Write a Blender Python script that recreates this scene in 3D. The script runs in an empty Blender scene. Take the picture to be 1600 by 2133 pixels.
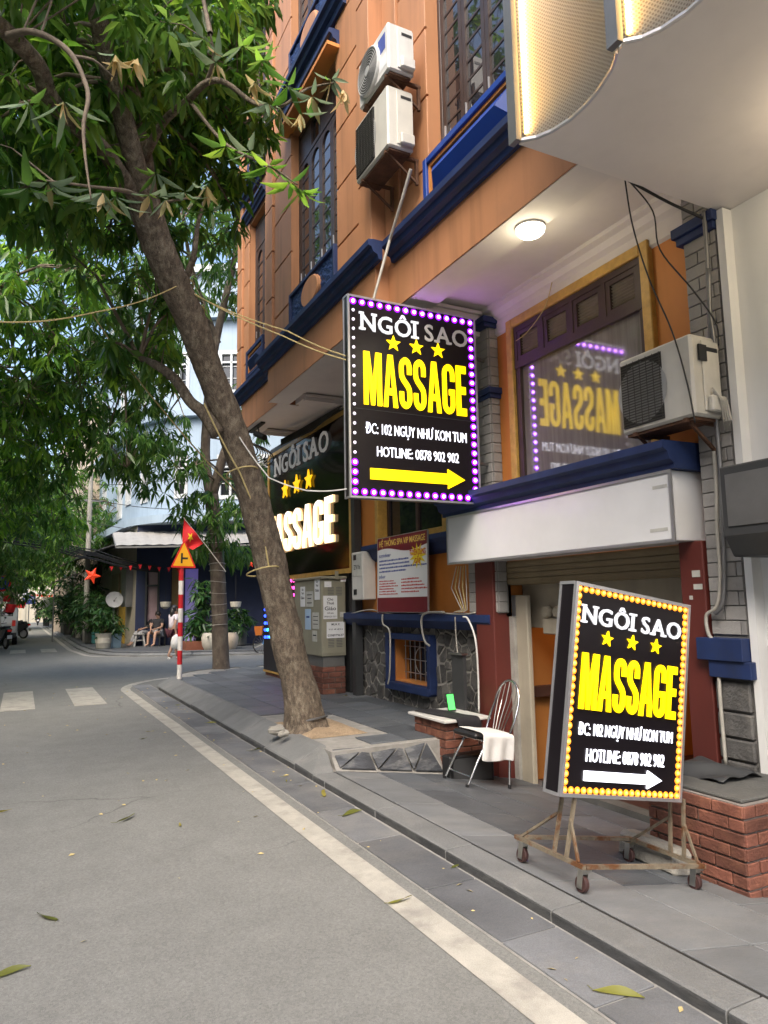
import bpy, bmesh, math, random
import numpy as np
from mathutils import Matrix, Vector
rnd = random.Random(7); nrs = np.random.RandomState(7)
SC = bpy.context.scene; COL = SC.collection
# ------------------------------------------------------------------ camera
FPX, CX, CY, HC = 1480.0, 800.0, 1066.5, 1.6            # focal length in photo pixels, centre, eye height
YAW, PITCH, ROLL = math.radians(26.95), math.radians(7.235), math.radians(1.03)
def cam_axes():
    sy, cy_ = math.sin(YAW), math.cos(YAW)
    f = Vector((sy, cy_, 0)); r = Vector((cy_, -sy, 0)); u = Vector((0, 0, 1))
    f2 = f*math.cos(PITCH) + u*math.sin(PITCH); u2 = u*math.cos(PITCH) - f*math.sin(PITCH)
    return r*math.cos(ROLL) - u2*math.sin(ROLL), u2*math.cos(ROLL) + r*math.sin(ROLL), f2
CR, CU, CF = cam_axes(); CO = Vector((0, 0, HC))
cd = bpy.data.cameras.new('camera'); cam = bpy.data.objects.new('camera', cd); COL.objects.link(cam)
cam.matrix_world = Matrix(((CR.x, CU.x, -CF.x, CO.x), (CR.y, CU.y, -CF.y, CO.y), (CR.z, CU.z, -CF.z, CO.z), (0, 0, 0, 1)))
cd.sensor_fit = 'HORIZONTAL'; cd.sensor_width = 36; cd.lens = FPX/1600*36; cd.clip_start = .05; cd.clip_end = 2000
SC.camera = cam
def ray(x, y): return CF + CR*((x-CX)/FPX) - CU*((y-CY)/FPX)
def onZ(x, y, z=0.): d = ray(x, y); return CO + d*((z-HC)/d.z)
def onX(x, y, X): d = ray(x, y); return CO + d*(X/d.x)
def onY(x, y, Y): d = ray(x, y); return CO + d*(Y/d.y)
SL, SX0, SZ0 = .16, 2.62, .062                          # forecourt falls towards the building
def slope(X): return SZ0 - SL*(X-SX0)
def onS(x, y): d = ray(x, y); return CO + d*((SZ0+SL*SX0-HC)/(d.z+SL*d.x))
# ------------------------------------------------------------------ sky, sun, exposure
w = bpy.data.worlds.new('World'); SC.world = w; w.use_nodes = True
nt = w.node_tree; sky = nt.nodes.new('ShaderNodeTexSky'); sky.sky_type = 'NISHITA'; sky.sun_disc = False
SUN_EL, SUN_AZ = math.radians(50), math.radians(-140)      # azimuth from +Y towards +X
sky.sun_elevation = SUN_EL; sky.sun_rotation = SUN_AZ; sky.air_density = 1.0; sky.dust_density = 4.0; sky.ozone_density = 1.0
bg = nt.nodes['Background']; nt.links.new(sky.outputs[0], bg.inputs[0]); bg.inputs[1].default_value = .15
sd = bpy.data.lights.new('sun', 'SUN'); sd.energy = .9; sd.angle = math.radians(30); sd.color = (1, .94, .83)
sun = bpy.data.objects.new('sun', sd); COL.objects.link(sun)
sdir = Vector((math.sin(SUN_AZ)*math.cos(SUN_EL), math.cos(SUN_AZ)*math.cos(SUN_EL), math.sin(SUN_EL)))
sun.rotation_euler = sdir.to_track_quat('Z', 'Y').to_euler()
vs = SC.view_settings; vs.view_transform = 'Standard'; vs.look = 'None'; vs.exposure = 1.62; vs.gamma = 1; vs.use_curve_mapping = False
cy = SC.cycles; cy.use_denoising = True; cy.max_bounces = 6; cy.diffuse_bounces = 3; cy.glossy_bounces = 3
cy.transmission_bounces = 4; cy.transparent_max_bounces = 8; cy.sample_clamp_indirect = 6; cy.use_adaptive_sampling = True
cy.caustics_reflective = False; cy.caustics_refractive = False
# ------------------------------------------------------------------ materials
M = {}
def mat(name, col, rough=.6, var=.12, scale=3., bump=0., bscale=60., metal=0., col2=None, mixlo=.45, mixhi=.62, emis=None, es=0.,
        rand=0., streak=0., spec=.5, coat=0., trans=0., alpha=1., fine=0., attr=None, stretch=(1, 1, 1)):
    m = bpy.data.materials.new(name); m.use_nodes = True; n = m.node_tree.nodes; l = m.node_tree.links
    b = n['Principled BSDF']; b.inputs['Roughness'].default_value = rough; b.inputs['Metallic'].default_value = metal
    b.inputs['Specular IOR Level'].default_value = spec; b.inputs['Coat Weight'].default_value = coat
    if trans: b.inputs['Transmission Weight'].default_value = trans
    c = (*col, 1)
    if emis is not None:
        b.inputs['Emission Color'].default_value = (*emis, 1); b.inputs['Emission Strength'].default_value = es
    g = n.new('ShaderNodeNewGeometry'); mp = n.new('ShaderNodeMapping'); mp.inputs['Scale'].default_value = stretch
    l.new(g.outputs['Position'], mp.inputs[0])
    def noise(s, d=5., r=.6):
        x = n.new('ShaderNodeTexNoise'); x.inputs['Scale'].default_value = s; x.inputs['Detail'].default_value = d
        x.inputs['Roughness'].default_value = r; l.new(mp.outputs[0], x.inputs[0]); return x
    def mix(f, a, bb, bt='MIX'):
        x = n.new('ShaderNodeMix'); x.data_type = 'RGBA'; x.blend_type = bt
        for sock, v in ((x.inputs[0], f), (x.inputs[6], a), (x.inputs[7], bb)):
            if hasattr(v, 'is_linked') or isinstance(v, bpy.types.NodeSocket): l.new(v, sock)
            else: sock.default_value = v
        return x.outputs[2]
    def rng(v, a, bb, lo=0., hi=1.):
        x = n.new('ShaderNodeMapRange'); x.inputs[1].default_value = a; x.inputs[2].default_value = bb
        x.inputs[3].default_value = lo; x.inputs[4].default_value = hi; l.new(v, x.inputs[0]); return x.outputs[0]
    out = None
    if var or col2:
        nz = noise(scale); dk = tuple(max(0, k*(1-var)) for k in col)+(1,); lt = tuple(min(1, k*(1+var)) for k in col)+(1,)
        out = mix(rng(nz.outputs[0], .3, .7), dk, lt)
        if col2: out = mix(rng(noise(scale*.6+.1, 8., .65).outputs[0], mixlo, mixhi), out, (*col2, 1))
    if fine:
        out = mix(rng(noise(220., 2.).outputs[0], .35, .65, 1-fine, 1+fine), (0, 0, 0, 1), out if out else c)
        n_ = out.node; n_.clamp_factor = False
    if streak:
        sm = n.new('ShaderNodeMapping'); sm.inputs['Scale'].default_value = (7, 7, .5); l.new(g.outputs['Position'], sm.inputs[0])
        sn = n.new('ShaderNodeTexNoise'); sn.inputs['Scale'].default_value = 1.; sn.inputs['Detail'].default_value = 6; l.new(sm.outputs[0], sn.inputs[0])
        out = mix(rng(sn.outputs[0], .5, .75, 0, streak), out if out else c, tuple(k*.35 for k in col)+(1,))
    if rand:
        oi = n.new('ShaderNodeObjectInfo'); hs = n.new('ShaderNodeHueSaturation')
        l.new(rng(oi.outputs['Random'], 0, 1, 1-rand, 1+rand), hs.inputs['Value'])
        if out: l.new(out, hs.inputs['Color'])
        else: hs.inputs['Color'].default_value = c
        out = hs.outputs[0]
    if attr:
        a = n.new('ShaderNodeAttribute'); a.attribute_name = attr; hs = n.new('ShaderNodeHueSaturation')
        l.new(rng(a.outputs['Fac'], 0, 1, .55, 1.5), hs.inputs['Value']); l.new(rng(a.outputs['Fac'], 0, 1, .53, .47), hs.inputs['Hue'])
        if out: l.new(out, hs.inputs['Color'])
        else: hs.inputs['Color'].default_value = c
        out = hs.outputs[0]
    if out: l.new(out, b.inputs['Base Color'])
    else: b.inputs['Base Color'].default_value = c
    if bump:
        bn = n.new('ShaderNodeBump'); bn.inputs['Strength'].default_value = min(1, bump); bn.inputs['Distance'].default_value = .02
        l.new(noise(bscale, 4.).outputs[0], bn.inputs['Height']); l.new(bn.outputs[0], b.inputs['Normal'])
    if alpha < 1: b.inputs['Alpha'].default_value = alpha
    M[name] = m; return m
def leafmat(name, col, tr=.45, rough=.38):
    m = bpy.data.materials.new(name); m.use_nodes = True; n = m.node_tree.nodes; l = m.node_tree.links
    b = n['Principled BSDF']; b.inputs['Roughness'].default_value = rough; b.inputs['Specular IOR Level'].default_value = .45
    a = n.new('ShaderNodeAttribute'); a.attribute_name = 'rnd'; oi = n.new('ShaderNodeObjectInfo')
    ad = n.new('ShaderNodeMath'); ad.operation = 'ADD'; l.new(a.outputs['Fac'], ad.inputs[0]); l.new(oi.outputs['Random'], ad.inputs[1])
    fr = n.new('ShaderNodeMath'); fr.operation = 'FRACT'; l.new(ad.outputs[0], fr.inputs[0])
    mr = n.new('ShaderNodeMapRange'); mr.inputs[3].default_value = .5; mr.inputs[4].default_value = 1.45; l.new(fr.outputs[0], mr.inputs[0])
    mh = n.new('ShaderNodeMapRange'); mh.inputs[3].default_value = .525; mh.inputs[4].default_value = .472; l.new(fr.outputs[0], mh.inputs[0])
    hs = n.new('ShaderNodeHueSaturation'); hs.inputs['Color'].default_value = (*col, 1)
    l.new(mr.outputs[0], hs.inputs['Value']); l.new(mh.outputs[0], hs.inputs['Hue']); l.new(hs.outputs[0], b.inputs['Base Color'])
    t = n.new('ShaderNodeBsdfTranslucent'); h2 = n.new('ShaderNodeHueSaturation'); h2.inputs['Value'].default_value = 1.9; h2.inputs['Hue'].default_value = .485
    l.new(hs.outputs[0], h2.inputs['Color']); l.new(h2.outputs[0], t.inputs[0])
    mx = n.new('ShaderNodeMixShader'); mx.inputs[0].default_value = tr; l.new(b.outputs[0], mx.inputs[1]); l.new(t.outputs[0], mx.inputs[2])
    l.new(mx.outputs[0], n['Material Output'].inputs[0]); M[name] = m; return m
def bulbmat(name, col, es):
    m = bpy.data.materials.new(name); m.use_nodes = True; b = m.node_tree.nodes['Principled BSDF']
    b.inputs['Base Color'].default_value = (*col, 1); b.inputs['Emission Color'].default_value = (*col, 1); b.inputs['Emission Strength'].default_value = es
    M[name] = m; return m
# ------------------------------------------------------------------ object helpers
WM = {}
def props(o, label=None, cat=None, group=None, kind=None):
    for k, v in (('label', label), ('category', cat), ('group', group), ('kind', kind)):
        if v: o[k] = v
    return o
def thing(name, label, cat, loc=(0, 0, 0), rot=None, group=None, kind=None):
    o = bpy.data.objects.new(name, None); COL.objects.link(o); o.empty_display_size = .1
    m = Matrix.Translation(Vector(loc))
    if rot is not None: m = m @ (rot.to_4x4() if isinstance(rot, Matrix) else Matrix.Rotation(rot, 4, 'Z'))
    o.matrix_world = m; WM[o] = m
    return props(o, label, cat, group, kind)
def attach(o, parent, local=None):
    m = local if local is not None else Matrix.Identity(4)
    if parent is not None: o.parent = parent; o.matrix_local = m; WM[o] = WM[parent] @ m
    else: o.matrix_world = m; WM[o] = m
    return o
class MB:
    """collects faces; world coordinates unless a frame T is given"""
    def __init__(s, T=None): s.v = []; s.f = []; s.T = T; s.uv = None
    def add(s, vs, fs, T=None):
        k = len(s.v); T = T if T is not None else s.T
        vs = [Vector(p) for p in vs]
        if T is not None: vs = [T @ p for p in vs]
        s.v += vs; s.f += [tuple(i+k for i in q) for q in fs]; return s
    def box(s, x0, x1, y0, y1, z0, z1, T=None):
        v = [(x, y, z) for z in (z0, z1) for y in (y0, y1) for x in (x0, x1)]
        return s.add(v, [(0, 2, 3, 1), (4, 5, 7, 6), (0, 1, 5, 4), (2, 6, 7, 3), (0, 4, 6, 2), (1, 3, 7, 5)], T)
    def bar(s, a, b, w, h=None, up=(0, 0, 1), T=None):
        a, b = Vector(a), Vector(b); d = b-a; L = d.length; d.normalize(); u = Vector(up)
        if abs(d.dot(u)) > .98: u = Vector((0, 1, 0)) if abs(d.y) < .9 else Vector((1, 0, 0))
        r = d.cross(u).normalized(); u = r.cross(d); h = h or w
        return s.add([a + r*(i*w/2) + u*(j*h/2) + d*(k*L) for k in (0, 1) for j in (-1, 1) for i in (-1, 1)],
                     [(0, 2, 3, 1), (4, 5, 7, 6), (0, 1, 5, 4), (2, 6, 7, 3), (0, 4, 6, 2), (1, 3, 7, 5)], T)
    def tube(s, pts, rad, n=8, cap=True, T=None, wob=0):
        P = [Vector(p) for p in pts]; R = rad if isinstance(rad, (list, tuple)) else [rad]*len(P); vs = []; fs = []
        u = None
        for i, p in enumerate(P):
            d = (P[min(i+1, len(P)-1)] - P[max(i-1, 0)]).normalized()
            if u is None: u = d.cross(Vector((.31, .2, .93))).normalized()
            u = (u - d*u.dot(d)).normalized(); w_ = d.cross(u)
            for k in range(n):
                a = 2*math.pi*k/n; r = R[i]*(1 + (wob*(rnd.random()-.5) if wob else 0)); vs.append(p + (u*math.cos(a) + w_*math.sin(a))*r)
        for i in range(len(P)-1):
            for k in range(n):
                a = i*n+k; b = i*n+(k+1) % n; fs.append((a, b, b+n, a+n))
        if cap: fs.append(tuple(range(n))[::-1]); fs.append(tuple(range(len(vs)-n, len(vs))))
        return s.add(vs, fs, T)
    def lathe(s, prof, n=16, c=(0, 0, 0), axis='Z', T=None, cap=True):
        vs = []; fs = []; c = Vector(c)
        for r, h in prof:
            for k in range(n):
                a = 2*math.pi*k/n; x, y = r*math.cos(a), r*math.sin(a)
                vs.append(c + Vector((x, y, h) if axis == 'Z' else ((h, x, y) if axis == 'X' else (x, h, y))))
        for i in range(len(prof)-1):
            for k in range(n): a = i*n+k; b = i*n+(k+1) % n; fs.append((a, b, b+n, a+n))
        if cap: fs.append(tuple(range(n))[::-1]); fs.append(tuple(range(len(vs)-n, len(vs))))
        return s.add(vs, fs, T)
    def prism(s, poly, d0, d1, plane='XZ', T=None):
        """2-D polygon extruded: plane XZ -> along Y, YZ -> along X, XY -> along Z"""
        n = len(poly)
        def P(a, b, d): return {'XZ': (a, d, b), 'YZ': (d, a, b), 'XY': (a, b, d)}[plane]
        v = [P(a, b, d0) for a, b in poly] + [P(a, b, d1) for a, b in poly]
        return s.add(v, [tuple(range(n)), tuple(range(2*n-1, n-1, -1))] + [(i, i+n, (i+1) % n+n, (i+1) % n) for i in range(n)], T)
    def quad(s, a, b, c, d, T=None): return s.add([a, b, c, d], [(0, 1, 2, 3)], T)
    def sphere(s, c, r, n=12, m=8, sc=(1, 1, 1), T=None):
        c = Vector(c); pr = [(max(1e-4, math.sin(math.pi*i/m)), -math.cos(math.pi*i/m)) for i in range(m+1)]
        vs = []; fs = []
        for q, h in pr:
            for k in range(n): a = 2*math.pi*k/n; vs.append(c + Vector((q*math.cos(a)*r*sc[0], q*math.sin(a)*r*sc[1], h*r*sc[2])))
        for i in range(m):
            for k in range(n): a = i*n+k; b = i*n+(k+1) % n; fs.append((a, b, b+n, a+n))
        return s.add(vs, fs, T)
    def mesh(s, name, m=None, smooth=False, inv=None, bevel=0, recalc=True):
        me = bpy.data.meshes.new(name); vs = s.v if inv is None else [inv @ p for p in s.v]
        me.from_pydata([tuple(p) for p in vs], [], s.f)
        bm = bmesh.new(); bm.from_mesh(me)
        if recalc: bmesh.ops.recalc_face_normals(bm, faces=bm.faces)
        if bevel:
            ed = [e for e in bm.edges if len(e.link_faces) == 2 and e.calc_face_angle(0) > .6]
            bmesh.ops.bevel(bm, geom=ed, offset=bevel, segments=1, affect='EDGES', clamp_overlap=True)
        bm.to_mesh(me); bm.free()
        if smooth:
            me.shade_smooth() if smooth is True else me.set_sharp_from_angle(angle=smooth) if False else None
            for p in me.polygons: p.use_smooth = True
            if smooth is not True: me.set_sharp_from_angle(angle=smooth)
        if m: me.materials.append(M[m] if isinstance(m, str) else m)
        return me
    def build(s, name, m, parent=None, smooth=False, bevel=0, label=None, cat=None, group=None, kind=None, recalc=True):
        inv = WM[parent].inverted() if parent is not None else None
        o = bpy.data.objects.new(name, s.mesh(name, m, smooth, inv, bevel, recalc)); COL.objects.link(o); attach(o, parent)
        return props(o, label, cat, group, kind)
BOXES = {}
def boxmesh(dx, dy, dz, m, bev=.004):
    k = (round(dx, 3), round(dy, 3), round(dz, 3), m, bev)
    if k not in BOXES: BOXES[k] = MB().box(-dx/2, dx/2, -dy/2, dy/2, -dz/2, dz/2).mesh('block', m, bevel=bev)
    return BOXES[k]
def piece(me, name, parent, world, **kw):
    """an object using shared mesh data, placed by its world matrix"""
    o = bpy.data.objects.new(name, me); COL.objects.link(o)
    attach(o, parent, WM[parent].inverted() @ world if parent is not None else world)
    return props(o, **kw)
def TR(x, y, z): return Matrix.Translation((x, y, z))
def frame(o, ux, uy, un):
    ux, uy, un = Vector(ux), Vector(uy), Vector(un); o = Vector(o)
    return Matrix(((ux.x, uy.x, un.x, o.x), (ux.y, uy.y, un.y, o.y), (ux.z, uy.z, un.z, o.z), (0, 0, 0, 1)))
def wallbox(mb, X0, X1, y0, y1, z0, z1, holes, plane='X'):
    """a wall slab cut by rectangular openings (a0,a1,b0,b1)"""
    ys = sorted({y0, y1, *[min(max(h[i], y0), y1) for h in holes for i in (0, 1)]}); zs = sorted({z0, z1, *[min(max(h[i], z0), z1) for h in holes for i in (2, 3)]})
    for a, b in zip(ys, ys[1:]):
        for c, d in zip(zs, zs[1:]):
            m_, q = (a+b)/2, (c+d)/2
            if any(h[0] < m_ < h[1] and h[2] < q < h[3] for h in holes): continue
            mb.box(X0, X1, a, b, c, d) if plane == 'X' else mb.box(a, b, X0, X1, c, d)
    return mb
def weld(o):
    bm = bmesh.new(); bm.from_mesh(o.data); bmesh.ops.remove_doubles(bm, verts=bm.verts, dist=1e-4)
    # drop inner faces shared by two cells
    seen = {}
    for f in bm.faces:
        k = tuple(sorted(v.index for v in f.verts)); seen.setdefault(k, []).append(f)
    bmesh.ops.delete(bm, geom=[f for q in seen.values() if len(q) > 1 for f in q], context='FACES')
    bmesh.ops.dissolve_limit(bm, angle_limit=.01, verts=bm.verts, edges=bm.edges)
    bm.to_mesh(o.data); bm.free(); return o
def textmesh(s, height=1., depth=.01, bold=0., xs=1., align='CENTER', shear=0.):
    """lettering as (verts, faces) in the XY plane, cap height = height"""
    c = bpy.data.curves.new('lettering', 'FONT'); c.body = s; c.align_x = align; c.size = 1; c.offset = bold; c.extrude = depth/2; c.resolution_u = 3; c.shear = shear
    o = bpy.data.objects.new('lettering', c); COL.objects.link(o)
    dg = bpy.context.evaluated_depsgraph_get(); me = o.evaluated_get(dg).to_mesh()
    k = height/.73
    v = [(p.co.x*k*xs, p.co.y*k, p.co.z) for p in me.vertices]; f = [tuple(p.vertices) for p in me.polygons]
    o.evaluated_get(dg).to_mesh_clear(); bpy.data.objects.remove(o); bpy.data.curves.remove(c); return v, f
def text(parent, name, m, T, s, height, depth=.006, bold=0., xs=1., width=None, align='CENTER', **kw):
    v, f = textmesh(s, height, depth, bold, xs, align)
    if width and v:
        a = max(p[0] for p in v)-min(p[0] for p in v); v = [(p[0]*width/a, p[1], p[2]) for p in v]
    return MB(T).add(v, f).build(name, m, parent, recalc=False, **kw)
def stroke(path, w, closed=False):
    """polyline -> band outline quads of constant width in 2-D"""
    P = [Vector((p[0], p[1])) for p in path]; L = []; R = []
    for i, p in enumerate(P):
        a = (p-P[i-1]).normalized() if i else None; b = (P[i+1]-p).normalized() if i < len(P)-1 else None
        if a is None: a = b
        if b is None: b = a
        t = (a+b).normalized(); n = Vector((-t.y, t.x)); k = w/2/max(.35, n.dot(Vector((-a.y, a.x))))
        L.append(p+n*k); R.append(p-n*k)
    return L, R
def arc(cx, cy, rx, ry, a0, a1, n=8): return [(cx+rx*math.cos(math.radians(a0+(a1-a0)*i/n)), cy+ry*math.sin(math.radians(a0+(a1-a0)*i/n))) for i in range(n+1)]
# ------------------------------------------------------------------ the material set
def asphalt():
    m = bpy.data.materials.new('asphalt'); m.use_nodes = True; n = m.node_tree.nodes; l = m.node_tree.links; b = n['Principled BSDF']; b.inputs['Roughness'].default_value = .85
    g = n.new('ShaderNodeNewGeometry')
    def tex(kind, scale, sc=(1, 1, 1), **kw):
        mp = n.new('ShaderNodeMapping'); mp.inputs['Scale'].default_value = sc; l.new(g.outputs['Position'], mp.inputs[0]); t = n.new(kind); t.inputs['Scale'].default_value = scale; l.new(mp.outputs[0], t.inputs[0])
        for k, v in kw.items():
            if k in t.inputs: t.inputs[k].default_value = v
            else: setattr(t, k, v)
        return t
    def rng(v, a, c, lo, hi):
        x = n.new('ShaderNodeMapRange'); x.inputs[1].default_value = a; x.inputs[2].default_value = c; x.inputs[3].default_value = lo; x.inputs[4].default_value = hi; l.new(v, x.inputs[0]); return x.outputs[0]
    def mul(a, c):
        x = n.new('ShaderNodeMath'); x.operation = 'MULTIPLY'; l.new(a, x.inputs[0])
        if isinstance(c, float): x.inputs[1].default_value = c
        else: l.new(c, x.inputs[1])
        return x.outputs[0]
    big = rng(tex('ShaderNodeTexNoise', .35, (1, .25, 1), Detail=6.).outputs[0], .3, .7, .86, 1.12)      # worn wheel lanes along the street
    mid = rng(tex('ShaderNodeTexNoise', 2.6, Detail=8., Roughness=.7).outputs[0], .3, .7, .88, 1.1)
    grain = rng(tex('ShaderNodeTexVoronoi', 95.).outputs['Color'], 0, 1, .82, 1.18)                     # aggregate stones
    fine = rng(tex('ShaderNodeTexNoise', 260., Detail=2.).outputs[0], .3, .7, .75, 1.25)
    st = rng(tex('ShaderNodeTexNoise', 1.3, (1, .5, 1), Detail=10., Roughness=.75).outputs[0], .62, .72, 1., .72)   # stains
    ck = tex('ShaderNodeTexVoronoi', .55, feature='DISTANCE_TO_EDGE'); wn_ = tex('ShaderNodeTexNoise', 3., Detail=6.); ad = n.new('ShaderNodeVectorMath'); ad.operation = 'MULTIPLY_ADD'; l.new(wn_.outputs['Color'], ad.inputs[0]); ad.inputs[1].default_value = (.35, .35, 0); l.new(g.outputs['Position'], ad.inputs[2]); l.new(ad.outputs[0], ck.inputs[0])
    msk = rng(tex('ShaderNodeTexNoise', .22, Detail=2.).outputs[0], .52, .6, 0, 1); cr = rng(ck.outputs['Distance'], .0, .006, .6, 1.); mixc = n.new('ShaderNodeMix'); mixc.inputs[2].default_value = 1; l.new(msk, mixc.inputs[0]); l.new(cr, mixc.inputs[3])
    v = mul(mul(mul(mul(mul(big, mid), grain), fine), st), mixc.outputs[0])
    hs = n.new('ShaderNodeHueSaturation'); hs.inputs['Color'].default_value = (.188, .189, .177, 1); l.new(v, hs.inputs['Value']); l.new(hs.outputs[0], b.inputs['Base Color'])
    bp = n.new('ShaderNodeBump'); bp.inputs['Strength'].default_value = .5; bp.inputs['Distance'].default_value = .004; l.new(grain, bp.inputs['Height']); l.new(bp.outputs[0], b.inputs['Normal']); M['asphalt'] = m
asphalt()
mat('line_paint', (.4, .38, .33), .7, .14, 6, .2, 120, col2=(.27, .255, .225), mixlo=.48, mixhi=.68, fine=.12)
mat('slate', (.09, .1, .112), .5, .2, 2.2, .3, 30, rand=.24, col2=(.15, .152, .152), mixlo=.5, mixhi=.75, fine=.1, stretch=(1, 2.2, 1))
mat('slate_light', (.15, .157, .162), .6, .16, 2., .25, 30, rand=.14, col2=(.2, .2, .195), mixlo=.5, mixhi=.75, fine=.1, stretch=(1, 2.2, 1))
mat('slate_gutter', (.12, .125, .132), .6, .28, 1.6, .25, 40, rand=.2, col2=(.2, .195, .185), mixlo=.48, mixhi=.7, fine=.15)
mat('kerb_stone', (.165, .168, .165), .7, .14, 2.5, .4, 70, rand=.08, fine=.14, col2=(.25, .245, .23), mixlo=.55, mixhi=.8)
mat('grout', (.27, .26, .24), .9, .2, 8, .3, 60)
mat('soil', (.34, .25, .16), .95, .25, 7, .9, 45, fine=.25)
mat('orange_paint', (.44, .205, .095), .62, .07, 1.2, .05, 25, streak=.4, rand=.04, col2=(.33, .165, .085), mixlo=.58, mixhi=.8)
mat('orange_light', (.6, .24, .06), .6, .08, 1.4, .05, 25, streak=.1)  # brighter copy of the orange: skylight on returns and reveals put into colour
mat('orange_ground', (.55, .2, .04), .6, .08, 1.4, .05, 25, streak=.12)
mat('blue_paint', (.011, .027, .1), .62, .25, 3, .06, 30, streak=.35, col2=(.02, .03, .07), mixlo=.55, mixhi=.75)
mat('blue_bright', (.01, .05, .28), .5, .12, 3, .05, 30)
mat('blue_carved', (.02, .05, .16), .55, .35, 28, 1., 38)
mat('white_soffit', (.66, .62, .6), .8, .06, 1.5, .04, 30, streak=.05)
mat('brown_wood', (.045, .028, .024), .45, .25, 5, .1, 40, streak=.1)
mat('gold_frame', (.5, .3, .07), .4, .2, 9, .3, 60)
mat('dark_glass', (.012, .014, .016), .04, 0, spec=.7)
mat('window_glass', (.02, .02, .024), .03, .2, .7, spec=1.)
mat('curtain_glass', (.21, .19, .19), .06, .25, 3, spec=1., stretch=(1, 6, .4))
mat('black_glass', (.008, .006, .005), .12, 0, spec=.22)
mat('red_column', (.115, .024, .018), .5, .12, 2, .05, 30, streak=.15)
mat('grey_brick', (.3, .29, .275), .8, .12, 5, .3, 60, rand=.14)
mat('grey_mortar', (.2, .195, .185), .9, .15, 6, .3, 60)
mat('wall_stone', (.095, .092, .088), .75, .35, 7, .6, 35, rand=.35, col2=(.15, .14, .125), mixlo=.5, mixhi=.7)
mat('stone_mortar', (.36, .345, .31), .9, .2, 6, .4, 60)
mat('board_white', (.76, .77, .78), .25, .06, 1.4, 0, col2=(.55, .53, .47), mixlo=.62, mixhi=.85)
mat('shutter', (.25, .195, .115), .45, .12, 3, .05, 50, streak=.2)
mat('beige_panel', (.4, .36, .28), .55, .1, 3, .05, 50, streak=.25)
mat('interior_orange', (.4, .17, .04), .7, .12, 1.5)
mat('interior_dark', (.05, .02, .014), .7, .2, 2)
mat('red_brick', (.155, .058, .038), .75, .3, 9, .5, 60, rand=.35, col2=(.28, .12, .07), mixlo=.5, mixhi=.75)
mat('brick_mortar', (.22, .2, .185), .95, .2, 9, .5, 70)
mat('concrete', (.3, .285, .25), .9, .2, 4, .5, 40, fine=.15)
mat('concrete_dark', (.085, .085, .08), .85, .25, 3, .4, 40)
mat('neighbour_white', (.8, .8, .78), .6, .04, .8, .03, 20, streak=.05)
mat('neighbour_soffit', (.72, .67, .63), .45, .06, .8, .04, 12, streak=.06)
mat('grey_metal', (.2, .2, .2), .45, .15, 3, metal=.6)
mat('charcoal', (.04, .042, .044), .5, .15, 2, .05, 30)
mat('steel', (.55, .54, .5), .28, .12, 8, metal=1.)
mat('chrome', (.75, .75, .75), .12, .05, 8, metal=1.)
mat('rusty_steel', (.3, .25, .18), .5, .3, 14, .2, 60, metal=.55, col2=(.22, .1, .045), mixlo=.5, mixhi=.62)
mat('caster_rubber', (.05, .022, .02), .6, .2, 20)
mat('black_plastic', (.012, .012, .013), .45, .1, 5)
mat('sign_black', (.009, .007, .009), .3, 0, spec=.35)
mat('alu', (.6, .6, .62), .35, .08, 6, metal=.8)
bulbmat('letter_yellow', (1, .68, 0), .55)
bulbmat('letter_yellow_dim', (1, .5, .01), .45)
bulbmat('letter_white', (.86, .88, 1), .62)
bulbmat('letter_grey', (.6, .62, .68), .28)
bulbmat('letter_grey_dim', (.42, .4, .38), .1)
bulbmat('led_white_warm', (1, .84, .64), .8)
bulbmat('halo_purple', (.2, .0, .85), 1.3)
bulbmat('bulb_core', (.8, .35, 1), 5.)
bulbmat('bulb_pale', (.8, .72, .85), .42)
bulbmat('halo_amber', (1, .3, .015), .42)
bulbmat('bulb_amber_core', (1, .52, .1), .75)
bulbmat('lamp_white', (1, .94, .76), 4.)
bulbmat('led_yellow', (1, .6, .16), 7.)
bulbmat('led_blue', (.02, .06, 1), 2.5); bulbmat('led_pink', (1, .06, .4), 1.5); bulbmat('led_cyan', (.05, .6, 1), 1.6)
bulbmat('screen_green', (.08, .8, .12), .5)
mat('ac_white', (.62, .61, .58), .45, .06, 4, .03, 40, streak=.22)
mat('ac_aged', (.56, .54, .48), .5, .08, 4, .03, 40, streak=.3, col2=(.42, .38, .3), mixlo=.6, mixhi=.8)
mat('ac_grille', (.05, .048, .042), .6, .1, 4)
mat('ac_fan', (.35, .35, .34), .4, .1, 6)
mat('rust', (.1, .045, .022), .8, .35, 12, .4, 50)
mat('conduit', (.42, .4, .35), .5, .12, 8)
mat('cable', (.012, .012, .012), .6, 0)
mat('rope', (.5, .4, .18), .8, .2, 40)
mat('cabinet_paint', (.29, .275, .205), .5, .1, 3, .05, 40, streak=.22)
mat('cabinet_dark', (.13, .13, .125), .6, .15, 4)
mat('paper', (.74, .75, .76), .8, .04, 6); mat('paper_blue', (.4, .55, .74), .8, .06, 6); mat('paper_grey', (.5, .5, .46), .85, .15, 12)
mat('ink', (.03, .03, .04), .8, 0); mat('ink_red', (.45, .03, .03), .8, 0); mat('ink_gold', (.75, .55, .12), .6, 0); mat('ink_blue', (.05, .08, .3), .8, 0)
mat('banner_maroon', (.16, .012, .02), .5, .05, 3); mat('banner_white', (.72, .74, .76), .45, .03, 3); mat('banner_yellow', (.75, .6, .02), .5, 0)
mat('cloth_white', (.72, .71, .69), .9, .08, 6, .2, 120, col2=(.6, .55, .45), mixlo=.6, mixhi=.8)
mat('cloth_black', (.012, .011, .014), .95, .2, 10, .3, 200)
mat('marble', (.6, .59, .56), .35, .08, 4)
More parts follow.
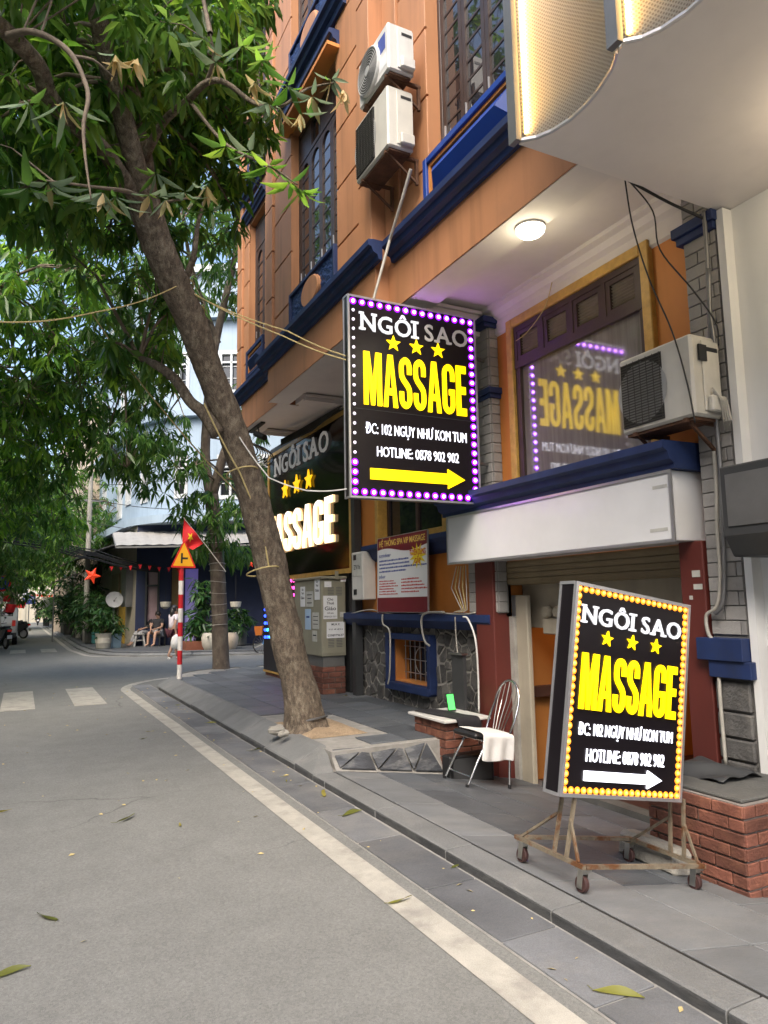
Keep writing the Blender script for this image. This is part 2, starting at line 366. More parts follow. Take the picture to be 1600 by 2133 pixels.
mat('bark', (.14, .108, .078), .95, .5, 16, 1., 55, col2=(.27, .225, .165), mixlo=.5, mixhi=.64, fine=.5, stretch=(1.6, 1.6, .8))
mat('bark_dark', (.12, .095, .075), .9, .3, 8, 1., 26, col2=(.2, .17, .13), mixlo=.5, mixhi=.66, stretch=(1, 1, .55))
mat('twig', (.16, .125, .09), .85, .25, 12, .4, 50)
mat('sign_red', (.65, .02, .015), .4, .05, 3); mat('sign_yellow', (.85, .42, .015), .4, .03, 3); mat('pole_red', (.5, .015, .02), .4, .1, 5); mat('pole_white', (.68, .66, .62), .4, .1, 5)
mat('flag_red', (.62, .015, .02), .75, .08, 6); mat('flag_yellow', (.85, .6, .02), .75, 0)
leafmat('leaf_near', (.072, .165, .028), .55, .34); leafmat('leaf_dry', (.4, .34, .15), .35, .6); leafmat('leaf_bright', (.12, .28, .03), .5); leafmat('leaf_grey', (.15, .22, .13), .3, .45)
leafmat('leaf_mid', (.062, .15, .028), .5, .33); leafmat('leaf_far', (.085, .2, .03), .55); leafmat('leaf_plant', (.035, .1, .025), .3); leafmat('leaf_fallen', (.2, .2, .035), .25, .5)
mat('louvre_wood', (.2, .17, .14), .5, .2, 6)
bulbmat('letter_side_warm', (1, .66, .3), .6)
M['curtain_glass'].node_tree.nodes['Principled BSDF'].inputs['IOR'].default_value = 1.75
mat('slate_dark', (.055, .06, .07), .5, .45, 5, .4, 30, col2=(.14, .145, .15), mixlo=.52, mixhi=.62, stretch=(1, 2.5, 3))
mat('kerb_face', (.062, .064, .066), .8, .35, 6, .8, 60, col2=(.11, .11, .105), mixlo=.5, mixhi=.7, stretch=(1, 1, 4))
# ------------------------------------------------------------------ ground, road, kerbs, pavements
HP = .2                                                   # level of the raised pavement
road = MB().box(-300, 300, -120, 500, -1.0, -.9).build('ground', 'concrete_dark', kind='structure')
road = MB()
road.box(-300, 2.44, -120, 500, -.8, 0).box(2.44, 300, 12.0, 500, -.8, 0)
road.build('road', 'asphalt', kind='structure')
def ribbon(L, R, z, name, m, parent=None, **kw):
    mb = MB(); n = len(L); mb.add([(p[0], p[1], z) for p in L]+[(p[0], p[1], z) for p in R], [(i, i+n, i+n+1, i+1) for i in range(n-1)])
    return mb.build(name, m, parent, **kw)
# edge line with its bend into the side street
path = [(1.89, -4), (1.89, 3), (1.89, 10), (1.86, 13), (1.86, 14.2)] + [(x, y) for x, y in arc(3.55, 14.6, 1.7, 2.2, 178, 92, 10)] + [(6, 16.85), (12, 16.75)]
L, R = stroke(path, .175); ribbon(L, R, .004, 'edge_line', 'line_paint', kind='structure')
path = [(1.55, 70), (1.62, 46), (1.7, 30), (1.95, 26.6)] + [(x, y) for x, y in arc(3.2, 26.3, 1.2, 1.5, 190, 250, 6)] + [(6.5, 22.6), (14, 18.6)]
L, R = stroke(path, .16); ribbon(L, R, .004, 'edge_line', 'line_paint', kind='structure')
def zebra(y0, y1, xs, wd):
    for x in xs:
        MB().box(x, x+wd, y0, y1, 0, .005).build('crossing_stripe', 'line_paint', kind='structure')
zebra(12.95, 15.75, [-2.6, -1.42, -.24, .84], .5)
zebra(29.2, 31.6, [-1.4, -.32, .72], .52)
for i in range(4): MB().box(8.2+i*.0, 12, 18.6+i*.85, 19.0+i*.85, 0, .005).build('crossing_stripe', 'line_paint', kind='structure')
# gutter: slabs one by one
gut = thing('gutter', None, None, (2.25, 6, 0), kind='structure')
MB().box(2.06, 2.43, -3, 15.6, -.05, .003).build('gutter_bed', 'grout', gut)
y = -3.0; k = 0
while y < 15.3:
    ln = rnd.choice([.62, .78, .9, .7]); a = rnd.uniform(-.004, .004)
    piece(boxmesh(.325, ln-.014, .02, 'slate_gutter', .003), 'slab', gut, TR(2.235+a, y+ln/2, -.001+rnd.uniform(0, .004)) @ Matrix.Rotation(rnd.uniform(-.006, .006), 4, 'Z')); y += ln
# kerb stones, low along the forecourt, bevelled and high beyond it
kerb = thing('kerb', None, None, (2.5, 6, 0), kind='structure')
def kprof(t):
    lo = [(2.42, -.1), (2.42, .046), (2.426, .056), (2.442, .061), (2.62, .062), (2.62, -.1)]
    hi = [(2.42, -.1), (2.42, .05), (2.432, .066), (2.69, .192), (2.745, HP+.004), (2.745, -.1)]
    return [(a[0]*(1-t)+b[0]*t, a[1]*(1-t)+b[1]*t) for a, b in zip(lo, hi)]
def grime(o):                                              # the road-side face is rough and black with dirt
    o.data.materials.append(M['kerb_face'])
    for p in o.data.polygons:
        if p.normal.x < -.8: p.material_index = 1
def kstone(y0, y1, t0, t1, g=.004, jit=.003):
    d = rnd.uniform(-jit, jit)
    p0, p1 = kprof(t0), kprof(t1); n = len(p0)
    v = [(x+d, y0+g, z+d*.5) for x, z in p0] + [(x+d, y1-g, z+d*.5) for x, z in p1]
    mbk = MB().add(v, [tuple(range(n)), tuple(range(2*n-1, n-1, -1))]+[(i, i+n, (i+1) % n+n, (i+1) % n) for i in range(n)]); o = mbk.build('kerb_stone', 'kerb_stone', kerb, bevel=.003); grime(o)
y = -3.0
while y < 5.3: kstone(y, y+1.0, 0, 0); y += 1.0
kstone(y, 6.28, 0, 0); kstone(6.28, 6.78, 0, 1); y = 6.78
while y < 14.4: kstone(y, y+.96, 1, 1); y += .96
# rounded corner
cpts = [(2.42, y)] + [(p[0], p[1]) for p in arc(4.3, y, 1.88, 2.05, 180, 90, 9)][1:]; cpts += [(5.6, y+2.05), (6.9, y+2.05), (8.2, y+2.05), (12, y+2.05)]
prof = [(q[0]-2.42, q[1]) for q in kprof(1)]
for (a, b) in zip(cpts, cpts[1:]):
    vs = []
    for p in (a, b):
        i = cpts.index(p); q0 = Vector(cpts[max(i-1, 0)]); q1 = Vector(cpts[min(i+1, len(cpts)-1)]); d = (q1-q0).normalized(); nn = Vector((d.y, -d.x))
        vs += [(p[0]+nn.x*o, p[1]+nn.y*o, z) for o, z in prof]
    n = len(prof); MB().add(vs, [tuple(range(n)), tuple(range(2*n-1, n-1, -1))]+[(i, i+n, (i+1) % n+n, (i+1) % n) for i in range(n)]).build('kerb_stone', 'kerb_stone', kerb)
YC = y
# raised pavement
pav = thing('pavement', None, None, (3.6, 10, 0), kind='structure')
poly = [(2.7, 6.5), (2.7, YC)] + [(p[0], p[1]) for p in arc(4.3, YC, 1.62, 1.79, 180, 90, 9)] + [(14, YC+1.79), (14, 6.5)]
MB().prism(poly, -.1, HP-.012, 'XY').build('paving_bed', 'grout', pav)
def inpoly(x, y, P):
    c = False; j = len(P)-1
    for i in range(len(P)):
        if (P[i][1] > y) != (P[j][1] > y) and x < (P[j][0]-P[i][0])*(y-P[i][1])/(P[j][1]-P[i][1])+P[i][0]: c = not c
        j = i
    return c
PIT = (2.74, 3.42, 7.2, 8.42)
def slabs(parent, x0, x1, y0, y1, dx, dy, z, m, ok=None, zf=None, off=.5):
    r = 0; x = x0
    while x < x1-.05:
        wx = min(dx, x1-x); yy = y0-(off*dy if r % 2 else 0)
        while yy < y1:
            a, b = max(yy, y0), min(yy+dy, y1)
            if b-a > .06 and (ok is None or ok(x, x+wx, a, b)):
                zz = zf(x+wx/2) if zf else z
                Tm = TR(x+wx/2, (a+b)/2, zz-.014+rnd.uniform(-.0015, .0015))
                if zf: Tm = Tm @ Matrix.Rotation(math.atan(SL), 4, 'Y')
                Tm = Tm @ Matrix.Rotation(rnd.uniform(-.004, .004), 4, 'Z')
                piece(boxmesh((wx-.01)*(1.012 if zf else 1), b-a-.01, .03, m, .003), 'slab', parent, Tm)
            yy += dy
        x += dx; r += 1
def okp(a, b, c, d):
    if not all(inpoly(u, v, poly) for u in (a+.01, b-.01) for v in (c+.01, d-.01)): return False
    return not (b > PIT[0]+.02 and a < PIT[1]-.02 and d > PIT[2]+.02 and c < PIT[3]-.02)
slabs(pav, 2.755, 4.86, 6.62, YC+1.8, .42, .8, HP, 'slate', okp)
slabs(pav, 4.86, 9, 14.2, YC+1.8, .6, .8, HP, 'slate', okp)
# the sandy tree pit
mb = MB(); NX, NY = 14, 22
def soilz(x, y):
    u = (x-PIT[0])/(PIT[1]-PIT[0]); v = (y-PIT[2])/(PIT[3]-PIT[2]); e = min(u, 1-u, v, 1-v)
    return HP-.008+.055*min(1, max(0, e)*3.2)**.7+.018*math.sin(x*17+y*9)*math.sin(y*13)*min(1, e*5)
mb.add([(PIT[0]+(PIT[1]-PIT[0])*i/NX, PIT[2]+(PIT[3]-PIT[2])*j/NY, soilz(PIT[0]+(PIT[1]-PIT[0])*i/NX, PIT[2]+(PIT[3]-PIT[2])*j/NY)) for i in range(NX+1) for j in range(NY+1)],
       [(i*(NY+1)+j, (i+1)*(NY+1)+j, (i+1)*(NY+1)+j+1, i*(NY+1)+j+1) for i in range(NX) for j in range(NY)])
mb.build('soil', 'soil', smooth=True, kind='structure')
for px, py, s, lb_ in ((575, 1524, .1, 'largest'), (590, 1530, .07, 'second largest'), (600, 1518, .06, 'rounded'), (583, 1515, .05, 'smallest')):
    p = onZ(px, py, HP+.02); q = MB().sphere((0, 0, 0), s, 7, 5, (1, .8, .5))
    for i, v in enumerate(q.v): q.v[i] = v*(1+rnd.uniform(-.25, .25))
    o = q.build('rubble_stone', 'concrete', label=lb_+' pale lump of broken paving in the sand by the leaning trunk', cat='rubble', group='rubble at the tree pit'); o.matrix_world = TR(p.x, p.y, p.z+.01)
# forecourt, falling towards the garage
fc = thing('forecourt', None, None, (3.6, 3, 0), kind='structure')
XB = 4.75
MB().prism([(2.6, -.6), (2.6, slope(2.6)-.012), (XB+.5, slope(XB+.5)-.012), (XB+.5, -.6)], -3, 6.6, 'XZ').build('paving_bed', 'grout', fc)
MB().prism([(2.621, slope(2.621)-.05), (2.621, slope(2.621)-.004), (2.645, slope(2.645)-.004), (2.645, slope(2.645)-.05)], -3, 6.3, 'XZ').build('joint', 'cable', fc)
slabs(fc, 2.642, 3.1, -3, 6.3, .465, .9, 0, 'slate_light', zf=slope)
slabs(fc, 3.1, XB+.3, -3, 3.2, .5, .9, 0, 'slate_light', zf=slope)
slabs(fc, 3.1, XB+.3, 3.2, 6.45, .42, .8, 0, 'slate', zf=slope)
# flank between the two levels, with triangular slate pieces
flank = thing('pavement_flank', None, None, (3.3, 6.4, 0), kind='structure')
T0, T1 = onZ(672, 1562, HP-.004), onZ(888, 1541, HP-.004); B0, B1 = onS(700, 1606), onS(930, 1613)
T0.x = max(T0.x, 2.72); B0.x = max(B0.x, 2.64)
def fl(u, v, h=0.):                                        # u along, v from the top down
    p = (T0*(1-u)+T1*u)*(1-v) + (B0*(1-u)+B1*u)*v
    nrm = (T1-T0).cross(B0-T0).normalized(); nrm = nrm if nrm.z > 0 else -nrm
    return p + nrm*h
MB().add([fl(0, 0), fl(1, 0), fl(1, 1), fl(0, 1), fl(1, 0)+Vector((.02, .6, -.1)), fl(0, 0)+Vector((0, .6, -.1)), fl(1, 1)+Vector((0, .3, -.5)), fl(0, 1)+Vector((0, .3, -.5)), T1+Vector((.5, .25, 0)), B1+Vector((.6, .3, -.1))],
         [(0, 1, 2, 3), (0, 5, 4, 1), (3, 2, 6, 7), (1, 8, 9, 2)]).build('mortar_bed', 'grout', flank, recalc=False)
N = 3
zz = [(.03, .96), (.37, .06), (.36, .96), (.72, .06), (.69, .96), (.985, .06), (.99, .96)]
tris = [[(.01, .06), (.37, .06), (.03, .96)]]+[list(zz[i:i+3]) for i in range(5)]
for t in tris:
    c = (sum(p[0] for p in t)/len(t), sum(p[1] for p in t)/len(t)); t = [(c[0]+(p[0]-c[0])*.9, c[1]+(p[1]-c[1])*.9) for p in t]
    n = len(t); MB().add([fl(u, v, .002) for u, v in t]+[fl(u, v, .014) for u, v in t], [tuple(range(n)), tuple(range(2*n-1, n-1, -1))]+[(i, i+n, (i+1) % n+n, (i+1) % n) for i in range(n)]).build('slate_piece', 'slate_dark', flank)
# far pavement across the side street (kerb bends with the corner)
fk = [(2.05, 75), (2.08, 46), (2.12, 31), (2.3, 27.2), (2.75, 25.4), (3.5, 24.4), (5, 23.6), (7, 22.55), (10, 20.9), (16, 17.8)]
fp = thing('far_pavement', None, None, (4, 26, 0), kind='structure')
MB().prism(fk + [(40, 17), (40, 75)], -.1, .14, 'XY').build('paving', 'slate', fp)
L, R = stroke(fk, .3)
for i in range(len(fk)-1):
    seg = max(1, int((Vector(fk[i+1])-Vector(fk[i])).length/1.1))
    for s in range(seg):
        P = [Vector(L[i]).lerp(Vector(L[i+1]), s/seg), Vector(L[i]).lerp(Vector(L[i+1]), (s+.99)/seg), Vector(R[i]).lerp(Vector(R[i+1]), (s+.99)/seg), Vector(R[i]).lerp(Vector(R[i+1]), s/seg)]
        MB().add([(P[0].x, P[0].y, .148), (P[1].x, P[1].y, .148), (P[2].x, P[2].y, .05), (P[3].x, P[3].y, .05), (P[2].x, P[2].y, -.1), (P[3].x, P[3].y, -.1), (P[0].x, P[0].y, -.1), (P[1].x, P[1].y, -.1)],
                 [(0, 1, 2, 3), (3, 2, 4, 5), (0, 3, 5, 6), (1, 7, 4, 2), (0, 6, 7, 1)]).build('kerb_stone', 'kerb_stone', fp)
# ------------------------------------------------------------------ the orange building
XW, XR, XM = 4.72, 3.55, 3.385                               # ground-floor wall, upper wall, middle bay
YN, YE = 3.36, 13.03                                       # party line, far end
B = thing('orange_building', 'orange plastered corner building with navy blue cornices and brown casement windows', 'building', (4.72, 7.5, 0))
def part(mb, name, m, parent=B, **kw): return mb.build(name, m, parent, **kw)
# ground floor walls
weld(part(wallbox(MB(), XW, XW+.22, 3.66, 10.42, 1.42, 5.0, [(4.2, 6.02, 2.4, 4.56), (7.52, 9.36, 2.42, 4.1), (3.9, 6.38, 1.42, 2.05)]), 'wall', 'orange_ground'))
weld(part(wallbox(MB(), XW+.03, XW+.25, 6.3, 10.42, -.6, 1.42, [(7.93, 9.17, .42, 1.17)]), 'plinth_wall', 'stone_mortar'))
# crazy-paved stones of the plinth: clipped cells, each a stone
def clip(P, a, b, c):                                      # keep a*x+b*y<=c
    out = []
    for i in range(len(P)):
        p, q = P[i-1], P[i]; dp, dq = a*p[0]+b*p[1]-c, a*q[0]+b*q[1]-c
        if (dp <= 0) != (dq <= 0): t = dp/(dp-dq); out.append((p[0]+(q[0]-p[0])*t, p[1]+(q[1]-p[1])*t))
        if dq <= 0: out.append(q)
    return out
plinth = bpy.data.objects['plinth_wall']
def stones(y0, y1, z0, z1, nn, X, hole=None, seed=3, m='wall_stone', zs=1.15):
    r = random.Random(seed); pts = []
    while len(pts) < nn:
        c = max(((r.uniform(y0, y1), r.uniform(z0, z1)) for _ in range(8)), key=lambda q: min([(q[0]-p[0])**2+(q[1]-p[1])**2 for p in pts] or [9]))
        pts.append(c)
    for i, p in enumerate(pts):
        P = [(y0, z0), (y1, z0), (y1, z1), (y0, z1)]
        for j, q in enumerate(pts):
            if i == j or abs(p[0]-q[0])+abs(p[1]-q[1]) > 1.2: continue
            a, b = q[0]-p[0], q[1]-p[1]; L = math.hypot(a, b); a, b = a/L, b/L
            P = clip(P, a, b, a*(p[0]+q[0])/2+b*(p[1]+q[1])/2-.015)
            if len(P) < 3: break
        if len(P) < 3: continue
        cyy, czz = sum(k[0] for k in P)/len(P), sum(k[1] for k in P)/len(P)
        if hole and hole[0]< cyy < hole[1] and hole[2] < czz < hole[3]:
            continue
        if hole:
            for sgn, ax, lim in ((1, 0, hole[0]-.005), (-1, 0, hole[1]+.005), (1, 1, hole[2]-.025), (-1, 1, hole[3]+.005)):
                v = (cyy, czz)[ax]
                if (sgn > 0 and v < lim) or (sgn < 0 and v > lim): P = clip(P, sgn if ax == 0 else 0, sgn if ax == 1 else 0, sgn*lim); break
        if len(P) < 3: continue
        d = r.uniform(.012, .03); n = len(P); sh = .9
        back = [(X+.035, a, b) for a, b in P]; fr = [(X+.03-d+r.uniform(0, .008), cyy+(a-cyy)*sh, czz+(b-czz)*sh) for a, b in P]; mid = [(X+.03-d*.6, a, b) for a, b in P]
        f = [tuple(range(2*n, 3*n))]+[(i, i+n, (i+1) % n+n, (i+1) % n) for i in range(n)]+[(n+i, 2*n+i, 2*n+(i+1) % n, n+(i+1) % n) for i in range(n)]
        MB().add(back+mid+fr, f).build('stone', m, plinth)
stones(6.95, 10.4, .02, 1.3, 150, XW, (7.93, 9.17, .42, 1.17))
# basement window
bw = part(MB().box(4.64, 4.76, 7.93, 8.01, .42, 1.17).box(4.64, 4.76, 9.09, 9.17, .42, 1.17).box(4.641, 4.759, 8.01, 9.09, 1.09, 1.17).box(4.62, 4.76, 7.95, 9.15, .4, .5), 'basement_window', 'blue_paint', bevel=.006)
wallbox(MB(), 4.76, 4.99, 8.0, 9.1, .48, 1.1, [(8.03, 9.07, .52, 1.07)]).build('reveal', 'orange_light', bw)
MB().box(4.97, 5.0, 7.94, 9.16, .44, 1.16).build('pane', 'dark_glass', bw)
gr = MB()
for i in range(8): gr.tube([(4.9, 8.07+i*.138, .5), (4.9, 8.07+i*.138, 1.09)], .006, 6)
for z in (.62, .8, .98): gr.tube([(4.9, 8.01, z), (4.9, 9.08, z)], .006, 6)
gr.tube([(4.89, 8.55+.2*math.cos(t*.35), .8+.18*math.sin(t*.35)) for t in range(19)], .006, 6, cap=False)
gr.build('grille', 'alu', bw)
# blue ledge over the plinth and its mouldings
def sweep(prof, y0, y1, name, m, parent=B, **kw): return MB().prism(prof, y0, y1, 'XZ').build(name, m, parent, **kw)
sweep([(4.53, 1.36), (4.53, 1.44), (4.745, 1.46), (4.745, 1.26), (4.62, 1.26), (4.58, 1.3)], 6.45, 10.52, 'ledge', 'blue_paint')
sweep([(4.55, 2.38), (4.55, 2.44), (4.715, 2.45), (4.715, 2.2), (4.66, 2.24), (4.6, 2.34)], 7.0, 9.75, 'window_ledge', 'blue_paint')
# window over the ledge (ground floor, behind the info board)
w2 = part(MB().box(4.64, 4.8, 7.44, 7.54, 2.452, 4.2).box(4.64, 4.8, 9.34, 9.44, 2.452, 4.2).box(4.641, 4.8, 7.54, 9.34, 2.452, 2.53).box(4.641, 4.8, 7.54, 9.34, 4.1, 4.2), 'ground_floor_window', 'gold_frame', bevel=.006)
MB().box(4.83, 4.85, 7.54, 9.34, 2.53, 4.1).build('pane', 'dark_glass', w2)
MB().box(4.8, 4.87, 7.54, 7.6, 2.53, 4.1).box(4.8, 4.87, 8.42, 8.48, 2.53, 4.1).box(4.8, 4.87, 9.28, 9.34, 2.53, 4.1).box(4.801, 4.869, 7.6, 8.42, 3.5, 3.56).box(4.801, 4.869, 8.48, 9.28, 3.5, 3.56).build('sash', 'brown_wood', w2)
# big window with louvred transom that mirrors the hanging sign
w1 = part(MB().box(4.66, 4.76, 4.1, 4.2, 2.3, 4.66).box(4.66, 4.76, 6.02, 6.12, 2.3, 4.66).box(4.661, 4.76, 4.2, 6.02, 4.56, 4.66), 'mirror_window', 'gold_frame', bevel=.008)
MB().box(4.735, 4.75, 4.2, 6.02, 2.38, 4.12).build('pane', 'curtain_glass', w1)
tf = MB().box(4.69, 4.79, 4.2, 6.02, 4.09, 4.17).box(4.691, 4.79, 4.2, 6.02, 4.5, 4.56)
for i in range(5): y_ = 4.2+i*.4425; tf.box(4.692, 4.789, y_, y_+.05, 4.17, 4.5)
for i in range(4): y_ = 4.25+i*.4425; tf.box(4.7, 4.78, y_, y_+.05, 4.17, 4.5).box(4.7, 4.78, y_+.3425, y_+.3925, 4.17, 4.5).box(4.701, 4.779, y_+.05, y_+.3425, 4.17, 4.215).box(4.701, 4.779, y_+.05, y_+.3425, 4.45, 4.5)
tf.box(4.7, 4.78, 5.94, 6.02, 2.38, 4.09).box(4.7, 4.78, 4.2, 4.26, 2.38, 4.09)
tf.build('transom_frame', 'brown_wood', w1)
for i in range(4):
    y_ = 4.3+i*.4425
    for j in range(8): piece(boxmesh(.045, .2925, .007, 'louvre_wood', 0), 'louvre', w1, TR(4.74, y_+.146, 4.232+j*.03) @ Matrix.Rotation(.6, 4, 'Y'))
MB().box(4.8, 4.82, 4.25, 6.0, 4.17, 4.5).build('back_board', 'interior_dark', w1)
# brick-faced pilasters
def brick_face(parent, m, fr, wd, ht, bh, bl, t=.015, name='brick', z0=0., gap=.008, hmax=None):
    """running-bond facing bricks on a frame (ux,uy in plane, un outward)"""
    r = 0; z = z0
    while z < ht-.02:
        x = 0; first = True
        while x < wd-.01:
            ln = bl*(.5 if (first and r % 2) else 1); ln = min(ln, wd-x); first = False
            h = min(bh, ht-z)
            if ln > .03: piece(boxmesh(ln-gap, h-gap, t*2, m, .003), name, parent, fr @ TR(x+ln/2, z+h/2, rnd.uniform(-.002, .002)))
            x += ln
        z += bh; r += 1
pl = part(MB().box(4.6, 4.74, 6.36, 6.9, 1.461, 4.8), 'pilaster', 'grey_mortar')
brick_face(pl, 'grey_brick', frame((4.6, 6.9, 1.47), (0, -1, 0), (0, 0, 1), (-1, 0, 0)), .54, 3.3, .11, .27)
brick_face(pl, 'grey_brick', frame((4.6, 6.36, 1.47), (1, 0, 0), (0, 0, 1), (0, -1, 0)), .12, 3.3, .11, .27)
pr_ = part(MB().box(4.58, 4.74, YN+.01, 3.66, -.6, 4.9), 'pilaster', 'grey_mortar')
brick_face(pr_, 'grey_brick', frame((4.58, 3.66, 1.32), (0, -1, 0), (0, 0, 1), (-1, 0, 0)), .29, 3.4, .105, .24)
stb = MB()
z = -.45
while z < 1.12:
    h = rnd.uniform(.15, .23); piece(boxmesh(.05, .28, h-.012, 'wall_stone', .012), 'stone', pr_, TR(4.57, 3.515, z+h/2)); z += h
for zz, dx in ((4.72, .1), (3.9, .05)):
    part(MB().box(4.6-dx, 4.76, 6.3, 6.93, zz, zz+.07).box(4.62-dx, 4.75, 6.32, 6.91, zz-.05, zz), 'pilaster_cap', 'blue_paint', bevel=.004)
part(MB().box(4.5, 4.74, YN-.02, 3.72, 4.42, 4.5).box(4.53, 4.73, YN, 3.7, 4.36, 4.42), 'pilaster_cap', 'blue_paint', bevel=.004)
part(MB().box(4.48, 4.74, YN, 3.74, 1.14, 1.3).box(4.5, 4.73, YN-.04, 3.66, 1.02, 1.14), 'pilaster_sill', 'blue_paint', bevel=.004)
# ceiling under the overhang
part(MB().box(XR+.1, XW+.2, YN, YE, 4.9, 5.0), 'ceiling', 'white_soffit')
sweep([(XW-.16, 4.902), (XW-.16, 4.86), (XW-.1, 4.84), (XW-.08, 4.78), (XW-.03, 4.75), (XW-.03, 4.6), (XW+.0, 4.58), (XW+.01, 4.902)], YN, 10.4, 'ceiling_moulding', 'white_soffit')
def crossbeam(y0, y1, x0, zb=4.825): part(MB().box(x0, XW, y0, y1, zb, 4.899), 'cross_beam', 'white_soffit'); part(MB().box(x0, XW-.17, y0-.1, y0-.002, 4.84, 4.88).box(x0, XW-.17, y0-.06, y0-.001, 4.78, 4.84), 'ceiling_moulding', 'white_soffit')
crossbeam(6.5, 6.85, XR+.3, 4.62); crossbeam(10.3, 10.69, XR+.3); crossbeam(YE-.3, YE-.22, XR+.3)
# edge beams: orange face, white underside
def beam(X, y0, y1): 
    part(MB().box(X, X+.36, y0, y1, 4.82, 5.37), 'edge_beam', 'orange_paint'); part(MB().box(X+.014, X+.358, y0+.004, y1-.004, 4.811, 4.819), 'beam_soffit', 'white_soffit')
beam(XR, YN, 6.765); beam(XM, 6.765, 10.7); beam(XR, 10.7, YE-.2)
# cornices
def cornice(X, y0, y1, z=5.34, s=1.1, parent=B, name='cornice', m='blue_paint'):
    o = [(0, 0), (-.04, .0), (-.055, .05), (-.1, .07), (-.12, .12), (-.155, .13), (-.155, .19), (-.1, .2), (0, .2)]
    sweep([(X+a*s+.003, z+b*s) for a, b in o], y0, y1, name, m, parent)
cornice(XR, YN, 6.61); cornice(XM, 6.59, 10.87); cornice(XR, 10.87, YE+.2)
# upper walls: backing and rusticated panels
UZ0, UZ1 = 5.37, 15.5; ST = 3.94
MW = (7.82, 9.56); RW = (3.4, 5.82); LW = (11.39, 12.39)
def holes(w): return [(w[0], w[1], 6.1+k*ST, 8.72+k*ST) for k in range(3)]
weld(part(wallbox(MB(), XR+.02, XR+.24, YN, 6.765, UZ0, UZ1, holes(RW)), 'wall', 'orange_paint'))
weld(part(wallbox(MB(), XM+.02, XM+.24, 6.765, 10.7, UZ0, UZ1, holes(MW)), 'wall', 'orange_paint'))
weld(part(wallbox(MB(), XR+.02, XR+.24, 10.7, YE, UZ0, UZ1, holes(LW)), 'wall', 'orange_paint'))
part(MB().box(XM+.24, XR+.3, 10.68, 10.698, UZ0, UZ1).box(XM+.24, XR+.3, 6.767, 6.785, UZ0, UZ1), 'bay_return', 'orange_light')
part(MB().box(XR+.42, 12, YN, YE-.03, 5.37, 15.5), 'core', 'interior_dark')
part(MB().box(XR+.24, 12, YE-.02, YE+.0, 5.0, 15.5), 'end_wall', 'orange_paint')
part(MB().box(3.2, 12, YN, YE+.2, 15.5, 15.8), 'roof', 'blue_paint')
GR = [6.06+.776*k for k in range(13)]
def rustic(X, y0, y1, z0, z1, phase=0., t=.022, depth=.04):
    zs = [z0]+[g+phase for g in GR if z0+.1 < g+phase < z1-.1]+[z1]
    for a, b in zip(zs, zs[1:]):
        piece(boxmesh(depth, y1-y0, b-a-t, 'orange_paint', .006), 'wall_panel', B, TR(X+depth/2-.005, (y0+y1)/2, (a+b)/2))
Z0_, Z1_ = 5.6, 15.4
rustic(XR, 5.82, 6.41, Z0_, Z1_); rustic(XR-.03, 6.42, 6.755, Z0_, Z1_, .33, depth=.06)
rustic(XM-.04, 6.765, 7.1, Z0_, Z1_, .37, depth=.07); rustic(XM, 7.11, 7.82, Z0_, Z1_)
rustic(XM, 9.56, 10.35, Z0_, Z1_); rustic(XM-.04, 10.36, 10.71, Z0_, Z1_, .37, depth=.07)
rustic(XR, 10.72, 11.39, Z0_, Z1_); rustic(XR, 12.39, 12.71, Z0_, Z1_); rustic(XR-.04, 12.72, YE+.01, Z0_, Z1_, .37, depth=.07)
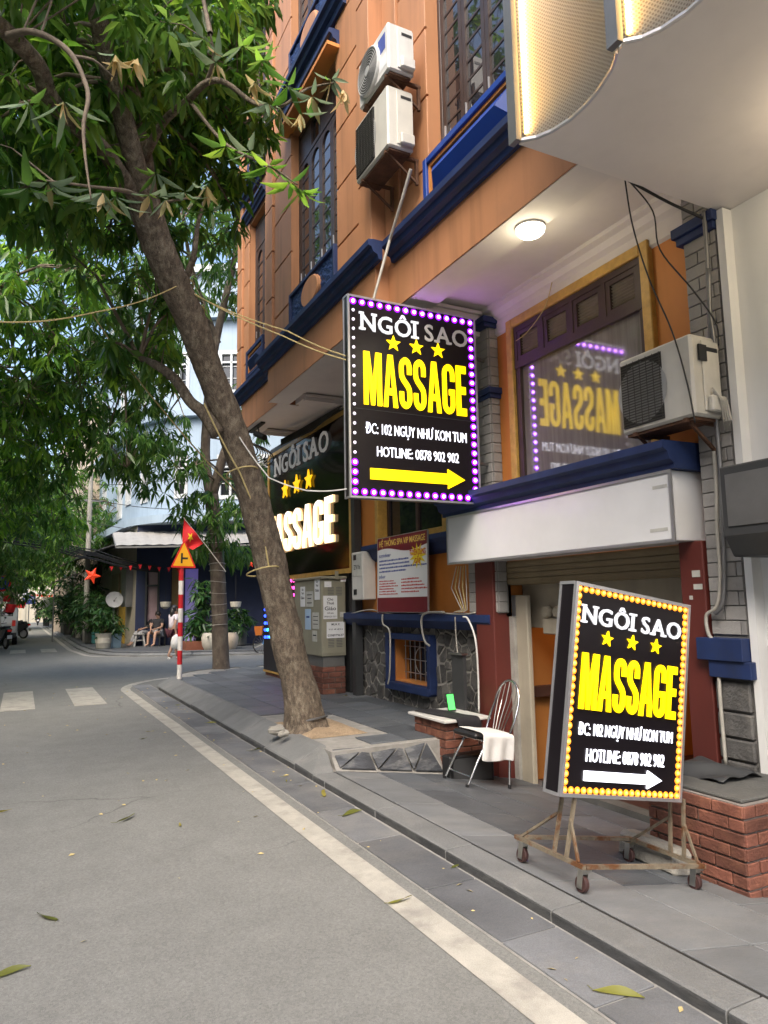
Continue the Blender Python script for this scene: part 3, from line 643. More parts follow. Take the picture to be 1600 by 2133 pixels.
# casement windows
def casement(X, w, z0, z1, leaves, rows, arch=True):
    wn = MB().box(X-.03, X+.05, w[0], w[0]+.05, z0, z1).box(X-.03, X+.05, w[1]-.05, w[1], z0, z1).box(X-.029, X+.05, w[0]+.05, w[1]-.05, z1-.08, z1).box(X-.029, X+.05, w[0]+.05, w[1]-.05, z0, z0+.06).build('window', 'brown_wood', B, bevel=.004)
    a, b = w[0]+.05, w[1]-.05; lw = (b-a)/leaves; tz = z1-.5
    sash = MB().box(X-.03, X+.045, a, b, tz-.03, tz+.03)
    for i in range(leaves):
        y0, y1 = a+i*lw+.004, a+(i+1)*lw-.004; st = .055
        sash.box(X-.022, X+.03, y0, y0+st, z0+.06, tz-.03).box(X-.022, X+.03, y1-st, y1, z0+.06, tz-.03).box(X-.02, X+.028, y0+st, y1-st, z0+.06, z0+.2).box(X-.02, X+.028, y0+st, y1-st, tz-.1, tz-.03)
        sash.box(X-.022, X+.03, y0, y1, tz+.03, z1-.08) if i % 2 and arch else sash.box(X-.024, X+.03, y0, y0+st, tz+.03, z1-.08).box(X-.024, X+.03, y1-st, y1, tz+.03, z1-.08)
        if arch:                                           # rounded heads of the leaves
            yc, rr = (y0+y1)/2, (y1-y0)/2-st
            P = [(yc+rr, tz-.1), (yc+rr, tz-.1-rr)]+[(yc+rr*math.cos(t), tz-.1-rr+rr*math.sin(t)) for t in [k*math.pi/12 for k in range(1, 7)]]
            sash.prism(P, X-.019, X+.027, 'YZ'); sash.prism([(2*yc-p, q) for p, q in P], X-.019, X+.027, 'YZ')
        hh = (tz-.1-z0-.2)/rows
        for k in range(1, rows): sash.box(X-.006, X+.014, y0+st, y1-st, z0+.2+k*hh-.013, z0+.2+k*hh+.013)
        for k in range(rows):
            piece(boxmesh(.006, y1-y0-2*st, hh-.026 if k else hh-.013, 'window_glass', 0), 'pane', wn, TR(X+.004, (y0+y1)/2, z0+.2+(k+.5)*hh) @ Matrix.Rotation(rnd.uniform(-.012, .012), 4, 'Z') @ Matrix.Rotation(rnd.uniform(-.012, .012), 4, 'Y'))
        if not (i % 2 and arch): piece(boxmesh(.006, y1-y0-2*st, z1-.08-tz-.03, 'window_glass', 0), 'pane', wn, TR(X+.012, (y0+y1)/2, (tz+.03+z1-.08)/2))
    sash.build('sash', 'brown_wood', wn)
    hd = MB()
    for i in range(leaves): hd.box(X-.035, X-.022, a+(i+1)*lw-.045, a+(i+1)*lw-.035, z0+.25, z0+.37)
    hd.build('bolt', 'alu', wn)
for k in range(2):
    casement(XR+.18, RW, 6.1+k*ST, 8.72+k*ST, 6, 9, False); casement(XM+.15, MW, 6.1+k*ST, 8.72+k*ST, 4, 8); casement(XR+.15, LW, 6.24+k*ST, 8.72+k*ST, 2, 7)
    part(wallbox(MB(), XR+.022, XR+.149, LW[0], LW[1], 6.1+k*ST, 6.239+k*ST, []), 'window_sill', 'orange_light')
# carved, oval and raised panels under the windows
def ring(X, t, y0, y1, z0, z1, w_): return MB().box(X-t, X, y0, y0+w_, z0, z1).box(X-t, X, y1-w_, y1, z0, z1).box(X-t+.001, X, y0+w_, y1-w_, z0, z0+w_).box(X-t+.001, X, y0+w_, y1-w_, z1-w_, z1)
def carved(X, y0, y1, z0, z1):
    p = part(ring(X+.02, .06, y0, y1, z0, z1, .05), 'carved_panel', 'blue_paint', bevel=.006)
    mb = MB(); n, m = 46, 20                               # carved foliage relief
    vs = []
    for i in range(n+1):
        for j in range(m+1):
            yy, zz = y0+.05+(y1-y0-.1)*i/n, z0+.05+(z1-z0-.1)*j/m
            vs.append((X+.012-.03*abs(math.sin(yy*31+3*math.sin(zz*27))*math.cos(zz*37+2.5*math.sin(yy*23))), yy, zz))
    mb.add(vs, [(i*(m+1)+j, (i+1)*(m+1)+j, (i+1)*(m+1)+j+1, i*(m+1)+j+1) for i in range(n) for j in range(m)]).build('relief', 'blue_carved', p, smooth=True)
    yc, zc = (y0+y1)/2, (z0+z1)/2
    o = MB()
    for k, (s, d) in enumerate(((1., -.02), (1., .035), (.93, .05))): pass
    el = lambda s, d: [(X-d, yc+.33*s*math.cos(2*math.pi*t/40), zc+.205*s*math.sin(2*math.pi*t/40)) for t in range(40)]
    A, B_, C_ = el(1, -.02), el(1, .03), el(.92, .05); f = [tuple(range(80, 120))]
    f += [(i, (i+1) % 40, 40+(i+1) % 40, 40+i) for i in range(40)]+[(40+i, 40+(i+1) % 40, 80+(i+1) % 40, 80+i) for i in range(40)]
    o.add(A+B_+C_, f).build('oval_boss', 'orange_paint', p)
def raised(X, y0, y1, z0, z1, m='blue_bright'):
    p = part(ring(X+.02, .07, y0, y1, z0, z1, .07), 'raised_panel', m, bevel=.006)
    ring(X+.018, .04, y0+.071, y1-.071, z0+.071, z1-.071, .035).build('inner_frame', 'orange_light', p)
    a, b, c, d = y0+.12, y1-.12, z0+.12, z1-.12; h = (d-c)/2*.85
    MB().add([(X, a, c), (X, b, c), (X, b, d), (X, a, d), (X-.09, a+h, (c+d)/2), (X-.09, b-h, (c+d)/2), (X+.015, a, c), (X+.015, b, c), (X+.015, b, d), (X+.015, a, d)],
             [(0, 1, 5, 4), (1, 2, 5), (2, 3, 4, 5), (3, 0, 4), (0, 6, 7, 1), (1, 7, 8, 2), (2, 8, 9, 3), (3, 9, 6, 0), (6, 9, 8, 7)]).build('pyramid_face', m, p)
for k in range(2):
    carved(XM, MW[0]+.04, MW[1]+.02, 5.57+k*ST, 6.14+k*ST); raised(XR, LW[0], LW[1]+.02, 5.7+k*ST, 6.22+k*ST, 'blue_paint')
raised(XR-.02, 4.3, RW[1]+.02, 5.55, 6.08); raised(XR-.02, 4.3, RW[1]+.02, 5.55+ST, 6.08+ST)
for k in range(2):
    z = 8.74+k*ST
    part(MB().box(XM-.18, XM+.16, 7.68, 9.7, z, z+.05), 'hood_soffit', 'orange_light'); cornice(XM, 7.68, 9.7, z+.051, 1., name='window_hood')
    cornice(XR, LW[0]-.13, LW[1]+.13, z+.02, .8, name='window_hood')
    cornice(XM, 7.45, 9.87, z+.45, 1.2, name='storey_cornice'); cornice(XR, 11.03, YE+.1, z+.49, 1.1, name='storey_cornice'); cornice(XR, YN, 6.2, z+.49, 1.1, name='storey_cornice')
# annex behind the big black sign
part(MB().box(4.66, 7.5, 10.44, 14.55, -.3, 4.9), 'annex_wall', 'charcoal')
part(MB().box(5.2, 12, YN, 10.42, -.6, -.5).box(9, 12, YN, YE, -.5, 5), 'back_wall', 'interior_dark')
# garage entrance: columns, white fascia box, shutter, room
def gcol(y0, y1): part(MB().box(4.55, 4.8, y0, y1, -.6, 2.02), 'column', 'red_column', bevel=.008)
gcol(6.38, 6.72); gcol(3.68, 3.9)
fb = part(MB().box(4.34, 4.72, 3.75, 6.92, 2.02, 2.56), 'fascia_box', 'board_white', bevel=.006)
e = MB()
for z in (2.022, 2.548): e.box(4.328, 4.345, 3.74, 6.93, z-.012, z+.012)
for y_ in (3.745, 6.925): e.box(4.326, 4.346, y_-.012, y_+.012, 2.01, 2.56)
e.build('trim', 'alu', fb)
sweep([(4.33, 2.561), (4.33, 2.6), (4.28, 2.63), (4.26, 2.69), (4.22, 2.71), (4.22, 2.77), (4.7, 2.775), (4.7, 2.561)], 3.69, 7.02, 'porch_cornice', 'blue_paint')
sh = part(MB().box(4.74, 5.05, 3.9, 6.38, 1.76, 2.02), 'shutter_box', 'shutter')
for i in range(4): MB().box(4.725, 4.745, 3.92, 6.36, 1.775+i*.058, 1.825+i*.058).build('slat', 'shutter', sh)
part(MB().box(4.78, 4.84, onX(1103, 1400, 4.78).y, 6.3, -.36, 1.65), 'door_panel', 'beige_panel', bevel=.01)
part(MB().box(4.79, 4.86, 6.305, 6.375, -.36, 1.65), 'door_track', 'alu')
part(MB().box(4.95, 5.1, 3.9, 6.38, 1.3, 1.76), 'lintel', 'beige_panel')
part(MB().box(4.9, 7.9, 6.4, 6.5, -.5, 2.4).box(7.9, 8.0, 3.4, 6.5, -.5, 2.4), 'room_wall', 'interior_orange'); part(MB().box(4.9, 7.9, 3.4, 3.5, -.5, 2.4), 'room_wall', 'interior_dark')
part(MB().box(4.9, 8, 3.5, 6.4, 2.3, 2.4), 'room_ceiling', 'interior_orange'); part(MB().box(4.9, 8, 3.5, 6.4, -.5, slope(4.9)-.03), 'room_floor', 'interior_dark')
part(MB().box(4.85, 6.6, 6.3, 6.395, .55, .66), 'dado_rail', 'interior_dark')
part(MB().box(4.78, 4.92, 3.9, 5.98, -.42, slope(4.8)+.06), 'threshold', 'concrete_dark')
for y_, z_, w_, h_ in ((3.78, 2.43, .14, .025), (3.8, 2.1, .17, .025)): MB().box(4.337, 4.3395, y_, y_+w_, z_, z_+h_).build('tape', 'paper_grey', fb)
cr_ = [c_ for c_ in B.children if c_.name.startswith('column')][-1]
for px, py, w_, h_ in ((1457, 1222, .1, .04), (1450, 1195, .07, .05), (1440, 1245, .03, .03)):
    q = onX(px, py, 4.548); MB().box(4.545, 4.549, max(3.7, q.y-w_/2), min(3.88, q.y+w_/2), q.z-h_/2, q.z+h_/2).build('sticker', 'paper_grey', cr_)
# ------------------------------------------------------------------ the neighbouring building with the perforated front
NB = thing('white_building', 'white building with curved perforated metal front lit by amber light strips', 'building', (4.7, 1, 0))
ZS = 4.5
sc_ = ZS-1.6
plan = [onZ(px, py, ZS) for px, py in [(1085, 297), (1118, 291), (1150, 278), (1188, 254), (1220, 225), (1245, 197), (1262, 172), (1276, 150), (1284, 130), (1287, 114)]]
plan = [(p.x, p.y) for p in plan]
def curtain(plan, z0, z1, name, m):
    o = MB(); n = len(plan); s = 0; uv = []
    vs = [(x, y, z0) for x, y in plan]+[(x, y, z1) for x, y in plan]
    o.add(vs, [(i, i+1, n+i+1, n+i) for i in range(n-1)]); ob = o.build(name, m, NB, recalc=False)
    ss = [0]
    for a, b in zip(plan, plan[1:]): ss.append(ss[-1]+math.hypot(b[0]-a[0], b[1]-a[1]))
    ul = ob.data.uv_layers.new(name='UVMap')
    for lp in ob.data.loops: vi = lp.vertex_index; ul.data[lp.index].uv = (ss[vi % n], z0 if vi < n else z1)
    for p in ob.data.polygons: p.use_smooth = True
    sm = ob.modifiers.new('thick', 'SOLIDIFY'); sm.thickness = .012
    return ob
def perfmat():
    m = bpy.data.materials.new('perforated_metal'); m.use_nodes = True; n = m.node_tree.nodes; l = m.node_tree.links; b = n['Principled BSDF']
    uv = n.new('ShaderNodeUVMap'); mp = n.new('ShaderNodeMapping'); mp.inputs['Scale'].default_value = (52, 52, 1); mp.inputs['Rotation'].default_value = (0, 0, math.radians(45)); l.new(uv.outputs[0], mp.inputs[0])
    vo = n.new('ShaderNodeTexVoronoi'); vo.voronoi_dimensions = '2D'; vo.inputs['Scale'].default_value = 1; vo.inputs['Randomness'].default_value = 0; l.new(mp.outputs[0], vo.inputs[0])
    mr = n.new('ShaderNodeMapRange'); mr.inputs[1].default_value = .28; mr.inputs[2].default_value = .36; l.new(vo.outputs['Distance'], mr.inputs[0])
    mx = n.new('ShaderNodeMix'); mx.data_type = 'RGBA'; mx.inputs[6].default_value = (.55, .5, .42, 1); mx.inputs[7].default_value = (.85, .82, .74, 1); l.new(mr.outputs[0], mx.inputs[0]); l.new(mx.outputs[2], b.inputs['Base Color'])
    b.inputs['Roughness'].default_value = .4; b.inputs['Metallic'].default_value = .1
    bn = n.new('ShaderNodeBump'); bn.inputs['Strength'].default_value = .6; bn.inputs['Distance'].default_value = .004; l.new(mr.outputs[0], bn.inputs['Height']); l.new(bn.outputs[0], b.inputs['Normal']); M['perf'] = m
perfmat()
curtain(plan, ZS+.02, 9, 'perforated_panel', 'perf')
d = (Vector(plan[-1])-Vector(plan[0])); sh2 = [(x+d.x-.03, y+d.y-.06) for x, y in plan]
curtain(sh2, ZS+.02, 9, 'perforated_panel', 'perf')
sh3 = [(x+d.x-.03, y+d.y-.06) for x, y in sh2]
curtain(sh3, ZS+.02, 9, 'perforated_panel', 'perf'); sh4 = [(x+d.x-.03, y+d.y-.06) for x, y in sh3]; curtain(sh4, ZS+.02, 9, 'perforated_panel', 'perf')
for pl_ in (plan, sh2, sh3, sh4):
    t = MB(); n = len(pl_)
    t.tube([(x-.006, y-.006, ZS+.012) for x, y in pl_], .014, 6).build('edge_trim', 'alu', NB)
    x, y = pl_[0]
    MB().box(x-.05, x-.01, y-.02, y+.06, ZS, 9).build('end_fin', 'grey_metal', NB)
    ls = MB()
    for k in range(150): ls.box(x+.014, x+.024, y-.05, y-.025, ZS+.05+k*.03, ZS+.07+k*.03)
    ls.build('light_strip', 'led_yellow', NB)
sof = [(x+.001, y) for x, y in plan]+sh2+sh3+sh4+[(sh4[-1][0], -2), (8, -2), (8, YN+.0)]+[(plan[0][0], YN)]
MB().prism(sof, ZS, ZS+.012, 'XY').build('soffit', 'neighbour_soffit', NB)
MB().box(4.66, 4.9, -3, YN-.005, 1.25, ZS-.002).build('wall', 'neighbour_white', NB)
for y_ in (2.05, .6):                                    # recessed downlights in the soffit, lit
    dl = MB().lathe([(.075, -.004), (.075, .001)], 18, (4.15, y_, ZS-.001)).build('downlight', 'lamp_white', NB); dd_ = bpy.data.lights.new('downlight', 'POINT'); dd_.energy = 6; dd_.color = (1, .82, .56); dd_.shadow_soft_size = .07; do_ = bpy.data.objects.new('downlight_glow', dd_); COL.objects.link(do_); attach(do_, NB, WM[NB].inverted() @ TR(4.15, y_, ZS-.12))
MB().box(4.7, 4.9, -3, YN-.005, -.6, 1.24).build('shopfront', 'black_glass', NB)
MB().box(4.66, 4.72, -3, YN-.008, .3, .34).build('mullion', 'charcoal', NB)
MB().box(3.3, 8, -3, YN, 9, 9.2).box(3.2, 8, YN-.12, YN-.005, ZS+.02, 9).build('upper_wall', 'neighbour_white', NB)
MB().box(4.56, 4.66, YN-.07, YN-.01, -.6, ZS-.01).build('wall_edge', 'neighbour_white', NB)
# ------------------------------------------------------------------ illuminated signs
def glyph(ch):
    """heavy condensed capitals: list of polygons in a unit-height box, and the width"""
    if ch == 'M': return [[(0, 0), (0, 1), (.2, 1), (.31, .42), (.42, 1), (.62, 1), (.62, 0), (.47, 0), (.47, .62), (.37, 0), (.25, 0), (.15, .62), (.15, 0)]], .62
    if ch == 'E': return [[(0, 0), (0, 1), (.38, 1), (.38, .85), (.17, .85), (.17, .58), (.36, .58), (.36, .43), (.17, .43), (.17, .15), (.38, .15), (.38, 0)]], .38
    if ch == 'A':
        h = [(0, 0), (.165, 1), (.25, 1), (.25, .8), (.192, .36), (.25, .36), (.25, .23), (.172, .23), (.148, 0)]
        return [h, [(.5-x, y) for x, y in h][::-1]], .5
    w_ = .46 if ch == 'S' else .48; k = .13/.17; W = w_*k; xl, xr, c = .065, W-.065, W/2; rx = (xr-xl)/2
    if ch == 'S': path = [(xr, .67)]+arc(c, .795, rx, .14, 0, 180, 10)+[(xl, .7), (xl+.012, .62), (xl+.05, .56), (xr-.05, .44), (xr-.012, .38), (xr, .3)]+arc(c, .205, rx, .14, 0, -180, 10)+[(xl, .33)]
    else: path = [(xr, .66)]+arc(c, .795, rx, .14, 0, 180, 10)+[(xl, .5)]+arc(c, .205, rx, .14, 180, 360, 10)+[(xr, .3), (xr, .44), (c+.01, .44)]
    L, R = stroke(path, .118)
    return [[(a.x/k, a.y), (b.x/k, b.y), (d.x/k, d.y), (e_.x/k, e_.y)] for a, b, d, e_ in zip(L, L[1:], R[1:], R)], w_
def massage(parent, T, x0, x1, z0, z1, depth, m, sidem=None, each=True):
    gs = [glyph(c) for c in 'MASSAGE']; tot = sum(g[1] for g in gs)+.06*6; k = (x1-x0)/tot; x = x0; h = z1-z0
    for polys, wd in gs:
        mb = MB(T); sd = MB(T)
        for P in polys:
            Q = [(x+a*k, z0+b*h) for a, b in P]; n = len(Q)
            mb.add([(a, b, depth) for a, b in Q], [tuple(range(n))])
            tgt = sd if sidem else mb
            tgt.add([(a, b, 0) for a, b in Q]+[(a, b, depth) for a, b in Q], [(i, (i+1) % n, n+(i+1) % n, n+i) for i in range(n)])
        o = mb.build('letter', m, parent, recalc=False)
        if sidem: sd.build('letter_side', sidem, o, recalc=False)
        x += (wd+.06)*k
def slabtext(parent, T, s, x0, x1, z0, z1, depth, m, dimfrom=None, dimm=None, bold=.012):
    lay = []; x = 0
    for ch in s:
        if ch == ' ': x += .42; continue
        v, f = textmesh(ch, 1., depth, bold, 1.04, 'LEFT'); a = min(p[0] for p in v); b = max(p[0] for p in v)
        lay.append((ch, [(p[0]-a+x, p[1], p[2]) for p in v], f, x, b-a)); x += b-a+.17
    tot = x-.17; kx = (x1-x0)/tot; kz = z1-z0
    for i, (ch, v, f, xx, wd) in enumerate(lay):
        mb = MB(T @ TR(0, 0, depth/2)); mb.add([(x0+p[0]*kx, z0+p[1]*kz, p[2]) for p in v], f)
        sl = []; e_ = .1; t = .12
        if ch == 'N': sl = [(-e_, .3, 0), (-e_, .2, 1-t), (wd-.25, wd+e_, 1-t)]
        if ch == 'I': sl = [(-.16, wd+.16, 0), (-.16, wd+.16, 1-t)]
        if ch == 'A': sl = [(-.1, .26, 0), (wd-.26, wd+.1, 0)]
        for a, b, c in sl: mb.box(x0+(xx+a)*kx, x0+(xx+b)*kx, z0+c*kz, z0+(c+t)*kz, -depth/2, depth/2+.0008)
        mb.build('letter', dimm if dimfrom is not None and i >= dimfrom else m, parent, recalc=False)
def starpoly(cx, cz, r, rot=0): return [(cx+(r if i % 2 == 0 else r*.42)*math.sin(i*math.pi/5+rot), cz+(r if i % 2 == 0 else r*.42)*math.cos(i*math.pi/5+rot)) for i in range(10)]
def bulbs(parent, T, pts, r, ringm, corem, palem=None, pale=()):
    dome = MB().lathe([(r, 0), (r*.95, r*.4), (r*.7, r*.8), (r*.25, r)], 10).mesh('bulb', corem, smooth=True)
    dpale = MB().lathe([(r*.9, 0), (r*.8, r*.4), (r*.3, r*.8)], 10).mesh('bulb', palem or corem, smooth=True)
    rg = MB().lathe([(r*1.95, 0), (r*1.85, .002), (r*1.0, .003)], 14).mesh('bulb_halo', ringm)  # flat glowing disc that paints the halo around a lit bulb
    for i, (x, z) in enumerate(pts):
        o = piece(dpale if i in pale else dome, 'bulb', parent, T @ TR(x, z, .002))
        if i not in pale: piece(rg, 'bulb_halo', o, T @ TR(x, z, .0005))
def edgepts(W, H, m, nx, nz):
    P = [(m, H-m-(H-2*m)*i/(nz-1)) for i in range(nz)]+[(m+(W-2*m)*i/(nx-1), m) for i in range(1, nx-1)]+[(W-m, m+(H-2*m)*i/(nz-1)) for i in range(nz)]+[(W-m-(W-2*m)*i/(nx-1), H-m) for i in range(1, nx-1)]
    return P
def signbox(name, label, T, W, H, D, frm='alu'):
    """light box in its local frame: face in the XY plane, depth behind it"""
    t = thing(name, label, 'sign', T.translation, T.to_3x3())
    b = MB(T).box(0, W, 0, H, -D, 0).build('box', 'sign_black', t)
    e = .016; f = MB(T).box(-.004, e, -.004, H+.004, -.012, .012).box(W-e, W+.004, -.004, H+.004, -.012, .012).box(e, W-e, -.004, e, -.011, .011).box(e, W-e, H-e, H+.004, -.011, .011)
    f.box(-.006, .012, -.006, H+.006, -D-.004, -D+.012).box(-.0055, .012, H-.012, H+.006, -D+.012, -.012).box(-.0055, .012, -.006, .012, -D+.012, -.012).build('frame', frm, t)
    return t
def local(T, q): return T.inverted() @ q
# --- the hanging sign, square to the facade
YS = 6.3; HW, HH = 1.545, 2.09
TH = frame((2.83, YS, 2.63), (1, 0, 0), (0, 0, 1), (0, -1, 0))
hs = signbox('hanging_sign', 'black hanging light box edged with purple bulbs, yellow arrow pointing right', TH, HW, HH, .11)
def fit(px): q = local(TH, onY(px[0], px[1], YS)); return q.x, q.y
def span(lb, rb, lt): a, b, c = fit(lb), fit(rb), fit(lt); return a[0], b[0], (a[1]+b[1])/2, (a[1]+b[1])/2+(c[1]-a[1])
x0, x1, z0, z1 = span((751, 690), (973, 721), (751, 653))
slabtext(hs, TH, 'NGÔI SAO', x0, x1, z0, z1, .012, 'letter_grey', 4, 'letter_grey_dim')
x0, x1, z0, z1 = span((758, 842), (972, 868), (757, 731)); massage(hs, TH, x0, x1, z0, z1, .014, 'letter_yellow')
for p in ((819, 716), (867, 724), (912, 731)): c = fit(p); MB(TH).prism(starpoly(c[0], c[1], .088), 0, .012, 'XY').build('star', 'letter_yellow', hs)
x0, x1, z0, z1 = span((762, 902), (972, 923), (762, 879)); text(hs, 'address_line', 'letter_white', TH @ TR((x0+x1)/2, z0, .006), 'ĐC: 102 NGỤY NHƯ KOM TUM', z1-z0, .008, -.002, 1, x1-x0)
x0, x1, z0, z1 = span((785, 949), (955, 966), (785, 927)); text(hs, 'hotline_line', 'letter_white', TH @ TR((x0+x1)/2, z0, .006), 'HOTLINE: 0878 902 902', z1-z0, .008, -.002, 1, x1-x0)
def arrow(parent, T, ft, m, sl0, sl1, hs0, hs1, tip):
    a, b, c, d, e_ = ft(sl0), ft(sl1), ft(hs0), ft(hs1), ft(tip); zc = (a[1]+b[1])/2; hw = abs(a[1]-b[1])/2; hh = abs(c[1]-d[1])/2; xs_ = (c[0]+d[0])/2
    MB(T).prism([(a[0], zc-hw), (xs_, zc-hw), (xs_, zc-hh), (e_[0], zc), (xs_, zc+hh), (xs_, zc+hw), (a[0], zc+hw)], 0, .012, 'XY').build('arrow', m, parent)
arrow(hs, TH, fit, 'letter_yellow', (771, 975), (771, 998), (932, 978), (933, 1019), (968, 1002))
MB(TH).box(.06, HW-.06, .905, .909, 0, .003).build('seam', 'charcoal', hs)
bulbs(hs, TH, edgepts(HW, HH, .06, 15, 21), .019, 'halo_purple', 'bulb_core', 'bulb_pale', set(range(1, 17)))
MB().tube([Vector((3.15, 6.36, 4.73)), onX(812, 500, 3.3), onX(838, 415, 3.28), onX(856, 352, 3.28)], [.014, .016, .016, .018], 8).build('drain_pipe', 'conduit', label='thin pale drain pipe running down from the lower air conditioner', cat='pipe')
mb = MB().bar((4.38, 6.36, 4.3), (4.6, 6.45, 4.3), .03).build('bracket', 'grey_metal', hs); MB().bar((4.38, 6.36, 3.1), (4.6, 6.45, 3.1), .03).build('bracket', 'grey_metal', hs)
# --- the sign on wheels
TH_ANG = math.radians(9.6); YF = 3.2; RWd, RHt, RD = .935, 1.185, .13
ux, uz = Vector((math.cos(TH_ANG), 0, -math.sin(TH_ANG))), Vector((math.sin(TH_ANG), 0, math.cos(TH_ANG)))
TS = frame((2.675, YF, .53), ux, uz, (0, -1, 0))
rs = signbox('rolling_sign', 'black light box edged with amber bulbs on a rusty wheeled stand, white arrow', TS, RWd, RHt, RD)
def fit2(px): q = local(TS, onY(px[0], px[1], YF)); return q.x, q.y
def span2(lb, rb, lt): a, b, c = fit2(lb), fit2(rb), fit2(lt); return a[0], b[0], (a[1]+b[1])/2, (a[1]+b[1])/2+(c[1]-a[1])
x0, x1, z0, z1 = span2((1212, 1298), (1416, 1331), (1213, 1260)); slabtext(rs, TS, 'NGÔI SAO', x0, x1, z0, z1, .01, 'letter_grey')
x0, x1, z0, z1 = span2((1204, 1476), (1404, 1499), (1211, 1358)); massage(rs, TS, x0, x1, z0, z1, .012, 'letter_yellow')
for p in ((1264, 1331), (1316, 1339), (1365, 1347)): c = fit2(p); MB(TS).prism(starpoly(c[0], c[1], .047, .1), 0, .01, 'XY').build('star', 'letter_yellow', rs)
x0, x1, z0, z1 = span2((1204, 1528), (1399, 1550), (1204, 1501)); text(rs, 'address_line', 'letter_white', TS @ TR((x0+x1)/2, z0, .005), 'ĐC: 102 NGỤY NHƯ KON TUM', z1-z0, .007, -.002, 1, x1-x0)
x0, x1, z0, z1 = span2((1219, 1585), (1381, 1599), (1219, 1556)); text(rs, 'hotline_line', 'letter_white', TS @ TR((x0+x1)/2, z0, .005), 'HOTLINE: 0878 902 902', z1-z0, .007, -.002, 1, x1-x0)
arrow(rs, TS, fit2, 'letter_white', (1216, 1605), (1216, 1626), (1348, 1608), (1345, 1646), (1376, 1628))
bulbs(rs, TS, edgepts(RWd, RHt, .032, 20, 27), .0105, 'halo_amber', 'bulb_amber_core')
# stand
G0 = TS @ Matrix.Translation((0, 0, 0))
cs = [local(TS, onS(*p)) for p in ((1092, 1795), (1220, 1858), (1455, 1855), (1303, 1800))]
gx0, gx1 = (cs[0].x+cs[1].x)/2-.07, (cs[2].x+cs[3].x)/2+.07; gy = sum(c.y for c in cs)/4; d0, d1 = -.46, .13     # local depth: +z towards the camera
zf = gy+.135
st = MB(TS); t = .023
st.bar((gx0, zf, d0), (gx0, zf, d1), t).bar((gx1, zf, d0), (gx1, zf, d1), t).bar((gx0+.02, zf, d1-.014), (gx1-.014, zf, d1-.014), t*.98).bar((gx0+.014, zf, d0+.014), (gx1-.014, zf, d0+.014), t*.98)
for x in (gx0+.002, gx1-.002):
    for d in (-.015, -RD+.015): st.bar((x, zf, d), (x+(.03 if x < .4 else -.03), .012, d), .018)
    st.bar((x, zf+.012, d1-.05), (x+(.012 if x < .4 else -.012), zf+.21, -.02), .014).bar((x, zf+.012, d0+.05), (x+(.012 if x < .4 else -.012), zf+.21, -RD), .014)
st.build('stand', 'rusty_steel', rs)
for cx_, dd in ((gx0+.03, d0+.04), (gx0+.03, d1-.04), (gx1-.03, d1-.04), (gx1-.03, d0+.04)):
    cst = MB(TS).box(cx_-.032, cx_+.032, zf-.022, zf-.0145, dd-.032, dd+.032).box(cx_-.02, cx_-.016, gy+.02, zf-.022, dd-.02, dd+.02).box(cx_+.016, cx_+.02, gy+.02, zf-.022, dd-.02, dd+.02).box(cx_-.0155, cx_+.0155, zf-.04, zf-.0225, dd-.02, dd+.02).build('caster', 'steel', rs)
    MB(TS @ TR(cx_, gy+.043, dd)).lathe([(.03, -.013), (.041, -.013), (.043, -.008), (.043, .008), (.041, .013), (.03, .013)], 20, axis='X').build('wheel', 'caster_rubber', cst)
    MB(TS @ TR(cx_, gy+.043, dd)).lathe([(.016, -.0145), (.016, .0145)], 12, axis='X').build('hub', 'alu', cst)
# --- the big black glass sign on the wall
BX, BY0, BY1, BZ0, BZ1 = 4.6, 10.2, 14.45, 2.1, 4.72
TB = frame((BX, BY1, BZ0), (0, -1, 0), (0, 0, 1), (-1, 0, 0)); BW, BH = BY1-BY0, BZ1-BZ0
bs = thing('wall_sign', 'big black glass wall sign with glowing white letters and gold edge', 'sign', (BX, BY1, BZ0), TB.to_3x3())
MB(TB).box(0, BW, 0, BH, -.055, 0).build('glass_panel', 'black_glass', bs)
MB(TB).box(-.03, .045, -.03, BH+.03, -.05, .02).box(BW-.045, BW+.03, -.03, BH+.03, -.05, .02).box(.045, BW-.045, -.03, .045, -.049, .019).box(.045, BW-.045, BH-.045, BH+.03, -.049, .019).build('frame', 'gold_frame', bs)
def fit3(px): q = local(TB, onX(px[0], px[1], BX)); return q.x, q.y
a, b, c = fit3((575, 994)), fit3((687, 936)), fit3((574, 957)); slabtext(bs, TB @ TR(0, 0, .02), 'NGÔI SAO', a[0], b[0], a[1], c[1], .015, 'letter_grey_dim')
for p in ((597, 1020), (621, 1009), (646, 999)): c = fit3(p); MB(TB).prism(starpoly(c[0], c[1], .19), .02, .045, 'XY').build('star', 'letter_yellow_dim', bs)
b, c, a = fit3((700, 1128)), fit3((700, 1030)), fit3((577, 1140)); massage(bs, TB @ TR(0, 0, .01), b[0]-(b[0]-a[0])/.821, b[0], b[1], c[1], .04, 'led_white_warm', 'letter_side_warm')
MB().box(BX-.02, 4.7, BY0-.16, BY0-.035, .2, 4.8).build('side_strip', 'charcoal', B)
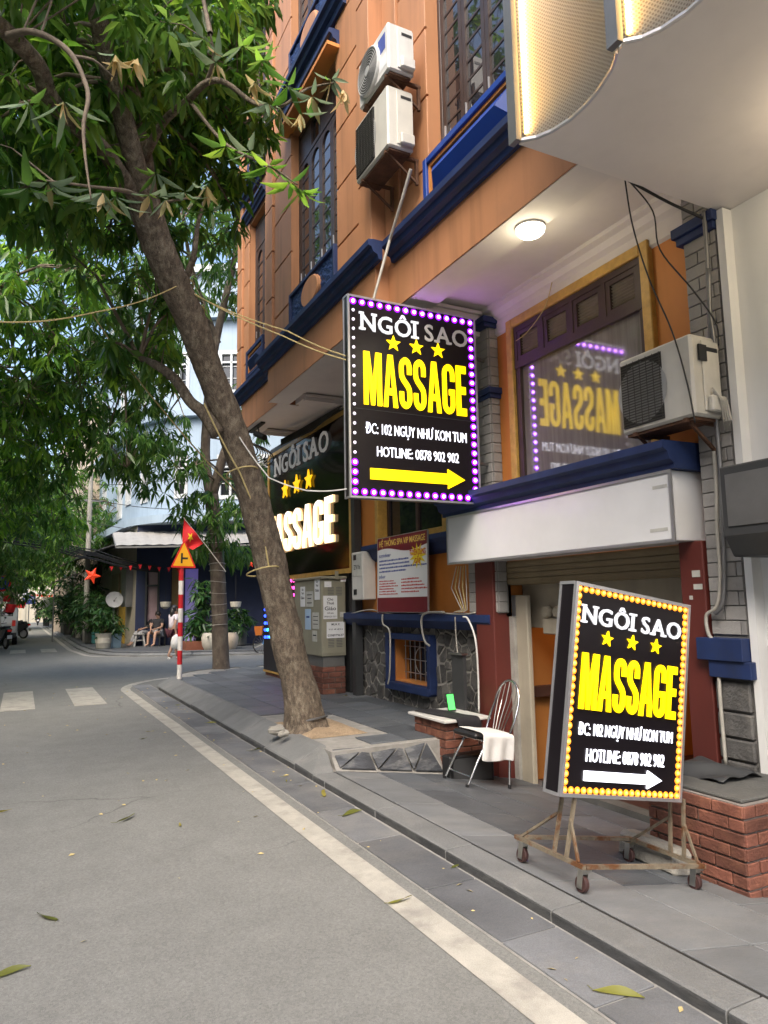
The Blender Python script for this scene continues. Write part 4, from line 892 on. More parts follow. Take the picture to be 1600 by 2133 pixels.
# --- LED message board under it
lb = thing('led_board', 'tall black message board with rows of blue and pink lights behind the leaning tree', 'sign', (4.45, 13, HP))
MB().box(4.42, 4.5, 11.5, 14.2, .3, 2.03).build('panel', 'sign_black', lb)
MB().box(4.41, 4.5, 11.5, 14.2, .262, .3).build('trim', 'gold_frame', lb); MB().box(4.41, 4.5, 11.5, 14.2, 2.03, 2.055).build('trim', 'gold_frame', lb); MB().box(4.43, 4.49, 11.6, 14.1, HP, .262).build('base', 'red_brick', lb)
for rows, xs_ in (((1270, 1283, 1298, 1312, 1327), (553, 558, 563, 568, 573, 578)), ((1210, 1225, 1240, 1256, 1271), (592, 597, 602, 607, 612, 617, 621))):
    for j, py in enumerate(rows):
        for cm, sel in (('led_blue', lambda i: i % 7 < 2), ('led_cyan', lambda i: i % 7 in (2, 6)), ('led_pink', lambda i: i % 7 in (3, 4, 5))):
            mb = MB()
            for i, px in enumerate(xs_):
                if sel(i+(1 if j % 2 else 0)): q = onX(px, py-(px-xs_[0])*.03, 4.415); mb.sphere(q, .032, 6, 4)
            if mb.v: mb.build('led_row', cm, lb, kind='stuff')
# ------------------------------------------------------------------ air conditioners
def aircon(label, X, y0, y1, z0, z1, dep, m, rnd_fan, wallX, group='air conditioners on the orange facade'):
    t = thing('air_conditioner', label, 'air conditioner', (X+dep/2, (y0+y1)/2, z0), group=group)
    H_ = z1-z0; L_ = y1-y0
    MB().box(X, X+dep, y0, y1, z0+.02, z1).build('casing', m, t, bevel=.018)
    yc, zc, r = y1-.02-min(H_, L_)*.44-.02, (z0+z1)/2, H_*.43
    if rnd_fan:
        ca = MB(); ca.lathe([(r*1.04, .0), (r*1.04, -.03), (r*.97, -.035)], 28, (X, yc, zc), 'X').build('fan_ring', m, t)
        gm = MB()
        for k in range(9): rr = r*(k+1)/9.2; gm.tube([(X-.037, yc+rr*math.cos(a*math.pi/14), zc+rr*math.sin(a*math.pi/14)) for a in range(29)], .0035, 4, cap=False)
        gm.lathe([(r*.2, -.042), (r*.2, -.036)], 14, (X, yc, zc), 'X'); gm.build('fan_guard', 'ac_fan', t)
        MB().lathe([(r*.95, -.0355), (r*.95, -.0345)], 24, (X, yc, zc), 'X').build('fan_shadow', 'ac_grille', t)
    else:
        a0, a1, b0, b1 = y1-L_*.62, y1-.03, z0+.06, z1-.05
        MB().box(X-.006, X+.002, a0, a1, b0, b1).build('grille_back', 'black_plastic', t, bevel=.003)
        gm = MB(); n = 24
        for k in range(n): zz = b0+.01+(b1-b0-.02)*k/(n-1); gm.box(X-.016, X-.007, a0+.005, a1-.005, zz-.0035, zz+.0035)
        for k in range(7): yy = a0+.01+(a1-a0-.02)*k/6; gm.box(X-.018, X-.0165, yy-.003, yy+.003, b0, b1)
        gm.build('grille', 'ac_fan' if False else 'ac_grille', t)
        MB().lathe([(r*.9, -.0068), (r*.9, -.0062)], 20, (X, (a0+a1)/2, zc), 'X').build('fan', 'ac_fan', t)
    # service side towards the camera
    MB().box(X+dep*.35, X+dep*.97, y0-.012, y0+.002, z0+.06, z1-.04).build('service_cover', m, t, bevel=.005)
    MB().box(X+dep*.5, X+dep*.9, y0-.016, y0-.012, z1-.12, z1-.09).build('handle_slot', 'black_plastic', t)
    MB().box(X+dep*.42, X+dep*.95, y0-.06, y0-.012, z0+.05, z0+.17).build('valve_cover', m, t, bevel=.012)
    for yy in (y0+.1, y1-.12): MB().bar((X+.01, yy, z0+.005), (wallX, yy, z0+.005), .035, .03).bar((wallX-.02, yy, z0+.02), (wallX-.02, yy, z0-.26), .03).bar((X+.06, yy, z0-.01), (wallX-.02, yy, z0-.24), .022).build('bracket', 'rust', t)
    MB().box(X+.03, X+dep-.03, y0+.03, y1-.03, z0-.002, z0+.022).build('base_pan', 'rust', t)
    return t
a1 = aircon('upper white air conditioner with round fan high on the orange facade', 3.08, 5.78, 6.48, 6.93, 7.48, .3, 'ac_white', True, 3.5)
MB().box(3.078, 3.0795, 5.84, 6.0, 7.22, 7.4).build('brand_sticker', 'ink_blue', a1); MB().box(3.0775, 3.0788, 5.82, 5.98, 7.03, 7.16).build('energy_label', 'paper', a1)
aircon('lower stained air conditioner with dark square grille below the round fan unit', 3.1, 5.86, 6.63, 6.15, 6.84, .3, 'ac_aged', False, 3.5)
a3 = aircon('grimy white air conditioner beside the mirror window above the white fascia', 4.24, 3.4, 4.1, 2.87, 3.5, .29, 'ac_aged', False, 4.62)
MB().box(4.3, 4.38, 3.378, 3.39, 3.3, 3.42).build('open_cover', 'black_plastic', a3)
cb = MB()
for k in range(4): cb.tube([(4.4, 3.37, 3.1-.02*k), (4.42+.02*k, 3.32, 3.0), (4.47, 3.35-.02*k, 2.85), (4.55, 3.4, 2.8)], .007, 5)
cb.build('wiring', 'conduit', a3)
# ceiling lamp
lc = onZ(1105, 482, 4.77); cl = thing('ceiling_lamp', 'round glowing ceiling lamp under the overhang', 'lamp', (lc.x, lc.y, 4.81))
MB().lathe([(.125, .0), (.12, -.03), (.1, -.05), (.045, -.062)], 24, (lc.x, lc.y, 4.792)).build('diffuser', 'lamp_white', cl, smooth=True); MB().lathe([(.13, .019), (.13, .0)], 24, (lc.x, lc.y, 4.792)).build('rim', 'ac_white', cl)
pl_ = bpy.data.lights.new('ceiling_lamp_light', 'POINT'); pl_.energy = 2.2; pl_.color = (1, .86, .55); pl_.shadow_soft_size = .12
lo = bpy.data.objects.new('lamp_light', pl_); COL.objects.link(lo); attach(lo, cl, TR(0, 0, -.3))
# ------------------------------------------------------------------ street cabinet on a brick plinth
cbt = thing('street_cabinet', 'weathered khaki telecom cabinet covered in paper notices', 'cabinet', (4.38, 11.0, HP))
X0, X1, Y0, Y1 = 4.17, 4.6, 10.4, 11.66
MB().box(X0, X1-.02, Y0, Y1, .78, 1.98).build('body', 'cabinet_paint', cbt, bevel=.012)
MB().box(X0-.03, X1-.01, Y0-.04, Y1+.03, 1.98, 2.02).build('roof', 'cabinet_paint', cbt, bevel=.008); MB().box(4.38, 4.44, Y0-.046, Y0-.036, 1.97, 2.1).build('lifting_lug', 'cabinet_paint', cbt)
MB().box(X0+.03, X1-.04, Y0+.03, Y1-.03, .62, .78).build('base', 'cabinet_dark', cbt)
dr = MB().box(X0+.015, X1-.035, Y0-.01, Y0+.001, .82, 1.95).build('door', 'cabinet_paint', cbt, bevel=.004)
vt = MB()
for xx in (X0+.1, X0+.24):
    for zz in (.92, 1.72):
        for k in range(6): vt.box(xx, xx+.1, Y0-.013, Y0-.0095, zz+k*.024, zz+k*.024+.011)
vt.build('vent', 'cabinet_dark', dr); MB().box(X1-.07, X1-.05, Y0-.018, Y0-.009, 1.3, 1.36).build('handle', 'black_plastic', dr)
FY = Y0-.0125
def notice(parent, T, w_, h_, m, lines, name='notice', label=None):
    """a sheet of paper with lettering lines (text, cap height, y, material)"""
    o = MB(T).box(-w_/2, w_/2, -h_/2, h_/2, 0, .0025).build(name, m, parent, label=label)
    for s, ch, yy, mm, wd in lines: text(o, 'lettering', mm, T @ TR(0, yy, .0035), s, ch, .001, .012, 1, wd)
    return o
def sideT(px, py): q = onY(px, py, FY); return frame((q.x, FY-.001, q.z), (1, 0, 0), (0, 0, 1), (0, -1, 0))
k = sideT(688, 1265)
notice(cbt, k, .235, .36, 'paper', [('Cho', .043, .105, 'ink', None), ('Thuê', .043, .045, 'ink', None), ('Giáo', .06, -.045, 'ink', .19), ('Cốt pha', .024, -.1, 'ink', None), ('0928 631 511', .024, -.155, 'ink', .2)], label='white notice with bold black lettering')
notice(cbt, sideT(699, 1312), .3, .25, 'paper', [('MUA X', .034, .07, 'ink', .14), ('TỦ ĐIỆN', .018, 0, 'ink', .24), ('0398979637', .036, -.1, 'ink', .27)])
notice(cbt, sideT(683, 1217), .12, .09, 'paper', [('———', .014, -.02, 'ink_blue', None)]); notice(cbt, sideT(715, 1208), .09, .055, 'paper', [('▬', .012, 0, 'ink_red', .07)]); notice(cbt, sideT(714, 1280), .1, .08, 'paper_grey', [('———', .014, -.01, 'ink_blue', None)])
def faceT(px, py): q = onX(px, py, X0); return frame((X0-.002, q.y, q.z), (0, -1, 0), (0, 0, 1), (-1, 0, 0))
notice(cbt, faceT(631, 1243), .22, .33, 'paper', [('Cho', .035, .1, 'ink', None), ('Thuê', .035, .04, 'ink', None), ('Giáo', .045, -.04, 'ink', .16)]); notice(cbt, faceT(661, 1227), .22, .34, 'paper', [('Cho', .035, .1, 'ink', None), ('Thuê', .035, .04, 'ink', None), ('Giáo', .045, -.04, 'ink', .16)])
notice(cbt, faceT(645, 1248), .34, .25, 'paper_grey', [('▬▬▬', .03, .06, 'ink', .22), ('▬▬', .03, .0, 'ink', .16), ('▬▬▬', .03, -.07, 'ink', .22)]); notice(cbt, faceT(642, 1290), .26, .33, 'paper_blue', [('▬▬', .06, .02, 'ink_blue', .14)])
notice(cbt, faceT(658, 1293), .28, .26, 'paper_grey', [('▬▬▬', .022, .06, 'ink', .2), ('▬▬▬', .022, 0, 'ink', .2), ('▬▬▬', .022, -.06, 'ink', .2)]); notice(cbt, faceT(656, 1325), .2, .17, 'paper_grey', [('▬▬', .04, 0, 'ink', .14)])
def brickblock(name, label, x0, x1, y0, y1, z0, z1, course, length, cat='brickwork', skip=0):
    t = thing(name, label, cat, ((x0+x1)/2, (y0+y1)/2, z0)); MB().box(x0+.014, x1-.014, y0+.014, y1-.014, z0, z1).build('core', 'brick_mortar', t)
    n = int(round((z1-z0)/course))
    for r in range(n):
        zz = z0+(r+.5)*(z1-z0)/n; h = (z1-z0)/n-.012
        for ax in ('x', 'y'):
            a0, a1 = (x0, x1) if ax == 'x' else (y0, y1); p = a0; first = True
            while p < a1-.03:
                ln = min(length*(.5 if first and (r+(ax == 'y')) % 2 else 1), a1-p); first = False
                if a1-p-ln < .05: ln = a1-p
                if ln > .03:
                    j = rnd.uniform(-.003, .003)
                    if ax == 'x': piece(boxmesh(round(ln-.012, 3), .06, h, 'red_brick', .004), 'brick', t, TR(p+ln/2, y0+.03+j, zz) @ Matrix.Rotation(rnd.uniform(-.012, .012), 4, 'Z'))
                    elif not (p < y0+.06 and False): piece(boxmesh(.06, round(ln-.012, 3), h, 'red_brick', .004), 'brick', t, TR(x0+.028+j, p+ln/2+(.004 if p == y0 else 0), zz) @ Matrix.Rotation(rnd.uniform(-.012, .012), 4, 'Z'))
                p += ln
    return t
brickblock('brick_plinth', 'low red brick plinth carrying the telecom cabinet', 4.19, 4.58, 10.43, 11.64, HP, .62, .084, .21, 'plinth')
# meter box, info board
mbx = thing('meter_box', 'white electricity meter box on the orange wall beside the info board', 'meter box', (4.6, 9.8, 1.62))
MB().box(4.5, 4.716, 9.58, 9.98, 1.64, 2.36).build('case', 'ac_white', mbx, bevel=.012); MB().box(4.494, 4.502, 9.62, 9.94, 2.0, 2.33).build('label_plate', 'paper_grey', mbx)
for z_ in (2.24, 1.72): MB().box(4.491, 4.5, 9.8, 9.9, z_, z_+.08).build('window', 'black_plastic', mbx)
text(mbx, 'lettering', 'ink', frame((4.4935, 9.78, 2.1), (0, -1, 0), (0, 0, 1), (-1, 0, 0)), 'ZV1h', .07, .001, .01, 1, .22)
TI = frame((4.515, 9.14, 1.462), (0, -1, 0), (.02, 0, 1), (-1, 0, .02)); IW, IH = 1.42, 1.04
ib = thing('info_board', 'maroon and white spa recruitment board standing on the navy ledge', 'notice board', (4.515, 9.14, 1.462), TI.to_3x3())
MB(TI).box(0, IW, 0, IH, -.015, 0).build('panel', 'banner_white', ib); MB(TI).box(-.006, .008, -.004, IH+.004, -.016, .003).box(IW-.008, IW+.006, -.004, IH+.004, -.016, .003).box(.008, IW-.008, IH-.004, IH+.004, -.016, .003).build('edge', 'alu', ib)
hd = [(0.008, IH-.004), (IW-.008, IH-.004), (IW-.008, IH-.16)]+[(IW*(1-t/12)+.0, IH-.17-.05*math.sin(math.pi*(t/12)*1.0-.0)*(-1 if t < 5 else .8)) for t in range(1, 12)]+[(.008, IH-.2)]
hd = [(0.008, IH-.004), (IW-.008, IH-.004)]+[(IW-.008-(IW-.016)*t/14, IH-.19-.035*math.sin(2*math.pi*t/14-.6)*1.0) for t in range(15)]
MB(TI).prism(hd, 0, .002, 'XY').build('header', 'banner_maroon', ib); MB(TI).box(.008, IW-.008, .004, .2, 0, .002).build('footer', 'banner_maroon', ib)
text(ib, 'lettering', 'ink_gold', TI @ TR(IW/2, IH-.125, .003), 'HỆ THỐNG SPA VIP MASSAGE', .085, .001, .008, 1, IW*.92)
st_ = [(1.17+(.22 if i % 2 == 0 else .1)*math.cos(i*math.pi/11)*1.05, .73+(.17 if i % 2 == 0 else .085)*math.sin(i*math.pi/11)) for i in range(22)]
MB(TI).prism(st_, .002, .0035, 'XY').build('starburst', 'banner_yellow', ib)
text(ib, 'lettering', 'ink_red', TI @ TR(1.17, .74, .0045), 'TUYỂN DỤNG', .075, .001, .02, 1, .42); text(ib, 'lettering', 'ink_red', TI @ TR(1.17, .63, .0045), 'GẤP', .07, .001, .02, 1, .16)
text(ib, 'lettering', 'ink_blue', TI @ TR(.05, .765, .003), 'CÁC VỊ TRÍ TUYỂN DỤNG *', .035, .001, .02, 1, .36, 'LEFT'); text(ib, 'lettering', 'ink_blue', TI @ TR(.05, .47, .003), 'QUYỀN LỢI *', .035, .001, .02, 1, .2, 'LEFT')
def scribble(parent, T, x0, x1, z, h, m, seed):
    r = random.Random(seed); x = x0; mb = MB(T)
    while x < x1: 
        wd = r.uniform(.015, .05); mb.box(x, min(x+wd, x1), z+r.uniform(-.001, .001), z+h*r.uniform(.8, 1.15), .0005, .0018); x += wd+r.uniform(.006, .012)
    o = mb.build('print_line', m, parent, kind='stuff')
for i, (x1_, z_) in enumerate(((.92, .7), (.94, .65), (1.4, .6), (.85, .55))): scribble(ib, TI, .06, x1_, z_, .022, 'ink_blue', i)
for i in range(6): scribble(ib, TI, .06, .5+.06*(i % 3), .42-.036*i, .016, 'ink_red', 20+i)
for i in range(5): scribble(ib, TI, .72, 1.2+.07*(i % 4), .43-.042*i, .018, 'ink_red', 40+i)
scribble(ib, TI, .32, 1.12, .155, .03, 'ink_gold', 60)
for i in range(3): scribble(ib, TI, .06, .62, .115-.035*i, .014, 'paper', 70+i); scribble(ib, TI, .76, 1.38, .115-.035*i, .014, 'paper', 80+i)
# ------------------------------------------------------------------ brick counter, cloth, chair and towel
bc = brickblock('brick_counter', 'small red brick counter with pale stone top beside the chair', 3.9, 4.36, 6.37, 7.02, -.24, .37, .087, .2, 'counter')
MB().box(3.85, 4.42, 6.31, 7.08, .37, .4).build('stone_top', 'marble', bc, bevel=.006)
def cloth(name, label, cat, fn, nu, nv, m, thick=.006, sub=1):
    mb = MB(); mb.add([fn(i/nu, j/nv) for i in range(nu+1) for j in range(nv+1)], [(i*(nv+1)+j, (i+1)*(nv+1)+j, (i+1)*(nv+1)+j+1, i*(nv+1)+j+1) for i in range(nu) for j in range(nv)])
    o = mb.build(name, m, smooth=True, label=label, cat=cat); s = o.modifiers.new('t', 'SOLIDIFY'); s.thickness = thick; s.offset = 1
    if sub: d = o.modifiers.new('s', 'SUBSURF'); d.levels = sub; d.render_levels = sub
    return o
def f_cloth(u, v):                                         # along Y, hanging over the near edge
    L_ = u*.86; y_ = 7.04-L_; x_ = 3.9+.28*v+.1*u
    z_ = .405+.004*math.sin(x_*40+u*9)
    if y_ < 6.3: over = 6.3-y_; y_ = 6.3-.012-.01*math.sin(v*9); z_ = .4-over
    return (x_, y_, z_)
cloth('black_cloth', 'black cloth lying across the stone top of the brick counter', 'cloth', f_cloth, 26, 8, 'cloth_black', .008)
ph = thing('phone', 'small phone with glowing green screen leaning on the brick counter', 'phone', (4.24, 6.78, .4))
Tp = TR(4.24, 6.78, .41) @ Matrix.Rotation(-.25, 4, 'X'); MB(Tp).box(-.05, .05, 0, .012, 0, .19).build('case', 'black_plastic', ph, bevel=.004); MB(Tp).box(-.042, .042, -.0015, 0, .012, .178).build('screen', 'screen_green', ph)
db = thing('dark_board', 'tall narrow black board standing behind the phone against the column', 'board', (4.44, 6.9, .2))
MB().box(4.4, 4.44, 6.78, 7.02, .2, 1.0).build('panel', 'charcoal', db); MB().box(4.37, 4.445, 6.76, 7.04, 1.0, 1.02).build('top_rail', 'steel', db)
sp = thing('black_box', 'black box standing under the chair against the brick counter', 'box', (4.1, 6.28, -.2))
MB().box(3.83, 4.36, 6.2, 6.355, slope(4.1)-.06, .07).build('case', 'black_plastic', sp, bevel=.012); MB().box(3.87, 4.32, 6.192, 6.201, slope(4.1)-.01, .04).build('front', 'charcoal', sp)
CH = (TR(4.03, 6.0, slope(4.03)) @ Matrix.Rotation(math.atan(SL)*.8, 4, 'Y'))
ch = thing('dining_chair', 'chrome chair with tall arched bar back standing before the brick counter', 'chair', CH.translation, CH.to_3x3())
def lg(*p, r=.0115): return MB(CH).tube(p, r, 10)
for s in (-1, 1):
    lg((-.27, s*.2, 0), (-.16, s*.19, .25), (-.06, s*.185, .44)).build('leg', 'chrome', ch, smooth=1.); lg((.21, s*.21, 0), (.2, s*.2, .25), (.17, s*.19, .45)).build('leg', 'chrome', ch, smooth=1.)
    for x_, y_ in ((-.27, .2), (.21, .21)): MB(CH).lathe([(.016, 0), (.016, .035)], 10, (x_, s*y_, 0)).build('foot', 'black_plastic', ch)
lg((-.225, -.196, .1), (-.225, .196, .1), r=.009).build('stretcher', 'chrome', ch); lg((-.14, -.19, .43), (.17, -.19, .43), r=.009).tube([(-.14, .19, .43), (.17, .19, .43)], .009, 10).tube([(-.14, -.19, .431), (-.14, .19, .431)], .009, 10).build('seat_frame', 'chrome', ch)
ar = [(.17+.1*t, s*(.19+.015*math.sin(t*3.1)), .45+.33*t) for s, tt in ((-1, (0, .25, .5, .75, 1)),) for t in tt]
ar += [(.27+.03*math.sin(a), -.19*math.cos(a), .78+.22*math.sin(a)) for a in [math.pi*i/14 for i in range(1, 14)]]+[(.17+.1*t, .19+.015*math.sin(t*3.1), .45+.33*t) for t in (1, .75, .5, .25, 0)]
MB(CH).tube(ar, .012, 10).build('back_arch', 'chrome', ch, smooth=1.)
for i in range(5):
    y_ = (i-2)*.035; MB(CH).tube([(.17, y_*1.0, .45), (.21, y_*1.5, .62), (.262, y_*2.0, .8), (.295, y_*1.9, .985-abs(i-2)*.022)], .005, 6).build('back_bar', 'steel', ch)
MB(CH).box(-.22, .2, -.205, .205, .44, .49).build('seat', 'black_plastic', ch, bevel=.02)
def f_towel(u, v):
    x_ = -.15+.36*u; L_ = v*.66; y_ = .2-L_; z_ = .499+.004*math.sin(u*7+v*5)
    if y_ < -.215:
        over = -.215-y_; y_ = -.222-.012*math.sin(u*14)*min(1, over*8)-.012; z_ = .497-over*(1+.04*math.sin(u*6))
    elif y_ < -.18: z_ -= (-.18-y_)**2*1.5
    return CH @ Vector((x_-.012*max(0, .3-z_)*(1 if u < .5 else -1), y_, z_))
cloth('towel', 'rumpled white towel draped over the seat of the chrome chair', 'towel', f_towel, 16, 26, 'cloth_white', .007)
def f_towel2(u, v):
    y_ = -.1+.26*u; z_ = .44-.26*v; return CH @ Vector((-.2-.02*v-.012*math.sin(u*11)*v, y_, z_))
# ------------------------------------------------------------------ brick planter and things at the right
pz = slope(3.85)-.06
pt = brickblock('brick_planter', 'red brick planter wall with dark slab top at the right edge', 3.81, 4.56, 2.93, 3.66, pz-.06, .375, .082, .22, 'planter')
MB().box(3.85, 4.55, 2.97, 3.64, .375, .4).build('slab_top', 'concrete_dark', pt, bevel=.008)
def f_tarp(u, v): return (4.05+.45*u, 3.25+.38*v, .408+.09*math.sin(math.pi*min(1, u*1.2))*(.4+.6*v)+.02*math.sin(u*11+v*7))
cloth('black_tarp', 'crumpled black sheet lying on the brick planter', 'sheet', f_tarp, 10, 10, 'charcoal', .008)
blk = MB().box(-.08, .08, -.26, .26, 0, .17)
o = blk.build('concrete_block', 'concrete', bevel=.03, label='rough pale concrete block lying against the brick planter behind the wheels', cat='block'); o.matrix_world = TR(3.72, 3.56, slope(3.72)-.015) @ Matrix.Rotation(math.atan(SL), 4, 'Y') @ Matrix.Rotation(-.06, 4, 'Z')
bd = thing('box_sign', 'dark grey box sign projecting from the white wall at the right edge', 'sign', (4.4, 2.8, 1.9))
MB().prism([(4.2, 2.47), (4.655, 2.47), (4.655, 1.86), (4.28, 1.86), (4.2, 2.0)], 1.8, 3.22, 'XZ').build('case', 'charcoal', bd, bevel=.01); MB().box(4.19, 4.2, 1.85, 3.17, 2.06, 2.41).build('face', 'grey_metal', bd)
MB().tube([(4.5, 3.05, 1.86), (4.55, 2.75, -.3)], .03, 8).build('prop_pole', 'grey_metal', label='slanting grey pole under the dark box sign', cat='pole')
def curve(name, label, cat, pts, X, r, m, **kw):
    P = [onX(px, py, X if not isinstance(X, (list, tuple)) else X[i]) for i, (px, py) in enumerate(pts)]
    Q = []
    for i in range(len(P)-1):                              # Catmull-Rom
        a, b, c, d = P[max(i-1, 0)], P[i], P[i+1], P[min(i+2, len(P)-1)]
        for k in range(6): t = k/6; Q.append(.5*((2*b)+(c-a)*t+(2*a-5*b+4*c-d)*t*t+(3*b-a-3*c+d)*t**3))
    Q.append(P[-1]); return MB().tube(Q, r, 6).build(name, m, smooth=True, label=label, cat=cat, **kw)
curve('conduit', 'pale conduit bending down beside the right red column', 'conduit', [(1487, 940), (1492, 1010), (1494, 1100), (1500, 1200), (1494, 1262), (1472, 1282), (1476, 1320), (1494, 1352), (1500, 1450), (1512, 1592)], 4.52, .014, 'conduit')
curve('conduit', 'dark pipe alongside the pale conduit at the right pilaster', 'conduit', [(1476, 560), (1482, 760), (1494, 900), (1502, 1000), (1508, 1150), (1506, 1250), (1490, 1278)], 4.5, .017, 'grey_metal')
curve('conduit', 'thick pale pipe dropping from the right eaves to the air conditioner', 'conduit', [(1466, 440), (1472, 520), (1478, 640), (1488, 720), (1494, 840)], 4.5, .016, 'grey_metal')
curve('cable', 'long thin cable hanging across the mirror window', 'cable', [(1302, 374), (1318, 470), (1352, 580), (1400, 690), (1432, 800), (1448, 880)], [3.84, 4.0, 4.1, 4.18, 4.22, 4.22], .006, 'cable')
curve('cable', 'thin looping cable beside the right end of the ceiling', 'cable', [(1310, 376), (1360, 440), (1375, 520), (1440, 600), (1490, 670), (1497, 720)], [3.86, 4.1, 4.25, 4.35, 4.45, 4.48], .006, 'cable')
curve('cable', 'black strut cable from the white soffit to the right pilaster', 'cable', [(1310, 376), (1390, 420), (1466, 455)], [3.88, 4.2, 4.5], .012, 'cable')
curve('cable', 'pale wire along the ceiling edge over the mirror window', 'cable', [(1010, 672), (1060, 640), (1150, 585), (1230, 540), (1330, 470), (1400, 425)], 4.66, .008, 'charcoal')
curve('cable', 'wire hanging down the louvred transom', 'cable', [(1150, 588), (1135, 640), (1100, 690), (1075, 710)], 4.64, .005, 'rope')
jb = thing('junction_box', 'small grey junction box on the pilaster right of the hanging sign', 'junction box', (4.55, 6.45, 2.62)); MB().box(4.53, 4.586, 6.38, 6.56, 2.66, 2.84).build('case', 'ac_white', jb, bevel=.01); MB().box(4.525, 4.531, 6.42, 6.52, 2.7, 2.8).build('lid', 'ac_aged', jb)
# loose cables on the navy ledge and down the stones
curve('conduit', 'thin white conduit down the stones left of the basement window', 'conduit', [(797, 1280), (798, 1300), (812, 1318), (812, 1400), (808, 1425)], 4.5, .012, 'conduit')
curve('conduit', 'looping grey conduit above the right of the basement window', 'conduit', [(925, 1275), (885, 1278), (878, 1300), (885, 1335), (895, 1345)], 4.5, .014, 'conduit')
curve('conduit', 'white conduit beside the left red column', 'conduit', [(965, 1285), (975, 1290), (990, 1330), (996, 1400), (998, 1485)], 4.45, .011, 'ac_white')
curve('cable', 'thin cable down the stones behind the dark board', 'cable', [(948, 1285), (952, 1350), (962, 1420)], 4.5, .007, 'conduit')
for i in range(5):
    y_ = 6.6+i*.05; MB().tube([(4.52, y_+.25, 2.0), (4.5, y_+.22+.03*i, 1.75), (4.53, y_+.26-.02*i, 1.5), (4.5, y_+.3, 1.47)], .006, 5).build('cable', 'rope' if i % 2 else 'conduit', label='brown wire in the bunch hanging left of the red column', cat='cable', group='wires hanging beside the left red column')
curve('cable', 'tangled grey cable lying along the navy ledge', 'cable', [(732, 1278), (770, 1270), (800, 1276), (850, 1283), (900, 1276), (960, 1280), (990, 1276)], 4.54, .009, 'conduit')
# spotlight and cable coil under the far end of the overhang
sl_ = thing('spotlight', 'small black spotlight hung under the far end of the orange overhang', 'lamp', (3.68, 12.3, 4.8)); MB().box(3.64, 3.72, 11.9, 12.7, 4.78, 4.81).build('track', 'black_plastic', sl_); MB().tube([(3.68, 12.2, 4.78), (3.7, 12.2, 4.66)], .012, 6).build('stem', 'black_plastic', sl_); MB().tube([(3.66, 12.3, 4.68), (3.76, 12.05, 4.56)], .055, 12).build('head', 'black_plastic', sl_)
for i in range(7):
    c = Vector((3.62+.03*i, 12.75, 4.6-.02*i)); MB().tube([c+Vector((.22*math.cos(a)*(1+.1*i), .06*math.sin(a*2), -.12+.16*math.sin(a)*(1+.06*i))) for a in [2*math.pi*k/20 for k in range(21)]], .012, 5, cap=False).build('cable_coil', 'conduit' if i % 3 else 'cable', label='loose loop of cable hanging under the far end of the overhang', cat='cable', group='cable loops under the overhang')
for i in range(6): MB().tube([(4.3, 12.75, 4.72-.02*i), (4.45, 12.0-.1*i, 4.78-.03*i), (4.5, 11.2, 4.8-.02*i), (4.52, 10.3, 4.79)], .014, 5).build('cable', 'cable', label='dark cable running along the top of the black wall sign', cat='cable', group='cables over the black wall sign')
# inside the garage
el = thing('emergency_light', 'twin-lamp emergency light on the beige lintel inside the garage', 'lamp', (4.93, 5.85, 1.25)); MB().box(4.88, 4.949, 5.68, 5.98, 1.24, 1.4).build('case', 'beige_panel', el, bevel=.01)
for y_ in (5.74, 5.92): MB().lathe([(.05, -.04), (.065, .0), (.065, .02)], 16, (4.9, y_, 1.47), 'X').build('lamp_head', 'beige_panel', el)
pc = thing('plastic_chair', 'blue plastic chair inside the dark garage', 'chair', (5.3, 5.5, slope(4.9)-.03)); zf_ = slope(4.9)-.03
mat('blue_plastic', (.02, .05, .4), .4, .05, 4)
MB().box(5.1, 5.5, 5.3, 5.7, zf_+.42, zf_+.45).build('seat', 'blue_plastic', pc, bevel=.01); MB().box(5.1, 5.5, 5.68, 5.72, zf_+.45, zf_+.85).build('backrest', 'blue_plastic', pc, bevel=.01)
for x_ in (5.12, 5.46):
    for y_ in (5.32, 5.66): MB().tube([(x_+(-.03 if x_ < 5.3 else .03), y_, zf_), (x_, y_, zf_+.43)], .022, 8).build('leg', 'blue_plastic', pc)
il = bpy.data.lights.new('garage_lamp', 'POINT'); il.energy = 16; il.color = (1, .55, .2); il.shadow_soft_size = .15; ilo = bpy.data.objects.new('garage_lamp', il); COL.objects.link(ilo); ilo.location = (6.6, 5.0, 2.1)
# ------------------------------------------------------------------ traffic sign
ts = thing('traffic_sign', 'yellow triangular junction sign on a red and white banded pole', 'traffic sign', (2.78, 14.33, HP))
for i in range(8):
    z_ = HP+.27*(i); MB().lathe([(.048, 0), (.048, .27)], 16, (2.78, 14.33, z_)).build('pole_band', 'pole_white' if i % 2 == 0 else 'pole_red', ts, smooth=1.)
def tri(s): return [(-.235*s, -.18*s+.0), (.235*s, -.18*s), (0, .36*s)]
def rtri(s, r):                                            # rounded triangle
    out = []
    for i, (x, z) in enumerate(tri(s)):
        a0 = (210, 330, 90)[i]; out += [(x*(1-r)+.235*r*.55*math.cos(math.radians(a0-55+k*22)), z*(1-r)+.235*r*.55*math.sin(math.radians(a0-55+k*22))) for k in range(6)]
    return out
TSg = frame((2.81, 14.27, 2.53), (1, 0, -.02), (.02, 0, 1), (0, -1, 0))
MB(TSg).prism(rtri(1.08, .12), -.006, 0, 'XY').build('border', 'sign_red', ts); MB(TSg).prism(rtri(.86, .06), .001, .004, 'XY').build('plate', 'sign_yellow', ts)
MB(TSg).box(-.055, -.02, -.1, .1, .005, .007).box(-.02, .08, -.02, .018, .005, .007).build('symbol', 'black_plastic', ts)
from mathutils import noise as mnoise
